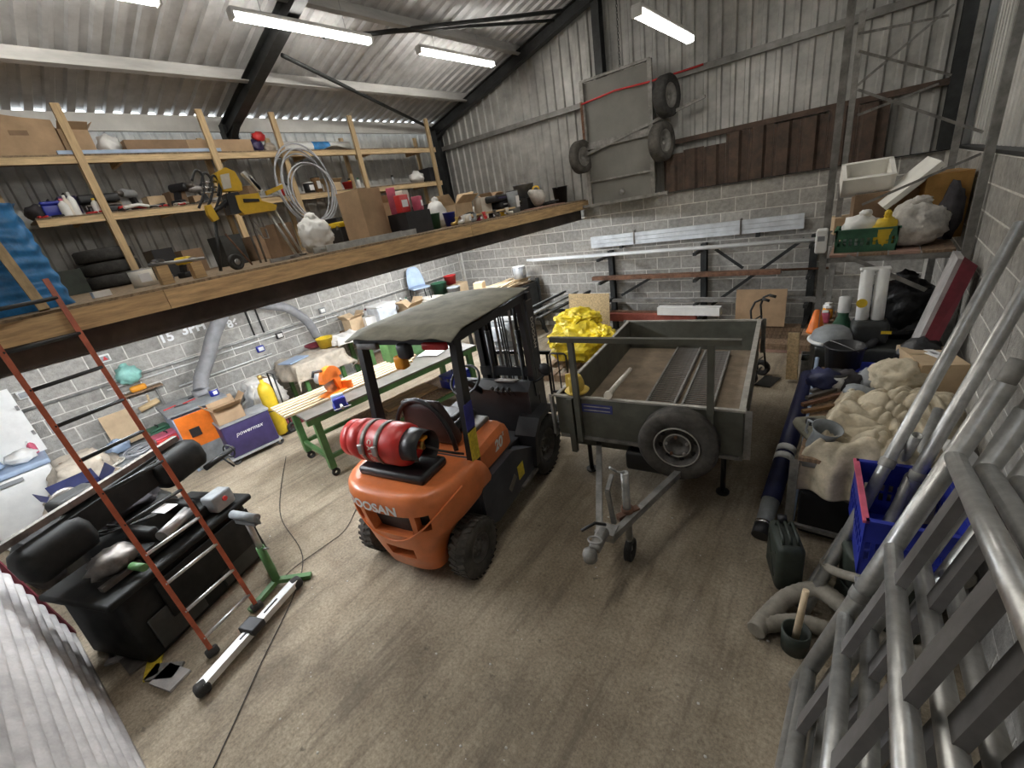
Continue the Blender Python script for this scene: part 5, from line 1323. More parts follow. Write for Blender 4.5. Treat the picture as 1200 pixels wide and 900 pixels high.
# white board + white chest
wbd = thing('white_board', 'large white board leaning on the wall behind the white chest', 'board', (-8.16, -.36, .92), .0)
MB().box((0, 0, .42), (.03, .62, .86), Matrix.Rotation(-.12, 3, 'Y')).build('panel', 'plastic_white', wbd)
for z in (.25, .60): MB().box((.035, .29, z), (.02, .03, .06)).build('catch', 'steel_bare', wbd)
fz = thing('white_chest', 'white chest with folded blue and white plastics on its lid', 'chest', (-7.98, -.46, 0), .0)
MB().rbox((0, 0, .42), (.62, .72, .84), .03).build('chest_body', 'plastic_white', fz)
MB().rbox((0, 0, .88), (.66, .76, .07), .02).build('chest_lid', 'plastic_ltblue', fz)
MB().box((.335, 0, .79), (.02, .2, .04)).build('handle', 'plastic_grey', fz)
sack('folded pale blue plastic bundle on the white chest', (-7.92, -.60, .916), (.36, .34, .16), 'plastic_ltblue', 2, .3, .3, 'plastic_bundle', 'bundle', neck=False, sub=3)
sack('folded white plastic bundle beside the blue one on the white chest', (-7.90, -.28, .916), (.34, .3, .15), 'plastic_white', 4, .3, .3, 'plastic_bundle', 'bundle', neck=False, sub=3)
bottle('small red bottle on the white chest against the white board', (-8.10, -.16, .916), .04, .18, 'plastic_pink', 'plastic_white')
drape('beige canvas sheet draped over a trestle beside the white chest', (-7.45, .10, 0), (.55, .30, .84), 'canvas', .60, 6, 'canvas_sheet', 'canvas sheet', wr=.03, flare=.38)
ts = thing('trestle', 'trestle hidden beneath the beige canvas sheet', 'trestle', (-7.45, .10, 0))
for s in (-1, 1): MB().box((s*.20, 0, .40), (.04, .28, .80)).build('side', 'old_wood', ts)
MB().box((0, 0, .812), (.5, .28, .03)).build('top', 'old_wood', ts)
crt = carton('dark navy storage box in front of the canvas sheet', (-6.62, .0, .42), (.36, .42, .28), .1, 'plastic_navy', True, name='navy_box')
stl_ = thing('box_stand', 'low dark stand under the navy storage box', 'stand', (-6.62, .0, 0), .1)
MB().box((0, 0, .40), (.42, .48, .03)).build('stand_top', 'black_steel', stl_)
for sx in (-1, 1):
    for sy in (-1, 1): MB().bar((sx*.18, sy*.2, 0), (sx*.18, sy*.2, .39), .04, .04, up=(0, 1, 0)).build('leg', 'black_steel', stl_)
drill('yellow and black cordless drill lying in front of the canvas sheet', (-6.68, .02, .432), .6, 'plastic_yellow', 1.0)
# ================================================================== THINGS ON THE MEZZANINE
def dk(p0, p1, ptop, x, z=None):
    # pixel span (p0..p1) and top pixel of a thing standing on the deck at depth x -> (y centre, y width, height)
    z = ZD+.002 if z is None else z
    yr = 290-.19*((p0+p1)/2-400)
    a, b = ax(p0, yr, x).y, ax(p1, yr, x).y
    h = ax((p0+p1)/2, ptop, x).z-z
    return Vector((x, (a+b)/2, z)), abs(b-a), h
def shf(p0, p1, ptop, zs, x=-7.99, yr=None):
    z = zs+.0155; yr = yr if yr is not None else (185 if zs > 4 else 250)
    a, b = ax(p0, yr, x).y, ax(p1, yr, x).y
    h = ax((p0+p1)/2, ptop, x).z-z
    return Vector((x, (a+b)/2, z)), abs(b-a), h
ZS1, ZS2 = 4.25, 3.58
# --- top shelf
c, w_, h_ = shf(-30, 98, 132, ZS1)
bx = carton('big long cardboard carton with torn top at the end of the top shelf', c, (.42, w_, .36), 0, 'cardboard', False)
MB().prism([(-w_/2, .36), (-w_/2, .42), (-w_/6, .46), (w_/4, .40), (w_/2, .38), (w_/2, .36)], .17, .20, plane='YZ').build('torn_flap', 'cardboard', bx)
for y in (-.12, .14): MB().box((.212, y, .24), (.006, .16, .05)).build('hand_slot', 'cardboard_dark', bx)
c, w_, h_ = shf(60, 112, 128, ZS1, -8.0)
carton('tall open cardboard carton leaning beside the first timber post', c+Vector((0, .10, 0)), (.28, .30, .30), .1, 'cardboard', True)
c, w_, h_ = shf(103, 130, 147, ZS1)
sack('crumpled white plastic bag on the top shelf', c, (.28, .26, .28), 'plastic_white', 3, .3, .3, 'white_bag', 'bag', neck=False, sub=3)
c, w_, h_ = shf(128, 203, 158, ZS1)
carton('long low brown carton lying on the top shelf', c, (.40, w_, .17), 0, 'cardboard_dark', False)
c, w_, h_ = shf(205, 284, 158, ZS1)
carton('second long low carton with pale end on the top shelf', c, (.40, w_-.03, .17), 0, 'cardboard', False)
c, w_, h_ = shf(70, 262, 176, ZS1, -7.74)
o = beam('blue_strip', 'long pale blue plastic strip lying along the front of the top shelf', 'strip', c+Vector((0, -w_/2, .022)), c+Vector((0, w_/2, .022)), .05, .04, 'plastic_ltblue')
c, w_, h_ = shf(283, 305, 157, ZS1)
sack('purple and red cloth bag on the top shelf', c, (.26, .24, .22), 'plastic_purple', 6, .25, .3, 'purple_bag', 'bag', neck=False, sub=3)
o = MB().blob((0, 0, 0), (.12, .2, .14), .3, 3, 2).build('red_cloth', 'plastic_red', None); o.location = c+Vector((.10, .06, .23)); tag(o, 'red cloth lump lying on the purple bag', 'cloth')
c, w_, h_ = shf(308, 325, 160, ZS1)
sack('small beige bag on the top shelf beside the purple one', c, (.2, .2, .17), 'canvas', 8, .2, .2, 'beige_bag', 'bag', neck=False, sub=3)
c, w_, h_ = shf(335, 412, 160, ZS1)
rl = thing('wrapped_roll', 'long white wrapped roll with a blue band on the top shelf', 'roll', c, 0)
MB().cyl((0, -w_/2, .085), (0, w_/2, .085), .085, seg=18).build('roll', 'plastic_white', rl)
MB().cyl((0, -.12, .085), (0, .22, .085), .087, seg=18, caps=False).build('blue_band', 'blue_tarp', rl)
c, w_, h_ = shf(380, 415, 176, ZS1, -7.76)
o = MB().grid(lambda u, v: ((u-.5)*.2, (v-.5)*.45, .012+.03*math.sin(5*v)*u), 6, 10).build('paper_sack', 'paper', None, solid=.003); o.location = c+Vector((0, 0, .01)); tag(o, 'flat paper sack hanging over the lip of the top shelf', 'paper sack')
# --- middle shelf
def ms(p0, p1, ptop=232, x=-7.97): return shf(p0, p1, ptop, ZS2, x)
c, w_, h_ = ms(36, 55); sack('black tool bag at the end of the middle shelf', c, (.36, w_+.1, .2), 'dark_cloth', 2, .2, .2, 'tool_bag', 'bag', neck=False, sub=3)
c, w_, h_ = ms(56, 84); toolbox('purple blue power tool case on the middle shelf', c, (.34, w_, .20), 'plastic_blue', 0)
c, w_, h_ = ms(80, 95, x=-7.78); bottle('pink and white spray bottle before the purple tool case', c, .05, .2, 'plastic_white', 'plastic_pink')
c, w_, h_ = ms(86, 108, x=-8.05); toolbox('dark blue case standing behind the white bottles', c, (.24, w_, .26), 'plastic_purple', 0)
for i, px_ in enumerate((98, 107, 114)):
    c, w_, h_ = ms(px_-3, px_+3, x=-7.80); bottle(('tall white bottle on the middle shelf', 'cream bottle with yellow label on the middle shelf', 'short white bottle beside the cream bottle')[i], c, .042, (.27, .24, .18)[i], 'plastic_white' if i != 1 else 'label_cream', 'plastic_white' if i < 2 else 'plastic_yellow')
c, w_, h_ = ms(126, 165); t_ = toolbox('flat black tool case with silver trim on the middle shelf', c, (.36, w_, .12), 'plastic_black', 0, 'strap_steel')
c, w_, h_ = ms(130, 160, x=-7.93); 
o = MB().rbox((0, 0, .05), (.28, .42, .10), .02).build('black_case', 'plastic_black', None); o.location = c+Vector((-.02, 0, .142)); tag(o, 'small black case stacked on the flat silver trimmed case', 'case')
c, w_, h_ = ms(166, 192, x=-7.80)
sh_ = thing('hedge_shears', 'red and white handled shears lying on the middle shelf', 'shears', c, .3)
MB().tube([(0, -.18, .03), (.02, 0, .05), (.01, .15, .03)], .025, 8).build('red_handle', 'plastic_red', sh_); MB().tube([(.06, -.15, .03), (.04, .05, .06), (.06, .16, .03)], .022, 8).build('white_handle', 'plastic_white', sh_); MB().bar((.03, .1, .045), (.05, .34, .03), .04, .008).build('blade', 'steel_bare', sh_)
c, w_, h_ = ms(165, 185, x=-8.05); drill('grey cordless drill behind the red handled shears', c, .8, 'plastic_grey', 1.4)
c, w_, h_ = ms(190, 212, x=-7.95); coil('black cable coil on the middle shelf', c, .17, .012, 5, 'plastic_black', spread=.25, seed=12)
c, w_, h_ = ms(204, 224, x=-7.85); drill('black impact driver lying beyond the black cable coil', c, 2.2, 'plastic_black', 1.4)
c, w_, h_ = ms(218, 240, x=-8.0); drill('silver angle grinder on the middle shelf beside the yellow saw', c, .2, 'steel_bare', 1.4, 'angle_grinder')
c, w_, h_ = ms(236, 246, x=-7.9); coil('silver chain heap on the middle shelf by the yellow saw', c, .10, .012, 4, 'steel_bare', spread=.3, seed=15)
c, w_, h_ = ms(352, 358, x=-7.85); bottle('white glue bottle standing by the post with the grey hose coil', c, .04, .27, 'plastic_white', 'plastic_pink')
c, w_, h_ = ms(364, 380, x=-7.88); tin('black tin with white lid on the middle shelf inside the hose coil', c, .09, .17, 'plastic_black', 'plastic_white')
c, w_, h_ = ms(384, 392, x=-7.9); tin('brown tin on the middle shelf beside the small carton', c, .08, .25, 'leather_brown', 'plastic_black')
c, w_, h_ = ms(392, 405, x=-7.85); carton('small pale carton on the middle shelf', c, (.2, .24, .14), .1, 'cardboard_pale', True)
c, w_, h_ = ms(405, 417, x=-7.85); bucket('small red tub on the middle shelf next to the carton', c, .09, .12, 'plastic_red', 'red_pot', False, None, None, 'tub')
c, w_, h_ = ms(490, 505, x=-7.85); sack('white bundle at the far end of the middle shelf', c, (.3, .36, .24), 'plastic_white', 9, .25, .25, 'white_bundle', 'bundle', neck=False, sub=3)
c, w_, h_ = ms(502, 516, x=-7.95); carton('black plastic box at the far end of the middle shelf', c+Vector((0, .1, 0)), (.34, .3, .28), 0, 'plastic_black', False, name='black_box')
# --- hose coil hung on a post
hc = thing('hose_coil', 'large coil of pale grey plastic hose hung on a shelving post', 'hose', (XS+.10, 4.32, 3.15))
random.seed(8)
for k in range(6):
    R_ = .46+random.uniform(-.05, .05); oy = random.uniform(-.05, .05)+.05*k*.4; oz = .55+random.uniform(-.05, .04)
    MB().tube([(.03*k-.03+.02*math.sin(2*a), oy+R_*.92*math.cos(a), oz+R_*(1.22 if k < 4 else 1.05)*math.sin(a)-(.10 if k > 3 else 0)) for a in [2*PI*i/44 for i in range(44)]], .013, 7, closed=True).build('turn', 'hose_grey', hc)
# --- deck things
def D(p0, p1, ptop, x): return dk(p0, p1, ptop, x)
c, w_, h_ = D(-40, 88, 242, -5.25)
bt_ = thing('blue_tarpaulin', 'tall stack wrapped in ribbed bright blue tarpaulin at the deck edge', 'tarpaulin', c, 0)
bm_ = MB()
def bt_fn(u, v):
    a = 2*PI*u; n = 5.0; cx, sx = math.cos(a), math.sin(a); k = 1-.16*v
    x = .36*k*math.copysign(abs(cx)**(2/n), cx); y = w_/2*k*math.copysign(abs(sx)**(2/n), sx)
    r_ = 1+.022*math.sin(v*46+3*noise.noise(Vector((cx*1.5, sx*1.5, v*3))))+.05*noise.noise(Vector((cx*2, sx*2, v*4)))
    return (x*r_, y*r_, h_*v)
bm_.grid(bt_fn, 72, 60); bm_.build('wrapped_side', 'blue_tarp', bt_)
MB().grid(lambda u, v: ((u-.5)*.66*.84, (v-.5)*w_*.88, h_-.01+.02*noise.noise(Vector((u*6, v*6, 1)))), 12, 16).build('wrapped_top', 'blue_tarp', bt_)
t0 = ax(2, 285, -4.80); t1 = ax(50, 358, -4.62)
beam('leaning_batten', 'rough timber batten leaning against the blue tarpaulin stack', 'timber', (-4.86, t0.y-.05, t0.z+.2), (-4.64, t1.y, ZD+.006), .06, .045, 'timber_post', up=(1, 0, 0))
# dark tyres and boxes in the shade below the shelf
for k in range(3):
    c, w_, h_ = D(104, 170, 270, -8.0); loose_tyre(('bottom', 'middle', 'top')[k]+' black tyre of the stack on the deck below the shelves', c+Vector((0, .02*k, .085+.165*k)), .31, .16, (0, 0, 0), 'tyre stack on the deck', rim=False)
c, w_, h_ = D(85, 104, 300, -8.0); carton('dark green crate on the deck beside the blue tarpaulin', c+Vector((0, 0, 0)), (.36, .26, .30), .1, 'machine_green', False, name='green_crate')
c, w_, h_ = D(112, 124, 316, -5.1); carton('small white carton at the deck edge near the blue tarpaulin', c, (.08, .12, .05), .1, 'plastic_white', False, name='small_carton')
c, w_, h_ = D(168, 184, 295, -5.6); tin('pale tin standing on the deck behind the long steel bar', c, .10, .16, 'label_cream')
c, w_, h_ = D(184, 200, 296, -5.8); drill('dark power tool standing on the deck beside the pale tin', c, 1.0, 'plastic_black', 1.1)
c, w_, h_ = D(206, 236, 288, -5.7); drill('yellow and purple cordless tool on the deck near the yellow saw', c, 2.0, 'plastic_yellow', 1.0)
c, w_, h_ = D(180, 245, 310, -4.9)
rod('steel_tube', 'silver steel tube lying on the deck before the power tools', 'tube', c+Vector((0, -w_/2, .18)), c+Vector((.1, w_/2, .16)), .015, 'steel_bare')
sb_ = thing('tube_rest', 'low timber block holding up the silver steel tube', 'block', c, 0)
MB().box((0, -w_*.3, .08), (.1, .09, .16)).build('block', 'timber', sb_); MB().box((.05, w_*.3, .07), (.1, .09, .14)).build('block', 'timber', sb_)
# yellow saw and stand
ys, w_, h_ = D(240, 335, 196, -5.15)
ms_ = thing('saw_stand', 'yellow mitre saw folded on its aluminium legged stand', 'saw', ys, .0)
def YP(px, py, dx=0.): 
    q = ax(px, py, -5.15+dx); return q-ys
def quad(mb, pts, t):
    P = [Vector(p) for p in pts]; n = (P[1]-P[0]).cross(P[2]-P[0]).normalized()*t; k = len(P)
    mb.add([p-n/2 for p in P]+[p+n/2 for p in P], [list(range(k))[::-1], list(range(k, 2*k))]+[(i, (i+1) % k, (i+1) % k+k, i+k) for i in range(k)]); return mb
quad(MB(), [YP(251, 203), YP(262, 197), YP(273, 202), YP(281, 216), YP(282, 224), YP(261, 225)], .10).build('blade_guard', 'tool_yellow', ms_)
quad(MB(), [YP(258, 205, .06), YP(268, 203, .06), YP(271, 220, .06), YP(262, 222, .06)], .02).build('guard_label', 'label_cream', ms_)
quad(MB(), [YP(273, 230), YP(300, 227), YP(304, 236), YP(322, 241), YP(320, 247), YP(284, 252), YP(278, 246)], .12).build('fence_body', 'tool_yellow', ms_)
quad(MB(), [YP(285, 233, .07), YP(303, 233, .07), YP(304, 236, .07), YP(286, 237, .07)], .02).build('slot', 'plastic_black', ms_)
quad(MB(), [YP(240, 241), YP(246, 240), YP(256, 257), YP(250, 260), YP(243, 252)], .06).build('arm_end', 'tool_yellow', ms_)
quad(MB(), [YP(311, 224, -.05), YP(330, 216, -.05), YP(331, 221, -.05), YP(313, 229, -.05)], .04).build('lock_lever', 'tool_yellow', ms_)
MB().tube([YP(246, 250), YP(258, 243), YP(270, 232), YP(280, 228)], .022, 8).build('carriage_arm', 'plastic_black', ms_)
quad(MB(), [YP(262, 228, -.02), YP(276, 226, -.02), YP(281, 250, -.02), YP(268, 252, -.02)], .14).build('motor', 'plastic_black', ms_)
for k, (a_, b_) in enumerate((((314, 248), (347, 296)), ((322, 247), (352, 290)), ((285, 254), (300, 292)), ((292, 252), (306, 290)), ((252, 258), (254, 306)), ((264, 274), (293, 303)))):
    p0, p1 = YP(*a_), YP(*b_); p1.z = .012
    MB().cyl(p0, p1, (.018, .014, .012, .012, .016, .010)[k], seg=8).build('leg', ('alu', 'alu', 'strap_steel', 'strap_steel', 'black_steel', 'rust')[k], ms_)
for (a_, b_) in (((284, 202), (306, 224)), ((291, 206), (304, 223))):
    MB().bar(YP(*a_, -.06), YP(*b_, -.06), .05, .035).build('slide_rail', 'alu_white', ms_)
for k in range(2):
    MB().tube([YP(296+6*k, 256+13*k), YP(303+6*k, 266+13*k), YP(310+5*k, 266+13*k), YP(305+6*k, 255+13*k)], .010, 6).build('u_bracket', 'steel_bare', ms_)
random.seed(14)
for k in range(4):
    px_ = 225+10*k; pts = [YP(px_, 212+6*k), YP(px_+4, 200+3*k), YP(px_+12, 205+4*k), YP(px_+14, 225), YP(px_+8, 244)]
    MB().tube(smooth(pts, 5), .012, 6).build('cable', 'plastic_black', ms_)
for k in range(3): MB().cyl(YP(236, 214+6*k), YP(254, 213+6*k), .010, seg=6).build('clamp_rod', 'chrome', ms_)
# right of the saw
c, w_, h_ = D(350, 392, 246, -5.5); sack('white rubble sack slumped on the deck below the hose coil', c, (.36, w_*.95, h_*.9), 'plastic_white', 11, .20, .30, 'white_sack', 'sack')
c, w_, h_ = D(330, 352, 250, -5.7); carton('tall brown carton in shade beside the white rubble sack', c, (.3, w_, h_*.8), .1, 'cardboard_dark', False)
c, w_, h_ = D(400, 428, 252, -6.0); t_ = toolbox('yellow and black toolbox on the deck beside the tall carton', c, (.3, w_, h_*.85), 'plastic_black', 0, 'plastic_yellow')
c, w_, h_ = D(421, 449, 220, -5.35); carton('tall plain cardboard box standing on the deck', c, (.42, w_, h_-.02), .12, 'cardboard', False)
c, w_, h_ = D(450, 478, 222, -5.55); carton('torn open cardboard box beside the tall plain one', c, (.34, w_*.9, h_*.75), -.1, 'cardboard_pale', True)
ck = c+Vector((.22, 0, 0)); o = MB().blob((0, 0, .17), (.14, w_, .36), .35, 3.5, 5, 4, .1, .4).build('packing_paper', 'cardboard_pale', None); o.location = ck; tag(o, 'crumpled brown packing paper spilling by the torn box', 'paper')
# aluminium ladder section lying on the deck edge
c, w_, h_ = D(372, 482, 270, -4.72)
ld = thing('ladder_section', 'aluminium ladder section lying along the deck edge', 'ladder', c+Vector((0, 0, .0)), 0)
for s in (-1, 1): MB().bar((s*.14, -w_/2, .035), (s*.14, w_/2, .035), .03, .065).build('stile', 'alu', ld)
for i in range(8): MB().cyl((-.14, -w_/2+.1+i*(w_-.2)/7, .035), (.14, -w_/2+.1+i*(w_-.2)/7, .035), .015, seg=8).build('rung', 'alu', ld)
c, w_, h_ = D(474, 503, 245, -5.15); bc = carton('black plastic crate full of red and white packets', c, (.36, w_, .28), .05, 'plastic_black', False, name='black_crate')
zc = c.z+.284
for k, (dx, dy, hh, m_, lb) in enumerate(((0.06, -.13, .22, 'plastic_red', 'red packet standing in the black crate'), (-.05, .0, .28, 'label_cream', 'cream carton standing in the black crate'), (.05, .15, .18, 'plastic_pink', 'red and white packet tilted in the black crate'), (-.10, -.08, .34, 'plastic_pink', 'pink topped carton at the back of the black crate'))):
    t_ = thing('packet', lb, 'packet', (c.x+dx, c.y+dy, zc), .3*k)
    MB().rbox((0, 0, hh/2), (.12, .15, hh), .01).build('packet_body', m_, t_); MB().box((.0605, 0, hh*.5), (.003, .10, hh*.4)).build('packet_label', 'paper', t_)
c, w_, h_ = D(503, 517, 240, -5.3); bottle('white dispenser bottle beside the black crate', c, .07, .28, 'plastic_white', 'plastic_grey')
c, w_, h_ = D(509, 521, 245, -5.0); bucket('dark green pot on the deck edge', c, .11, .20, 'plastic_green', 'green_pot', False, None, None, 'pot')
c, w_, h_ = D(520, 530, 245, -4.95); bucket('blue pot beside the dark green pot', c, .09, .18, 'plastic_blue', 'blue_pot', False, None, None, 'pot')
c, w_, h_ = D(510, 528, 230, -5.35); sack('white plastic bag standing behind the green pot', c, (.3, .34, .42), 'plastic_white', 12, .25, .3, 'white_bag', 'bag', sub=3)
random.seed(17)
for k in range(5):
    c, w_, h_ = D(531+3*k, 537+3*k, 250, -4.92-.1*(k % 3)); coil(('grey pipe fittings heap, first ring beside the blue pot', 'rusty ring fitting in the heap on the deck edge', 'grey hose loop in the heap of fittings', 'black hose loop on the heap of fittings', 'brown strap loop on the heap of fittings')[k], c+Vector((0, 0, .0)), .09+.02*k, .018, 3, ('plastic_grey', 'rust', 'hose_grey', 'rubber', 'leather_brown')[k], spread=.3, seed=20+k, tilt=(0, .4, .3, .5, .2)[k], name='ring_heap')
c, w_, h_ = D(543, 553, 250, -4.72); tin('small cream pot at the very edge of the deck', c, .06, .12, 'label_cream', 'plastic_white')
c, w_, h_ = D(536, 560, 220, -5.5); carton('open pale carton with raised flap behind the fittings', c, (.34, w_, .30), .2, 'cardboard_pale', True)
c, w_, h_ = D(556, 567, 224, -5.35); carton('white backed carton standing on end on the deck', c, (.2, w_, .34), -.1, 'label_cream', False)
c, w_, h_ = D(562, 600, 228, -5.3)
for k in range(3):
    t_ = thing('power_saw_case', ('black tool bag at the bottom of the tool pile', 'silver edged black tool case on the tool pile', 'black and purple tool bag on top of the tool pile')[k], 'case', c+Vector((.03*k, .04*k, .112*k)), .05*k)
    MB().rbox((0, 0, .055), (.34, w_*.8, .11), .03).build('case_body', ('dark_cloth', 'plastic_black', 'plastic_black')[k], t_); MB().box((.172, 0, .06), (.006, w_*.6, .02)).build('trim', ('strap_steel', 'alu_white', 'plastic_purple')[k], t_)
c, w_, h_ = D(553, 600, 252, -4.78); beam('scrap_plank', 'short pale plank lying on the deck edge', 'plank', c+Vector((0, -w_/2, .09)), c+Vector((.05, w_/2, .09)), .12, .025, 'timber_pale')
for k, (p_, m_, lb) in enumerate(((562, 'plastic_pink', 'pink tin under the short pale plank'), (577, 'plastic_black', 'black tin under the short pale plank'), (590, 'tool_yellow', 'yellow tin under the short pale plank'))):
    c, w_, h_ = D(p_-3, p_+3, 260, -4.80); tin(lb, c, .05, .07, m_)
c, w_, h_ = D(600, 610, 222, -5.0); tin('tall grey metal canister on the deck', c, .10, .36, 'machine_grey', 'plastic_black', name='canister', cat='canister')
c, w_, h_ = D(613, 646, 245, -4.86)
bs = thing('base_board', 'thin brown board under the white cone bag at the deck end', 'board', c, 0); MB().box((0, 0, .012), (.3, w_, .022)).build('board', 'pink_wood', bs)
o = MB().lathe([(.001, 0), (.15, .01), (.13, .08), (.05, .30), (.001, .34)], mtx=Matrix.Rotation(1.15, 3, 'X'), seg=20).build('cone_bag', 'sack_white', None); o.location = c+Vector((0, .1, .165)); tag(o, 'white cone shaped bag lying on the thin brown board', 'bag')
c, w_, h_ = D(612, 632, 205, -5.35); bucket('grey tub with yellow cloths heaped inside', c+Vector((0, .05, .22)), .20, .24, 'machine_grey', 'grey_tub', False, None, 'cardboard_pale', 'tub')
carton('low dark carton under the grey tub of cloths', c+Vector((0, .05, -.0)), (.40, .46, .215), .05, 'plastic_black', False, name='dark_carton')
c, w_, h_ = D(628, 640, 222, -5.05); drill('yellow and black drill standing before the grey tub', c, .6, 'tool_yellow', 1.9)
c, w_, h_ = D(640, 650, 232, -5.1); coil('black cable bundle next to the yellow drill', c, .11, .015, 5, 'plastic_black', spread=.3, seed=33)
c, w_, h_ = D(650, 666, 225, -5.0); bucket('black plastic bucket at the far end of the deck', c, .15, .30, 'plastic_black', 'black_bucket', True)

# --- more hand tools and odds and ends on the middle shelf and the deck
def pliers(lab, loc, rz, m, grp):
    t = thing('pliers', lab, 'pliers', loc, rz, grp)
    for s in (-1, 1): MB().tube([(s*.035, -.12, .014), (s*.03, -.05, .014), (0, 0, .014)], .011, 6).build('grip', m, t)
    MB().prism([(-.018, 0), (.018, 0), (.006, .08), (-.006, .08)], .006, .022, plane='XY').build('jaws', 'steel_bare', t)
def spray(lab, loc, m, cap, grp):
    t = thing('spray_can', lab, 'spray can', loc, 0, grp)
    MB().lathe([(.001, 0), (.033, 0), (.033, .17), (.026, .185), (.001, .185)], seg=14).build('can', m, t); MB().lathe([(.026, .183), (.026, .22), (.001, .22)], seg=12).build('cap', cap, t)
random.seed(71)
for k in range(9):
    c, w_, h_ = ms(60+20*k, 66+20*k, x=-7.80); c.y += random.uniform(-.1, .1)
    pliers('black handled pliers lying at the front of the middle shelf' if k % 2 else 'red handled pliers lying at the front of the middle shelf', c+Vector((0, 0, .0)), random.uniform(0, 3), 'plastic_black' if k % 2 else 'plastic_red', 'pliers on the middle shelf')
for k, (px_, m_, cp_, lb) in enumerate(((118, 'plastic_white', 'plastic_blue', 'white spray can with blue cap on the middle shelf'), (122, 'steel_bare', 'plastic_red', 'silver spray can with red cap on the middle shelf'), (340, 'plastic_red', 'plastic_white', 'red spray can inside the hose coil on the middle shelf'), (346, 'steel_bare', 'plastic_black', 'silver spray can inside the hose coil on the middle shelf'), (420, 'plastic_yellow', 'plastic_black', 'yellow spray can above the tall plain box'), (430, 'plastic_white', 'plastic_green', 'white spray can with green cap above the tall plain box'), (470, 'plastic_grey', 'plastic_black', 'grey spray can above the torn box'))):
    c, w_, h_ = ms(px_-2, px_+2, x=-8.1); spray(lb, c, m_, cp_, None)
for k, px_ in enumerate((150, 176, 200, 226, 250, 300)):
    c, w_, h_ = ms(px_-4, px_+4, x=-8.15); carton(('small brown parts box', 'pale parts box', 'dark parts box', 'torn parts box', 'plain parts box', 'tall parts box')[k]+' at the back of the middle shelf behind '+('the flat case', 'the shears', 'the black cable', 'the impact driver', 'the chain heap', 'the yellow saw')[k], c, (.2, .22, .14+.04*(k % 3)), .1*k, ('cardboard', 'cardboard_pale', 'cardboard_dark')[k % 3], False)
for k, px_ in enumerate((145, 158, 172, 214, 231)):
    c, w_, h_ = ms(px_-3, px_+3, x=-7.90); coil(('thin black cable loop resting by the flat case', 'silver wire loop by the flat case', 'thin grey cable loop behind the shears', 'white cord loop by the impact driver', 'black strap loop by the grinder')[k], c+Vector((0, 0, .145 if k < 2 else 0)), .09, .007, 4, ('plastic_black', 'steel_bare', 'hose_grey', 'rope_white', 'rubber')[k], spread=.35, seed=80+k) if k > 1 else None
# deck: shaded boxes and gear behind the front row
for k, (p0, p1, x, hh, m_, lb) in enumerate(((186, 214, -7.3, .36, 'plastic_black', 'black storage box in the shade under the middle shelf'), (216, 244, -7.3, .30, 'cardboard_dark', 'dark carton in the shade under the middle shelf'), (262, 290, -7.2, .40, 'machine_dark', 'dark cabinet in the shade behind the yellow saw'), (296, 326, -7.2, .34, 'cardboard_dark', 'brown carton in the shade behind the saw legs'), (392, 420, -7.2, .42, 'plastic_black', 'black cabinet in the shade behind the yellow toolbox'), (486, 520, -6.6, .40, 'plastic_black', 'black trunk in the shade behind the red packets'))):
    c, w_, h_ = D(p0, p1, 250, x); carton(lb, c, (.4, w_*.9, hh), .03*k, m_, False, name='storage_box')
c, w_, h_ = D(268, 290, 285, -4.85)
wl_ = thing('castor_wheel', 'small black wheel standing on the deck edge by the saw legs', 'wheel', c, .3); tyre(MB(), (0, 0, .075), .074, .05, .03, 'X').build('tyre', 'rubber', wl_); MB().lathe([(.031, -.02), (.031, .02), (.001, .02)], (0, 0, .075), 'X', 14).build('hub', 'steel_bare', wl_)
for k, (px_, lb) in enumerate(((330, 'chrome pipe fitting lying behind the ladder section'), (345, 'bright steel bracket lying on the deck before the white sack'), (362, 'grey steel clamp lying on the deck before the white sack'))):
    c, w_, h_ = D(px_-5, px_+5, 285, -4.85-.1*k); t_ = thing('clamp', lb, 'clamp', c, .6*k); MB().bar((0, -.12, .02), (0, .12, .02), .03, .035).build('body', 'steel_bare', t_); MB().cyl((0, .1, .02), (.09, .1, .02), .012).build('screw', 'strap_steel', t_)

# --- second row of odds and ends on the deck towards the gable
random.seed(91)
rows = [(512, -6.2, 'carton', 'cardboard_dark', 'dark brown carton behind the white plastic bag on the deck'), (526, -6.4, 'tin', 'machine_grey', 'grey paint tin behind the green pot on the deck'),
        (538, -6.6, 'carton', 'cardboard_pale', 'pale carton behind the open flap carton on the deck'), (549, -6.1, 'bucket', 'plastic_black', 'black pail behind the open flap carton on the deck'),
        (560, -6.3, 'tin', 'plastic_white', 'white paint tin behind the tool pile on the deck'), (572, -6.2, 'carton', 'cardboard', 'brown carton behind the tool pile on the deck'),
        (583, -6.0, 'tin', 'plastic_navy', 'navy tin behind the tool pile on the deck'), (592, -6.2, 'bucket', 'plastic_grey', 'grey pail behind the tall canister on the deck'),
        (604, -5.9, 'carton', 'leather_brown', 'tan carton behind the tall canister on the deck')]
for px_, x, kd, m_, lb in rows:
    c, w_, h_ = D(px_-5, px_+5, 235, x)
    if kd == 'carton': carton(lb, c, (.28, .30, random.uniform(.28, .42)), random.uniform(-.3, .3), m_, random.random() < .5)
    elif kd == 'tin': tin(lb, c, .11, .24, m_)
    else: bucket(lb, c, .14, .28, m_, 'pail', True, None, None, 'pail')
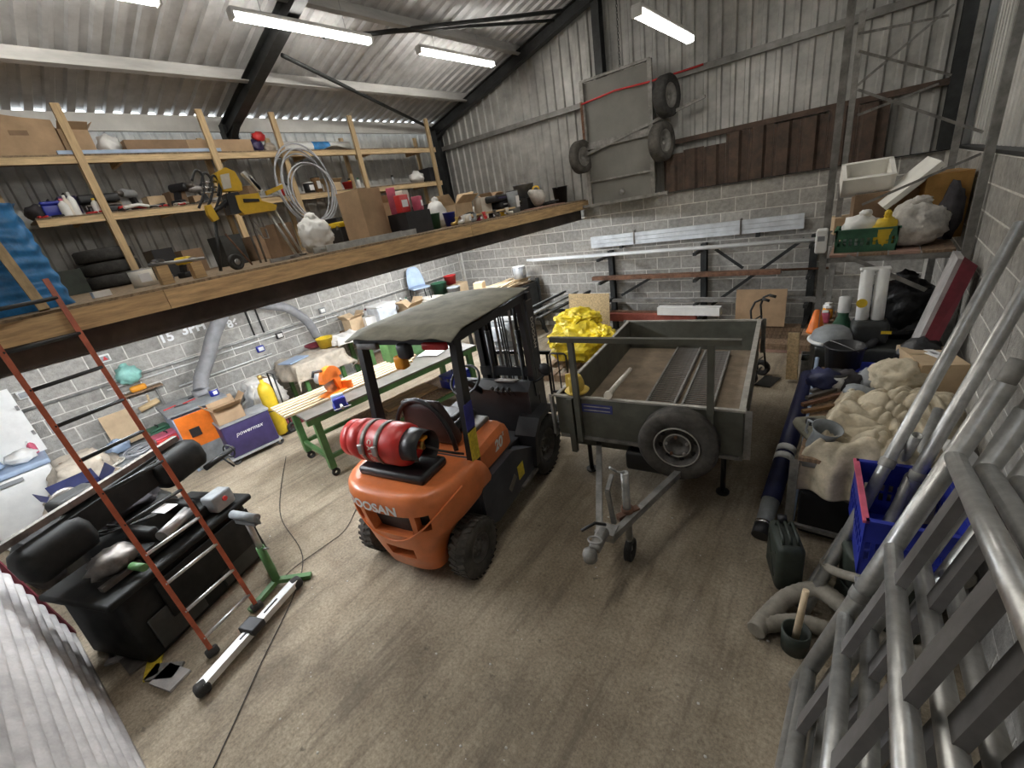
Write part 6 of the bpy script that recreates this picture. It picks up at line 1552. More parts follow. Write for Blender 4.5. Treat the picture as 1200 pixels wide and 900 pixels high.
for k, (px_, m_, lb) in enumerate(((533, 'brass', 'brass tap fitting at the deck edge'), (541, 'plastic_white', 'white elbow fitting at the deck edge'), (556, 'machine_grey', 'grey elbow fitting at the deck edge'), (570, 'plastic_red', 'red valve at the deck edge by the short plank'), (584, 'strap_steel', 'dark steel elbow at the deck edge by the short plank'), (598, 'label_cream', 'cream elbow fitting at the deck edge by the canister'))):
    c, w_, h_ = D(px_-3, px_+3, 255, -4.60); t_ = thing('pipe_fitting', lb, 'fitting', c, .7*k)
    MB().tube(smooth([(-.05, 0, .03), (0, 0, .032), (.03, .02, .05), (.035, .03, .10)], 4), .024, 10).build('elbow', m_, t_); MB().lathe([(.03, 0), (.03, .02), (.02, .02)], (.035, .03, .095), 'Z', 12).build('collar', m_, t_)
# ================================================================== RIGHT HAND SIDE
mat('orange_card', (0.46, 0.25, 0.07), .85, var=.15)
# slotted-angle rack
rk = thing('slotted_rack', 'tall slotted angle rack with cross braces against the end wall', 'rack', (.2, 5.67, 0))
def rp(x, y, z): return Vector((x-.2, y-5.67, z))
for (x, y, fl) in ((-.30, 5.67, 1), (.70, 5.67, -1), (-.28, 7.2, 1), (.62, 7.2, -1)):
    MB().angle(rp(x, y, 0), rp(x, y, 4.15), .062, .005, up=(0, 1, 0), flip=fl).build('post', 'galv_dull', rk)
for z in (1.80, ):
    for y in (5.69, 7.18): MB().bar(rp(-.30, y, z-.04), rp(.70, y, z-.04), .035, .05).build('shelf_beam', 'galv_dull', rk)
    for x in (-.29, .66): MB().bar(rp(x, 5.69, z-.04), rp(x, 7.18, z-.04), .035, .05).build('shelf_beam', 'galv_dull', rk)
    for k in range(4): MB().box(rp(-.17+.24*k, 6.43, z), (.225, 1.50, .024)).build('shelf_plank', 'old_wood' if k % 2 else 'pink_wood', rk)
for (a, b) in (((1005, 100), (1118, 5)), ((1005, 105), (1152, 155)), ((1005, 135), (1100, 98)), ((1006, 60), (1115, 88)), ((1010, 240), (1150, 180)), ((1005, 40), (1112, 18))):
    p0, p1 = ay(*a, 5.66), ay(*b, 5.66 if b[0] > 1140 else 7.1)
    MB().bar(rp(*p0), rp(*p1), .022, .004, up=(0, 1, 0)).build('brace', 'galv_dull', rk)
p0, p1 = ay(992, 300, 5.64), ay(1085, 340, 5.64); MB().bar(rp(*p0), rp(*p1), .04, .005, up=(0, 1, 0)).build('brace', 'galv_dull', rk)
ZK = 1.813
def K(px, py, y): q = ay(px, py, y); return Vector((q.x, y, ZK))
crate('dark green plastic crate on the rack shelf', K(1003, 300, 5.95)+Vector((.06, 0, 0)), (.50, .34, .22), 'plastic_green', 0)
sack('large off-white rubble bag on the rack shelf', K(1068, 280, 6.0), (.50, .46, .44), 'sack_white', 5, .2, .22)
sack('slack white bag stuffed into the green crate', Vector((-.05, 5.95, ZK+.03)), (.36, .24, .34), 'plastic_white', 7, .3, .3, 'white_bag', 'bag', sub=3)
sack('bright yellow plastic bag on the rack shelf between white bags', K(1030, 280, 5.88)+Vector((.03, -.04, 0)), (.20, .16, .36), 'plastic_yellow', 2, .3, .3, 'yellow_bag', 'bag', sub=3)
carton('brown cardboard box under the foam box at the top of the rack', K(1035, 280, 6.75), (.66, .6, .50), .08, 'cardboard_dark', False)
carton('orange brown cardboard box standing high behind the rubble bag', K(1090, 280, 6.55)+Vector((.0, .0, 0)), (.34, .5, .62), .15, 'orange_card', False)
fb = thing('foam_box', 'open white polystyrene box with raised lid on the rack', 'foam box', Vector((-.08, 6.70, ZK+.57)), .12)
fb.rotation_euler = (.45, 0, .12)
a_, b_, h_ = .46, .38, .20
mbx = MB().box((0, 0, .02), (a_, b_, .04))
for s in (-1, 1): mbx.box((s*(a_/2-.02), 0, h_/2), (.04, b_, h_)); mbx.box((0, s*(b_/2-.02), h_/2), (a_, .04, h_))
mbx.build('box', 'foam_white', fb)
lid = thing('polystyrene_slab', 'white polystyrene lid tilted up beside its box on the rack', 'foam lid', Vector((.27, 6.45, ZK+.56)), .1); lid.rotation_euler = (.15, -.75, .1)
MB().box((0, 0, .0), (.54, .42, .05)).build('lid_slab', 'foam_white', lid); MB().box((0, 0, -.035), (.38, .30, .03)).build('lid_plug', 'foam_white', lid)
dv = thing('white_device', 'white plastic boxed device hooked on the rack post', 'device', (-.36, 5.60, 1.86)); MB().rbox((0, 0, .12), (.10, .12, .24), .02).build('case', 'plastic_white', dv); MB().box((0, -.062, .15), (.06, .004, .05)).build('panel', 'plastic_grey', dv); MB().bar((.045, 0, .2), (.07, .04, .2), .03, .02).build('hook', 'steel_bare', dv)
carton('buff cardboard box poking out beyond the rack post', Vector((-.20, 7.25, ZK)), (.34, .3, .20), .2, 'cardboard_pale', False)
sack('grey dust sheet bundle tucked beside the orange box', K(1108, 270, 6.0)+Vector((.03, .25, 0)), (.2, .5, .55), 'dark_cloth', 3, .2, .2, 'dust_sheet_bundle', 'bundle', neck=False, sub=3)

# long steel table below, covered in tools
TZ = .78
tb_ = thing('steel_table', 'rough angle iron table buried under tools along the block wall', 'table', (.25, 4.21, 0))
MB().box((0, 0, TZ-.015), (.92, 1.82, .03)).build('table_top', 'old_wood', tb_)
for sx in (-1, 1):
    for sy in (-1, 1): MB().angle((sx*.45, sy*.90, 0), (sx*.45, sy*.90, TZ-.03), .06, .006, up=(0, 1, 0), flip=-sx).build('leg', 'galv_dull', tb_)
    MB().bar((sx*.43, -.88, TZ-.055), (sx*.43, .88, TZ-.055), .04, .05).build('side_rail', 'galv_dull', tb_)
for sy in (-1, 1):
    MB().bar((-.44, sy*.88, TZ-.055), (.44, sy*.88, TZ-.055), .04, .05).build('end_rail', 'galv_dull', tb_)
    MB().bar((-.44, sy*.88, .60), (.44, sy*.88, .22), .04, .01, up=(0, 1, 0)).build('brace', 'galv_dull', tb_)
MB().bar((-.44, -.88, .52), (.44, -.88, .52), .03, .03).build('end_rail', 'galv_dull', tb_)
MB().bar((-.44, -.88, .12), (.44, -.88, .12), .03, .03).build('end_rail', 'galv_dull', tb_)
def T(px, py, z=TZ+.001): q = az(px, py, z); return Vector((q.x, q.y, z))
# grey jug with funnel, petrol can, brush heads
jg = thing('metal_jug', 'grey measuring jug with wide mouth on the steel table', 'jug', (-.10, 3.46, TZ+.001), 2.4)
MB().lathe([(.001, .0), (.085, .0), (.09, .02), (.075, .16), (.10, .22), (.095, .22), (.07, .16), (.08, .02), (.001, .015)], seg=22).build('jug_body', 'machine_grey', jg)
MB().tube([(.08, 0, .18), (.16, 0, .16), (.15, 0, .06), (.085, 0, .04)], .010, 6).build('jug_handle', 'machine_grey', jg)
jg.rotation_euler = (.0, -.25, 2.4)
cn = thing('fuel_can', 'flat olive fuel can with black cap lying on the steel table corner', 'fuel can', T(958, 510), .5)
MB().rbox((0, 0, .05), (.26, .34, .10), .045).build('can_body', 'machine_green' if False else 'canopy_fabric', cn); MB().lathe([(.045, .10), (.045, .13), (.02, .13), (.02, .11)], (-.04, .02, 0), 'Z', 16).build('cap', 'plastic_black', cn); MB().rbox((.05, -.08, .105), (.05, .06, .02), .01).build('orange_tag', 'plastic_orange', cn)
random.seed(41)
for k, (p0, p1, m_, lb) in enumerate((((940, 478), (1000, 462), 'rust', 'long rusty bar lying across the steel table'), ((945, 470), (1010, 450), 'strap_steel', 'grey steel bar lying across the steel table'), ((950, 462), (985, 452), 'steel_bare', 'short bright bar on the steel table'), ((940, 486), (990, 478), 'leather_brown', 'brown handled tool on the steel table'))):
    a_, b_ = T(*p0), T(*p1); beam('steel_bar', lb, 'bar', a_+Vector((0, 0, .03)), b_+Vector((0, 0, .035)), .035, .03, m_)
for k, (px_, py_, sz, m_, lb) in enumerate(((1005, 470, .16, 'machine_grey', 'grey rag heap on the steel table beside the steel bars'), (990, 455, .18, 'dark_cloth', 'dark rag heap on the steel table behind the bars'), (1022, 455, .2, 'plastic_grey', 'grey plastic bundle on the steel table'), (1010, 490, .14, 'plastic_ltblue', 'pale blue rag on the steel table before the dust sheet'), (965, 455, .2, 'plastic_navy', 'navy cloth bunched on the far end of the steel table'))):
    sack(lb, T(px_, py_), (sz*1.5, sz*1.3, sz), m_, 50+k, .3, .35, 'rag_heap', 'rag', neck=False, sub=3)
# cream dust sheet
def dsh(u, v):
    X = -.40+.80*u; Y = -.80+1.36*v
    w1 = noise.noise(Vector((X*2.2, Y*2.2, 3))); w2 = noise.noise(Vector((X*4.5, Y*4.5, 9)))
    z = .10+.10*noise.noise(Vector((X*2.4+1, Y*2.4, 2)))+.075*abs(math.sin(9*Y+5*X+5*w1))**.7+.040*abs(math.sin(21*Y-10*X+6*w2))**.8+.012*math.sin(55*Y+20*X+8*w2)
    e = min(u, 1-u, 1-v); z *= min(1, e*8)
    if Y < -.57:
        t = -.57-Y; k = min(1, t/.06)
        z = z*(1-k)-t*1.25; Y = -.57-.05*k-t*.10-.035*math.sin(26*X+3*w1)*k
    return (X, Y, z+.012)
o = MB().grid(dsh, 84, 110).build('dust_sheet', 'cream_cloth', None, solid=.006); o.location = (.29, 3.86, TZ); o.rotation_euler = (0, 0, -.15); tag(o, 'cream dust sheet heaped in folds on the steel table', 'dust sheet')
sack('cream cloth bundle on the far end of the dust sheet', (.36, 4.62, TZ), (.44, .42, .34), 'cream_cloth', 14, .2, .3, 'cloth_bundle', 'cloth', neck=False)
o = MB().rbox((0, 0, .05), (.34, .42, .10), .03).build('blue_cushion', 'plastic_blue', None); o.location = (.22, 4.90, TZ); tag(o, 'dark blue cushion on the steel table below the black bin', 'cushion')
c_ = carton('cardboard box with white tape leaning on the block wall above the table', (.55, 4.80, TZ+.02), (.30, .50, .30), .3, 'cardboard_pale', False)
for k in range(2): MB().box((.02, -.06+.14*k, .303), (.06, .20, .003), .3).build('white_tape', 'paper', c_)
sack('white plastic sack at the foot of the block wall behind the long tubes', (.62, 3.45, TZ), (.24, .4, .2), 'plastic_white', 21, .2, .3, 'white_sack', 'sack', neck=False, sub=3)

# stack of bins and machines beyond the table (under the shelf)
bb = bucket('black builders bucket on the far corner of the steel table', T(948, 420)+Vector((0, 0, 0)), .16, .30, 'plastic_black', 'black_bucket', True)
bb.location = (-.04, 4.95, TZ)
tin('white tin with black lid under the black tubes', (-.08, 4.60, TZ), .10, .16, 'plastic_white', 'plastic_black')
bl = thing('black_bin', 'big black plastic drum under the rack shelf', 'bin', (.30, 6.1, 0))
MB().lathe([(.001, 0), (.26, 0), (.30, .9), (.32, .92), (.32, .96), (.27, .96), (.25, .1), (.001, .1)], seg=24).build('drum', 'plastic_black', bl)
sack('bulging black bin bag on the drum under the rack shelf', (.35, 6.0, .97), (.6, .6, .55), 'black_sack', 15, .2, .3, 'bin_bag', 'bin bag')
fx = thing('white_pipes_bundle', 'pair of white plastic pipes standing in a grey holder under the shelf', 'pipes', (.13, 5.45, .96), .1)
for k, x in enumerate((-.07, .05)):
    MB().pipe((x, 0, .16), (x, .10, .72), .055, .006, 18).build('pipe', 'plastic_white', fx)
MB().rbox((0, 0, .12), (.30, .24, .24), .05).build('holder', 'machine_dark', fx)
MB().cyl((-.095, -.052, .42), (-.095, -.057, .42), .045, seg=18).build('yellow_sticker', 'plastic_yellow', fx); MB().box((.12, -.122, .14), (.08, .004, .03)).build('yellow_sticker', 'plastic_yellow', fx)
MB().rbox((-.01, .11, .72), (.24, .10, .03), .01).build('top_clip', 'plastic_white', fx)
sd = thing('machine_stand', 'dark plinth carrying the white pipes and the grey vacuum hood', 'plinth', (.10, 5.42, 0)); MB().rbox((0, 0, .48), (.80, .36, .955), .03).build('plinth', 'machine_dark', sd)
vh = thing('vacuum_hood', 'grey dome shaped vacuum lid with white rim under the shelf', 'vacuum', (-.16, 5.40, .96), .4)
MB().lathe([(.001, .17), (.10, .165), (.17, .12), (.20, .04), (.20, 0), (.001, 0)], seg=24).build('dome', 'machine_grey', vh); MB().tube([(.205*math.cos(a), .205*math.sin(a), .03) for a in [2.2+1.8*i/14 for i in range(15)]], .018, 8).build('rim', 'plastic_white', vh)
MB().tube(smooth([(.05, -.2, .03), (.2, -.22, .0), (.3, -.18, .05), (.36, -.05, .05)], 5), .04, 10).build('vacuum_hose', 'plastic_black', vh)
sack('black plastic sack slumped beside the white pipes', (.50, 4.98, TZ), (.36, .24, .44), 'black_sack', 18, .2, .3, 'black_sack', 'sack', neck=False, sub=3)
bottle('dark green bottle lying behind the vacuum dome', (-.10, 5.75, .0), .14, 1.35, 'plastic_green', 'plastic_white', name='green_vessel')
for k, (x, y, z, m_, lb) in enumerate(((-.27, 5.95, 1.0, 'plastic_pink', 'small pink packet on the lower ledge beside the rack post'), (-.26, 6.12, 1.0, 'lens_amber', 'orange packet on the lower ledge beside the rack post'), (-.26, 6.30, 1.0, 'plastic_white', 'white packet on the lower ledge beside the rack post'))):
    t_ = thing('packet', lb, 'packet', (x, y, z), .4*k); MB().rbox((0, 0, .06), (.09, .1, .12), .02).build('packet_body', m_, t_); MB().rbox((0, 0, .13), (.06, .07, .02), .006).build('packet_top', 'plastic_white', t_)
lgx = thing('ledge', 'narrow dark ledge carrying small packets beside the rack post', 'ledge', (-.26, 6.12, 0)); MB().box((0, 0, .985), (.16, .62, .03)).build('ledge_top', 'old_wood', lgx)
for s in (-1, 1): MB().bar((0, s*.28, 0), (0, s*.28, .97), .03, .03, up=(0, 1, 0)).build('leg', 'black_steel', lgx)
o = MB().lathe([(.001, 0), (.09, 0), (.085, .02), (.03, .26), (.001, .27)], seg=16).build('traffic_cone', 'plastic_orange', None); o.location = (-.33, 5.68, .97); 
ck_ = thing('ledge', 'small dark bracket shelf holding the orange cone', 'bracket', (-.34, 5.66, 0)); MB().box((0, 0, .955), (.22, .22, .03)).build('ledge_top', 'old_wood', ck_); MB().bar((.06, 0, 0), (.06, 0, .94), .04, .04, up=(0, 1, 0)).build('leg', 'black_steel', ck_)
tag(o, 'small orange cone with yellow tip on the bracket shelf', 'cone')
# leaning grey slab with maroon side
sb2 = thing('leaning_slab', 'grey faced slab with maroon side leaning on the block wall', 'slab', (.40, 5.1, TZ+.0), 0)
q0 = ay(1068, 430, 5.0); q1 = ay(1135, 300, 5.3)
A_, B_ = q0-sb2.location, q1-sb2.location; A_.z = .02
quad(MB(), [A_+Vector((-.05, -.12, 0)), A_+Vector((-.05, .25, 0)), B_+Vector((-.05, .25, 0)), B_+Vector((-.05, -.12, 0))], .05).build('grey_face', 'cement_sheet', sb2)
quad(MB(), [A_+Vector((-.05, -.13, -.0)), A_+Vector((.05, -.13, .0)), B_+Vector((.05, -.13, -.06)), B_+Vector((-.04, -.13, .02))], .02).build('maroon_side', 'maroon', sb2)
# long navy roll leaning by the table
nr = thing('rolled_cover', 'long navy rolled cover with white bands leaning between trailer and table', 'roll', (-.40, 3.15, 0))
a_ = Vector((0, 0, .06)); b_ = ay(948, 440, 5.0)-nr.location; d_ = (b_-a_)
MB().cyl(a_+d_*.18, b_, .075, seg=16).build('roll', 'plastic_navy', nr)
MB().cyl(a_+d_*.04, a_+d_*.19, .06, .07, seg=16).build('grey_sleeve', 'machine_grey', nr)
MB().cyl(a_, a_+d_*.06, .066, .066, seg=16).build('black_foot', 'plastic_black', nr)
for k in (.40, .45): MB().cyl(a_+d_*k, a_+d_*(k+.035), .079, seg=16).build('white_band', 'plastic_white', nr)
MB().cyl(a_+d_*.05, a_+d_*.065, .068, seg=16).build('steel_clip', 'chrome', nr)
rod('blue_cable_pole', 'slim blue pole leaning against the navy rolled cover', 'pole', (-.22, 3.50, .02), (-.25, 5.0, .92), .018, 'plastic_ltblue')
# jerrycan
jc = thing('jerrycan', 'dark green jerrycan standing on the floor at the table leg', 'jerrycan', (-.20, 2.86, 0), .35)
MB().rbox((0, 0, .21), (.17, .33, .40), .04).build('can_body', 'machine_green', jc)
for s in (-.045, 0, .045): MB().tube([(s, -.11, .40), (s, -.09, .45), (s, .07, .45), (s, .09, .40)], .011, 6).build('handle', 'machine_green', jc)
MB().cyl((0, .12, .40), (0, .15, .45), .032, seg=14).build('cap', 'plastic_black', jc)
for s in (-1, 1): MB().bar((s*.087, -.10, .10), (s*.087, .10, .32), .004, .02).bar((s*.087, .10, .10), (s*.087, -.10, .32), .004, .02).build('pressed_cross', 'machine_green', jc)
# blue crate on a green drum with suction hose
gdm = thing('green_drum', 'green metal drum under the blue plastic crate', 'drum', (.36, 2.86, 0))
MB().lathe([(.001, 0), (.25, 0), (.26, .02), (.25, .05), (.25, .46), (.26, .48), (.25, .50), (.22, .50), (.001, .49)], seg=28).build('drum', 'machine_green', gdm)
MB().lathe([(.262, .24), (.268, .25), (.262, .26)], seg=28).build('hoop', 'machine_green', gdm)
cr_ = crate('blue plastic crate with one red edge beneath the long tubes', (.37, 2.90, .505), (.44, .62, .40), 'plastic_blue', .10, rimm='plastic_pink')
hs = thing('suction_hose', 'thick grey brown suction hose coiled on the floor by the frames', 'hose', (.1, 2.5, 0))
P_ = [(-.27, 2.25, .07), (-.22, 2.42, .07), (-.13, 2.60, .10), (.02, 2.68, .16), (.16, 2.60, .17), (.30, 2.52, .12), (.45, 2.50, .07), (.58, 2.56, .07)]
pts, rr = ribbed([Vector(p)-hs.location for p in P_], .055, .004, 10); MB().tube(pts, rr, 14).build('hose_length', 'hose_brown', hs)
P_ = [(-.24, 2.32, .07), (-.05, 2.45, .065), (.12, 2.47, .06), (.30, 2.40, .06), (.50, 2.42, .06)]
pts, rr = ribbed([Vector(p)-hs.location for p in P_], .05, .004, 10); MB().tube(pts, rr, 14).build('hose_length', 'hose_brown', hs)
ch_ = thing('hose_loop', 'grey brown hose loop standing round the green drum', 'hose', (.36, 2.86, .0))
MB().tube([(.33*math.cos(a), .33*math.sin(a), .36+.22*math.sin(a+2.6)) for a in [2*PI*i/48 for i in range(48)]], .028, 10, closed=True).build('loop', 'hose_brown', ch_)
rod('short_pole', 'short grey pole propped against the green drum', 'pole', (-.09, 2.60, .03), (.12, 3.05, .42), .022, 'galv_dull')
wk = thing('wooden_stick', 'pale worn stick standing in a green can by the hose', 'stick', (-.06, 2.30, 0)); MB().cyl((0, 0, .08), (.02, .05, .46), .022, .018, seg=10).build('stick', 'pale_lath', wk); MB().lathe([(.001, 0), (.075, 0), (.08, .16), (.07, .16), (.065, .02), (.001, .02)], seg=18).build('can', 'machine_green', wk)

# two long aluminium tubes leaning on the wall
for k, (a_, b_, lb) in enumerate((((1042, 540), (1197, 262), 'long aluminium tube leaning on the block wall behind the blue crate'), ((1082, 545), (1215, 318), 'second long aluminium tube leaning beside the first behind the crate'))):
    t1 = ax(*b_, XR-.06); d1 = ray(*a_); t0 = az(*a_, .95); 
    dd = (t0-t1); f = t1.z/(t1.z-t0.z); ft = t1+dd*f; ft.z = .03
    t_ = thing('aluminium_tube', lb, 'tube', ft, 0, 'long tubes leaning on the wall')
    MB().pipe((0, 0, 0), t1-ft, .036, .004, 16).build('tube', 'alu', t_)
    MB().lathe([(.040, 0), (.044, .01), (.044, .05), (.040, .06)], (t1-ft)*.40, 'Z', 14, mtx=(t1-ft).to_track_quat('Z', 'Y').to_matrix()).build('collar', 'galv_dull', t_)
for k, (a_, b_) in enumerate((((1058, 540), (1075, 510)), ((1072, 545), (1100, 480)), ((1108, 548), (1140, 490)))):
    t0, t1 = az(*a_, .90), az(*b_, 1.15)
    d_ = (t1-t0).normalized(); p0 = t0-d_*(t0.z/d_.z*.5 if d_.z > .2 else .6)
    p0 = t0+(t0-t1)*1.2; p0.z = max(p0.z, .52)
    rod('short_tube', ('short scaffold tube standing in the blue crate', 'scaffold tube with coupler standing in the blue crate', 'grey scaffold tube standing at the back of the blue crate')[k], 'tube', p0, t1, .028, 'galv', hollow=True)

mat('tread_grey', (0.20, 0.19, 0.185), 0.6, 0.3, var=0.15, scale=6)
# alloy tower frames leaning on the wall
E0 = Vector((-.02, 2.00, .045)); E1 = Vector((.49, 2.42, 1.76)); rd_ = Vector((.027, .973, -.231)).normalized()
ed = (E1-E0); el = ed.length; ed.normalize()
rd_ = (rd_-ed*rd_.dot(ed)).normalized(); nn = ed.cross(rd_).normalized()
if nn.x > 0: nn = -nn
def eparam(px, py):   # where along the end tube the pixel falls (nearest point between ray and line)
    d = ray(px, py).normalized(); w0 = E0-CAM; a = ed.dot(ed); b = ed.dot(d); c = d.dot(d); dd, e = ed.dot(w0), d.dot(w0)
    return (b*e-c*dd)/(a*c-b*b)
TS = [eparam(917, 850), eparam(943, 780), eparam(993, 722), eparam(1051, 643), eparam(1130, 540)]
for fidx in range(3):
    off = -nn*(.105*fidx)
    org = E0+off
    t_ = thing('tower_frame', ('aluminium tower frame lying outermost on the stack by the wall', 'aluminium tower frame second in the stack by the wall', 'aluminium tower frame innermost against the block wall')[fidx], 'scaffold frame', org, 0, 'aluminium tower frames')
    L_ = el+(.10 if fidx == 0 else .02)
    MB().pipe((0, 0, 0), ed*L_, .040, .004, 18).build('end_tube', 'alu', t_)
    MB().pipe(ed*(L_-.06), ed*(L_+.10), .033, .004, 16).build('spigot', 'galv_dull', t_)
    for ti in TS:
        if ti < .03: ti = .06
        MB().cyl(ed*ti, ed*ti-rd_*1.55, .036, seg=16).build('frame_tube', 'alu', t_)
    for k in range(2):
        s_ = .24+.66*k
        for j in range(len(TS)-1):
            a0, a1 = max(TS[j], .06), TS[j+1]; s2 = s_+(.0, .20, .08, .14)[j]+.05*fidx
            if s2 < 1.5: MB().bar(ed*(a0+.03)-rd_*s2, ed*(a1-.03)-rd_*s2, .035, .10, up=rd_).build('tread', 'tread_grey', t_)
    MB().lathe([(.044, 0), (.047, .01), (.047, .05), (.044, .06)], ed*(TS[2]+.12), 'Z', 14, mtx=ed.to_track_quat('Z', 'Y').to_matrix()).build('coupler', 'galv_dull', t_)
    if fidx == 0:
        MB().bar(ed*(TS[2]+.15), ed*(TS[2]+.15)+ed.cross(nn)*-.14+nn*.02, .02, .02).build('lock_pin', 'alu', t_)

# dark boxes added to stand in for the deep shade under the steel table
for k, (x, y, sx_, sy_, hh, lb) in enumerate(((.02, 3.62, .40, .44, .46, 'added black box for shade under the near end of the steel table'), (.46, 3.60, .36, .44, .52, 'added dark box for shade under the steel table against the wall'), (.10, 4.30, .46, .60, .50, 'added dark box for shade under the middle of the steel table'), (.10, 4.86, .46, .36, .44, 'added dark box for shade under the far end of the steel table'))):
    t_ = thing('shade_filler', lb, 'bin', (x, y, 0), .05*k)
    MB().rbox((0, 0, hh*.46), (sx_, sy_, hh*.92), .03, None, 1.04).build('filler_body', 'machine_dark' if k % 2 else 'plastic_black', t_); MB().rbox((0, 0, hh*.95), (sx_*1.06, sy_*1.06, .04), .012).build('filler_lid', 'plastic_black', t_)
# ================================================================== LEFT FOREGROUND
# corrugated cement sheets standing on edge
cs_ = thing('corrugated_sheets', 'grey corrugated cement sheets standing on edge beside the bandsaw', 'sheets', (-3.4, -.48, 0), math.radians(2.5))
def corr_fn(y0, hgt, x0, x1, ph, lean):
    def fn(u, v):
        z = hgt*v; return (x0+(x1-x0)*u, y0-lean*z+.014*math.cos(2*PI*z/.13+ph), z+.002)
    return fn
for k in range(3):
    MB().grid(corr_fn(-.05*k+.0, 1.35, -1.72-.0*k, 1.9, .6*k, .10), 6, 88).build('sheet', 'cement_sheet', cs_, solid=.012)
fr_ = thing('sheet_prop', 'dark red steel prop frame standing behind the corrugated sheets', 'frame', (-5.12, -.60, 0))
MB().bar((-.02, .04, 0), (-.02, -.10, 1.5), .06, .06, up=(0, 1, 0)).build('upright', 'maroon', fr_); MB().bar((-.02, -.10, 1.45), (-.02, -.75, 0), .05, .05, up=(0, 1, 0)).build('strut', 'maroon', fr_); MB().bar((-.02, .02, .02), (-.02, -.76, .02), .05, .04).build('foot', 'maroon', fr_)
# raised slab edge at the foot
# ladder leaning on the mezzanine
l0 = az(250, 765, 0.02); l1 = az(302, 712, .02); u0 = Vector((XE+.03, .02, 2.50)); u1 = Vector((XE+.03, .42, 2.50))
lad = thing('ladder', 'slender ladder with orange stiles leaning on the mezzanine edge', 'ladder', (l0+l1)/2, 0)
def lp_(p): return p-lad.location
qa, qb = ax(0, 400, XE+.05), ax(58, 335, XE+.05)
st_ = []
for (b, t) in ((l0, qa), (l1, qb)):
    d = (qb-l1).normalized(); t = b+d*(qb-l1).length; top = b+d*((t-b).length+.05)
    MB().bar(lp_(b), lp_(top), .020, .032, up=(0, 1, 0)).build('stile', 'orange_fibre', lad); st_.append((b, d, (t-b).length))
    MB().rbox(lp_(b)+Vector((0, 0, .02)), (.07, .09, .05), .015).build('rubber_foot', 'rubber', lad)
for i in range(11):
    f = .05+.092*i; a_ = st_[0][0]+st_[0][1]*st_[0][2]*f; b_ = st_[1][0]+st_[1][1]*st_[1][2]*f
    MB().cyl(lp_(a_), lp_(b_), .014, seg=10).build('rung', 'alu' if i < 4 else 'black_steel', lad)
# stabiliser bar
s0, s1 = az(236, 805, .07), az(346, 682, .07)
sbar = thing('stabiliser_bar', 'white aluminium stabiliser bar with rubber ends at the foot of the ladder', 'stabiliser', (s0+s1)/2, 0)
c_ = (s0+s1)/2; e_ = (s1-s0).normalized()
MB().bar(s0-c_, s1-c_, .075, .055).build('bar', 'alu_white', sbar)
for s in (-1, 1): 
    q = (s1-c_)*s; MB().rbox(q+Vector((0, 0, -.012)), (.10, .10, .09), .03).build('rubber_end', 'rubber', sbar)
for f in (-.12, .12): MB().bar(e_*f*(1)-Vector((0, 0, -.031)), e_*(f+.14)-Vector((0, 0, -.031)), .012, .006).build('slot', 'plastic_black', sbar)
MB().rbox((0, 0, .03), (.12, .16, .06), .01, math.atan2(e_.y, e_.x)).build('clamp', 'plastic_black', sbar)
mat('machine_black', (0.013, 0.0135, 0.012), 0.65, var=0.4, scale=6, spec=0.3)
# horizontal bandsaw
bs_ = thing('bandsaw', 'large dark horizontal metal bandsaw behind the ladder', 'bandsaw', (-4.55, .22, 0), math.radians(22))
MB().rbox((0, 0, .33), (.72, 1.22, .64), .05, None, .96).build('base_cabinet', 'machine_black', bs_)
MB().rbox((0, 0, .67), (.80, 1.30, .06), .02).build('coolant_tray', 'machine_black', bs_)
MB().rbox((.05, .08, .76), (.44, .70, .10), .02).build('vice_bed', 'machine_black', bs_)
for y in (-.10, .24): MB().rbox((.08, y, .86), (.34, .07, .12), .015).build('vice_jaw', 'machine_black', bs_)
bow = MB().prism([(-.62, .98), (.62, 1.10), (.66, 1.22), (.60, 1.30), (-.60, 1.20), (-.68, 1.10)], -.30, -.08, plane='YZ'); bow.build('saw_bow', 'machine_black', bs_)
for y, z in ((-.50, 1.06), (.50, 1.14)): MB().rbox((-.12, y, z), (.26, .46, .30), .09, Matrix.Rotation(.09, 3, 'X'), 1.0, 5).build('band_wheel_cover', 'machine_black', bs_)
MB().rbox((-.30, -.18, 1.22), (.22, .30, .20), .04).build('motor', 'machine_black', bs_)
MB().bar((-.16, -.75, 1.26), (-.16, .62, 1.34), .05, .05).build('top_rail', 'strap_steel', bs_)
MB().cyl((.02, .62, 1.0), (.02, .95, 1.02), .028, seg=12).build('feed_spindle', 'black_steel', bs_)
MB().tube([(.02+.07*math.cos(a), .90, 1.015+.07*math.sin(a)) for a in [2*PI*i/16 for i in range(16)]], .008, 6, closed=True).build('feed_wheel', 'black_steel', bs_)
MB().cyl((.02, .80, 1.01), (.14, .80, .90), .009, seg=8).build('feed_handle', 'black_steel', bs_)
MB().cyl((.20, .25, .84), (.30, -.10, .84), .05, seg=14).build('steel_stock', 'steel_bare', bs_)
MB().box((.10, .12, .935), (.16, .12, .006)).build('label_card', 'paper', bs_)
MB().cyl((.28, -.35, .78), (.42, -.35, .78), .03, seg=12).build('green_knob', 'green_paint', bs_)
MB().rbox((.395, .1, .42), (.02, .9, .36), .01).build('access_door', 'machine_black', bs_)
for k in range(4): MB().tube(smooth([(-.30+.05*k, -.5, 1.2), (-.42, -.3+.1*k, .9), (-.40, .1, .75), (-.36, .3+.1*k, .70)], 5), .012, 6).build('coolant_pipe', 'rubber', bs_)
MB().lathe([(.001, -.03), (.11, -.03), (.12, 0), (.11, .03), (.001, .03)], (-.43, -.18, 1.22), 'X', 20).build('drive_pulley', 'strap_steel', bs_)
MB().bar((.22, -.55, .74), (.22, .60, .74), .05, .04).build('length_stop', 'strap_steel', bs_)
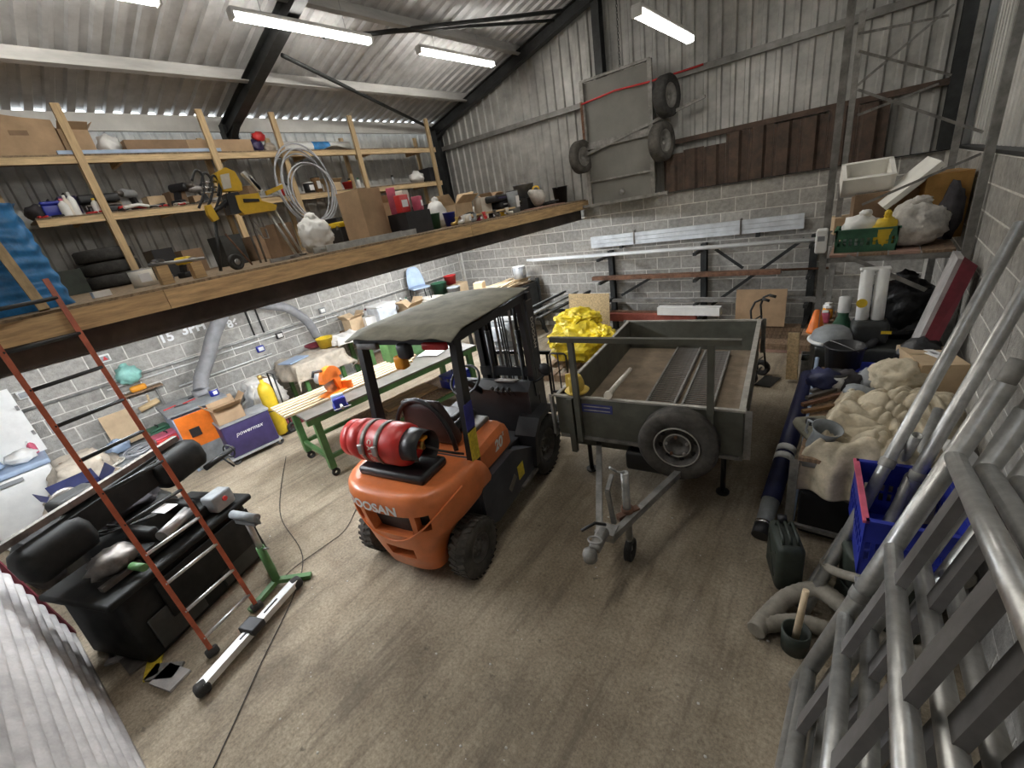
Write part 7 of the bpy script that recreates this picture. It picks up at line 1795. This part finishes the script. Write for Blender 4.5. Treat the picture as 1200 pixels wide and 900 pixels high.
MB().rbox((.30, .42, .80), (.16, .20, .16), .02).build('switch_box', 'machine_grey', bs_)
MB().cyl((.385, .42, .82), (.40, .42, .82), .022, seg=14).build('stop_button', 'plastic_red', bs_)
MB().blob((.10, -.35, .82), (.30, .34, .20), .3, 3, 6, 3, .2, .3).build('swarf_heap', 'strap_steel', bs_)
for sy in (-1, 1): MB().rbox((.372, sy*.30, .22), (.02, .40, .30), .01).build('cabinet_panel', 'machine_dark', bs_)
# second dark machine at the wall side
cp = thing('covered_machine', 'dark covered machine beside the corrugated sheets', 'machine', (-5.55, .10, 0), .2)
MB().rbox((0, 0, .36), (.95, .90, .80), .10, None, .9).build('body', 'machine_black', cp); MB().blob((0, 0, .80), (.86, .84, .34), .15, 2.5, 4, 4, .3, .2).build('cover', 'dark_cloth', cp)
sk2 = sack('grey brown canvas sack heaped on the floor by the dark covered machine', (-6.25, -.52, 0), (.42, .40, .66), 'dark_cloth', 25, .2, .25, 'canvas_sack', 'sack', neck=False)
# green roller stand
rs_ = thing('roller_stand', 'green pedestal roller stand with bright steel post beside the bandsaw', 'roller stand', (-3.88, .74, 0), .3)
MB().cyl((0, 0, .04), (0, 0, .46), .035, seg=14).build('socket', 'green_paint', rs_); MB().cyl((0, 0, .46), (0, 0, .74), .025, seg=14).build('post', 'alu', rs_)
for k in range(3):
    a = 2.1*k+.5; MB().bar((0, 0, .06), (.30*math.cos(a), .30*math.sin(a), .025), .05, .04).build('foot', 'green_paint', rs_)
MB().bar((-.12, 0, .74), (.12, 0, .74), .05, .03).build('head_plate', 'machine_grey', rs_); MB().cyl((-.15, 0, .80), (.15, 0, .80), .035, seg=16).build('roller', 'machine_grey', rs_)
for s in (-1, 1): MB().bar((s*.14, 0, .74), (s*.14, 0, .81), .012, .05).build('roller_bracket', 'machine_grey', rs_)
MB().cyl((.03, 0, .44), (.10, 0, .46), .010, seg=8).build('clamp_screw', 'steel_bare', rs_)
# offcuts on the floor between sheets and bandsaw
random.seed(51)
for k in range(6):
    q = az(140+12*k+random.uniform(-6, 6), 760+7*k, .0)
    o = MB().box((0, 0, .012), (.10+.03*(k % 3), .24, .02)).build('metal_offcut', ('galv_dull', 'cement_sheet', 'strap_steel', 'yellow_sticker', 'galv_dull', 'cement_sheet')[k]); o.location = (q.x, q.y, .001+.0*k); o.rotation_euler = (0, 0, random.uniform(0, 3))
    tag(o, ('flat grey offcut nearest the bandsaw base on the floor', 'pale cement offcut on the floor by the corrugated sheets', 'dark steel offcut on the floor by the corrugated sheets', 'yellow marked offcut on the floor below the ladder', 'grey offcut beside the yellow marked one on the floor', 'pale cement offcut next to the ladder foot')[k], 'offcut')
# cables on the floor
cb1 = MB().tube(smooth([az(335, 535, .008), az(328, 600, .008), az(355, 660, .008), az(300, 790, .008), az(250, 900, .008)], 10), .004, 6).build('floor_cable', 'rubber', None); tag(fix_origin(cb1), 'thin dark cable running across the floor from the bench to the ladder', 'cable')
cb2 = MB().tube(smooth([az(420, 590, .008), az(405, 620, .008), az(380, 640, .008), az(345, 665, .008), az(320, 690, .008)], 8), .0035, 6).build('floor_cable', 'rubber', None); tag(fix_origin(cb2), 'thin cable lying on the floor between the forklift and the roller stand', 'cable')
# crumbs and pebbles scattered on the floor
random.seed(61)
mb = MB()
for i in range(110):
    px_, py_ = random.uniform(300, 930), random.uniform(560, 900)
    q = az(px_, py_, .0)
    if q.x > .3 or (abs(q.x+2.7) < .75 and 1.2 < q.y < 3.4): continue
    s_ = random.choice([.004, .004, .005, .006, .010]); mb.blob((q.x, q.y, s_*.4), (s_*2, s_*1.6, s_*1.2), .2, 3, i, 1)
gr_ = mb.build('floor_grit', 'mortar', None); gr_['kind'] = 'stuff'; gr_['label'] = 'pale crumbs of grit scattered over the concrete floor'; gr_['category'] = 'grit'
# ================================================================== settle: things standing on one surface are nudged until they no longer share space
bpy.context.view_layer.update()
TOPS = [o for o in COL.objects if o.parent is None and 'category' in o and o.get('kind') is None]
def aabb(o):
    lo = Vector((1e9,)*3); hi = Vector((-1e9,)*3); st = [o]
    while st:
        q = st.pop(); st += list(q.children)
        if q.type != 'MESH' or not q.data.vertices: continue
        mw = q.matrix_world
        for c in q.bound_box:
            p = mw @ Vector(c)
            for i in range(3): lo[i] = min(lo[i], p[i]); hi[i] = max(hi[i], p[i])
    return [lo, hi]
BB = {o.name: aabb(o) for o in TOPS}
FIXED = {'saw_stand', 'blue_tarpaulin', 'leaning_slab', 'hose_coil', 'leaning_batten', 'ladder_section', 'tube_rest', 'steel_tube', 'timber_shelving', 'mezzanine', 'workbench', 'wall_bench', 'steel_table'}
def settle(zs, xr, yr, fixed_extra=(), maxd=.22, iters=160):
    G = [o for o in TOPS if abs(BB[o.name][0].z-zs) < .03 and xr[0]-.3 < o.location.x < xr[1]+.3 and yr[0]-.3 < o.location.y < yr[1]+.3 and o.name.split('.')[0] not in ('timber_shelving', 'mezzanine', 'workbench', 'wall_bench', 'steel_table', 'leaning_batten', 'tube_rest')]
    riders = {}
    for a in G:
        A = BB[a.name]
        for r in TOPS:
            if r in G: continue
            c = r.location
            if A[0].x < c.x < A[1].x and A[0].y < c.y < A[1].y and A[0].z+.04 < BB[r.name][0].z < A[1].z+.04: riders.setdefault(a.name, []).append(r)
    start = {o.name: o.location.copy() for o in G}
    def move(o, d):
        n = o.location+d; s = start[o.name]
        d = Vector((max(s.x-maxd, min(s.x+maxd, n.x))-o.location.x, max(s.y-maxd, min(s.y+maxd, n.y))-o.location.y, 0))
        B = BB[o.name]
        d.x = max(d.x, min(0, xr[0]-B[0].x)) if d.x < 0 else min(d.x, max(0, xr[1]-B[1].x))
        d.y = max(d.y, min(0, yr[0]-B[0].y)) if d.y < 0 else min(d.y, max(0, yr[1]-B[1].y))
        for q in [o]+riders.get(o.name, []):
            q.location = q.location+d; BB[q.name][0] += d; BB[q.name][1] += d
    for it in range(iters):
        hit_ = False
        for i, a in enumerate(G):
            for b in G[i+1:]:
                A, B = BB[a.name], BB[b.name]
                ox = min(A[1].x, B[1].x)-max(A[0].x, B[0].x); oy = min(A[1].y, B[1].y)-max(A[0].y, B[0].y); oz = min(A[1].z, B[1].z)-max(A[0].z, B[0].z)
                if min(ox, oy, oz) <= .001: continue
                hit_ = True; fa, fb_ = a.name.split('.')[0] in FIXED, b.name.split('.')[0] in FIXED
                ax_ = 0 if ox < oy*.8 else 1; s_ = 1 if a.location[ax_] < b.location[ax_] else -1; dd = (ox if ax_ == 0 else oy)+.002
                v = Vector((0, 0, 0)); v[ax_] = s_*dd*(.5 if not (fa or fb_) else 1.0)
                if not fa: move(a, -v)
                if not fb_: move(b, v)
        if not hit_: break
settle(ZD+.002, (-8.3, -4.53), (-.5, 8.33))
settle(ZS2+.0155, (-8.24, -7.775), (.95, 7.6), maxd=.18)
settle(ZS1+.0155, (-8.24, -7.73), (-1.0, 7.6), maxd=.18)
settle(1.021, (-8.33, -7.53), (4.52, 7.68), maxd=.2)
settle(.516, (-8.26, -7.46), (.22, 1.22), maxd=.15)
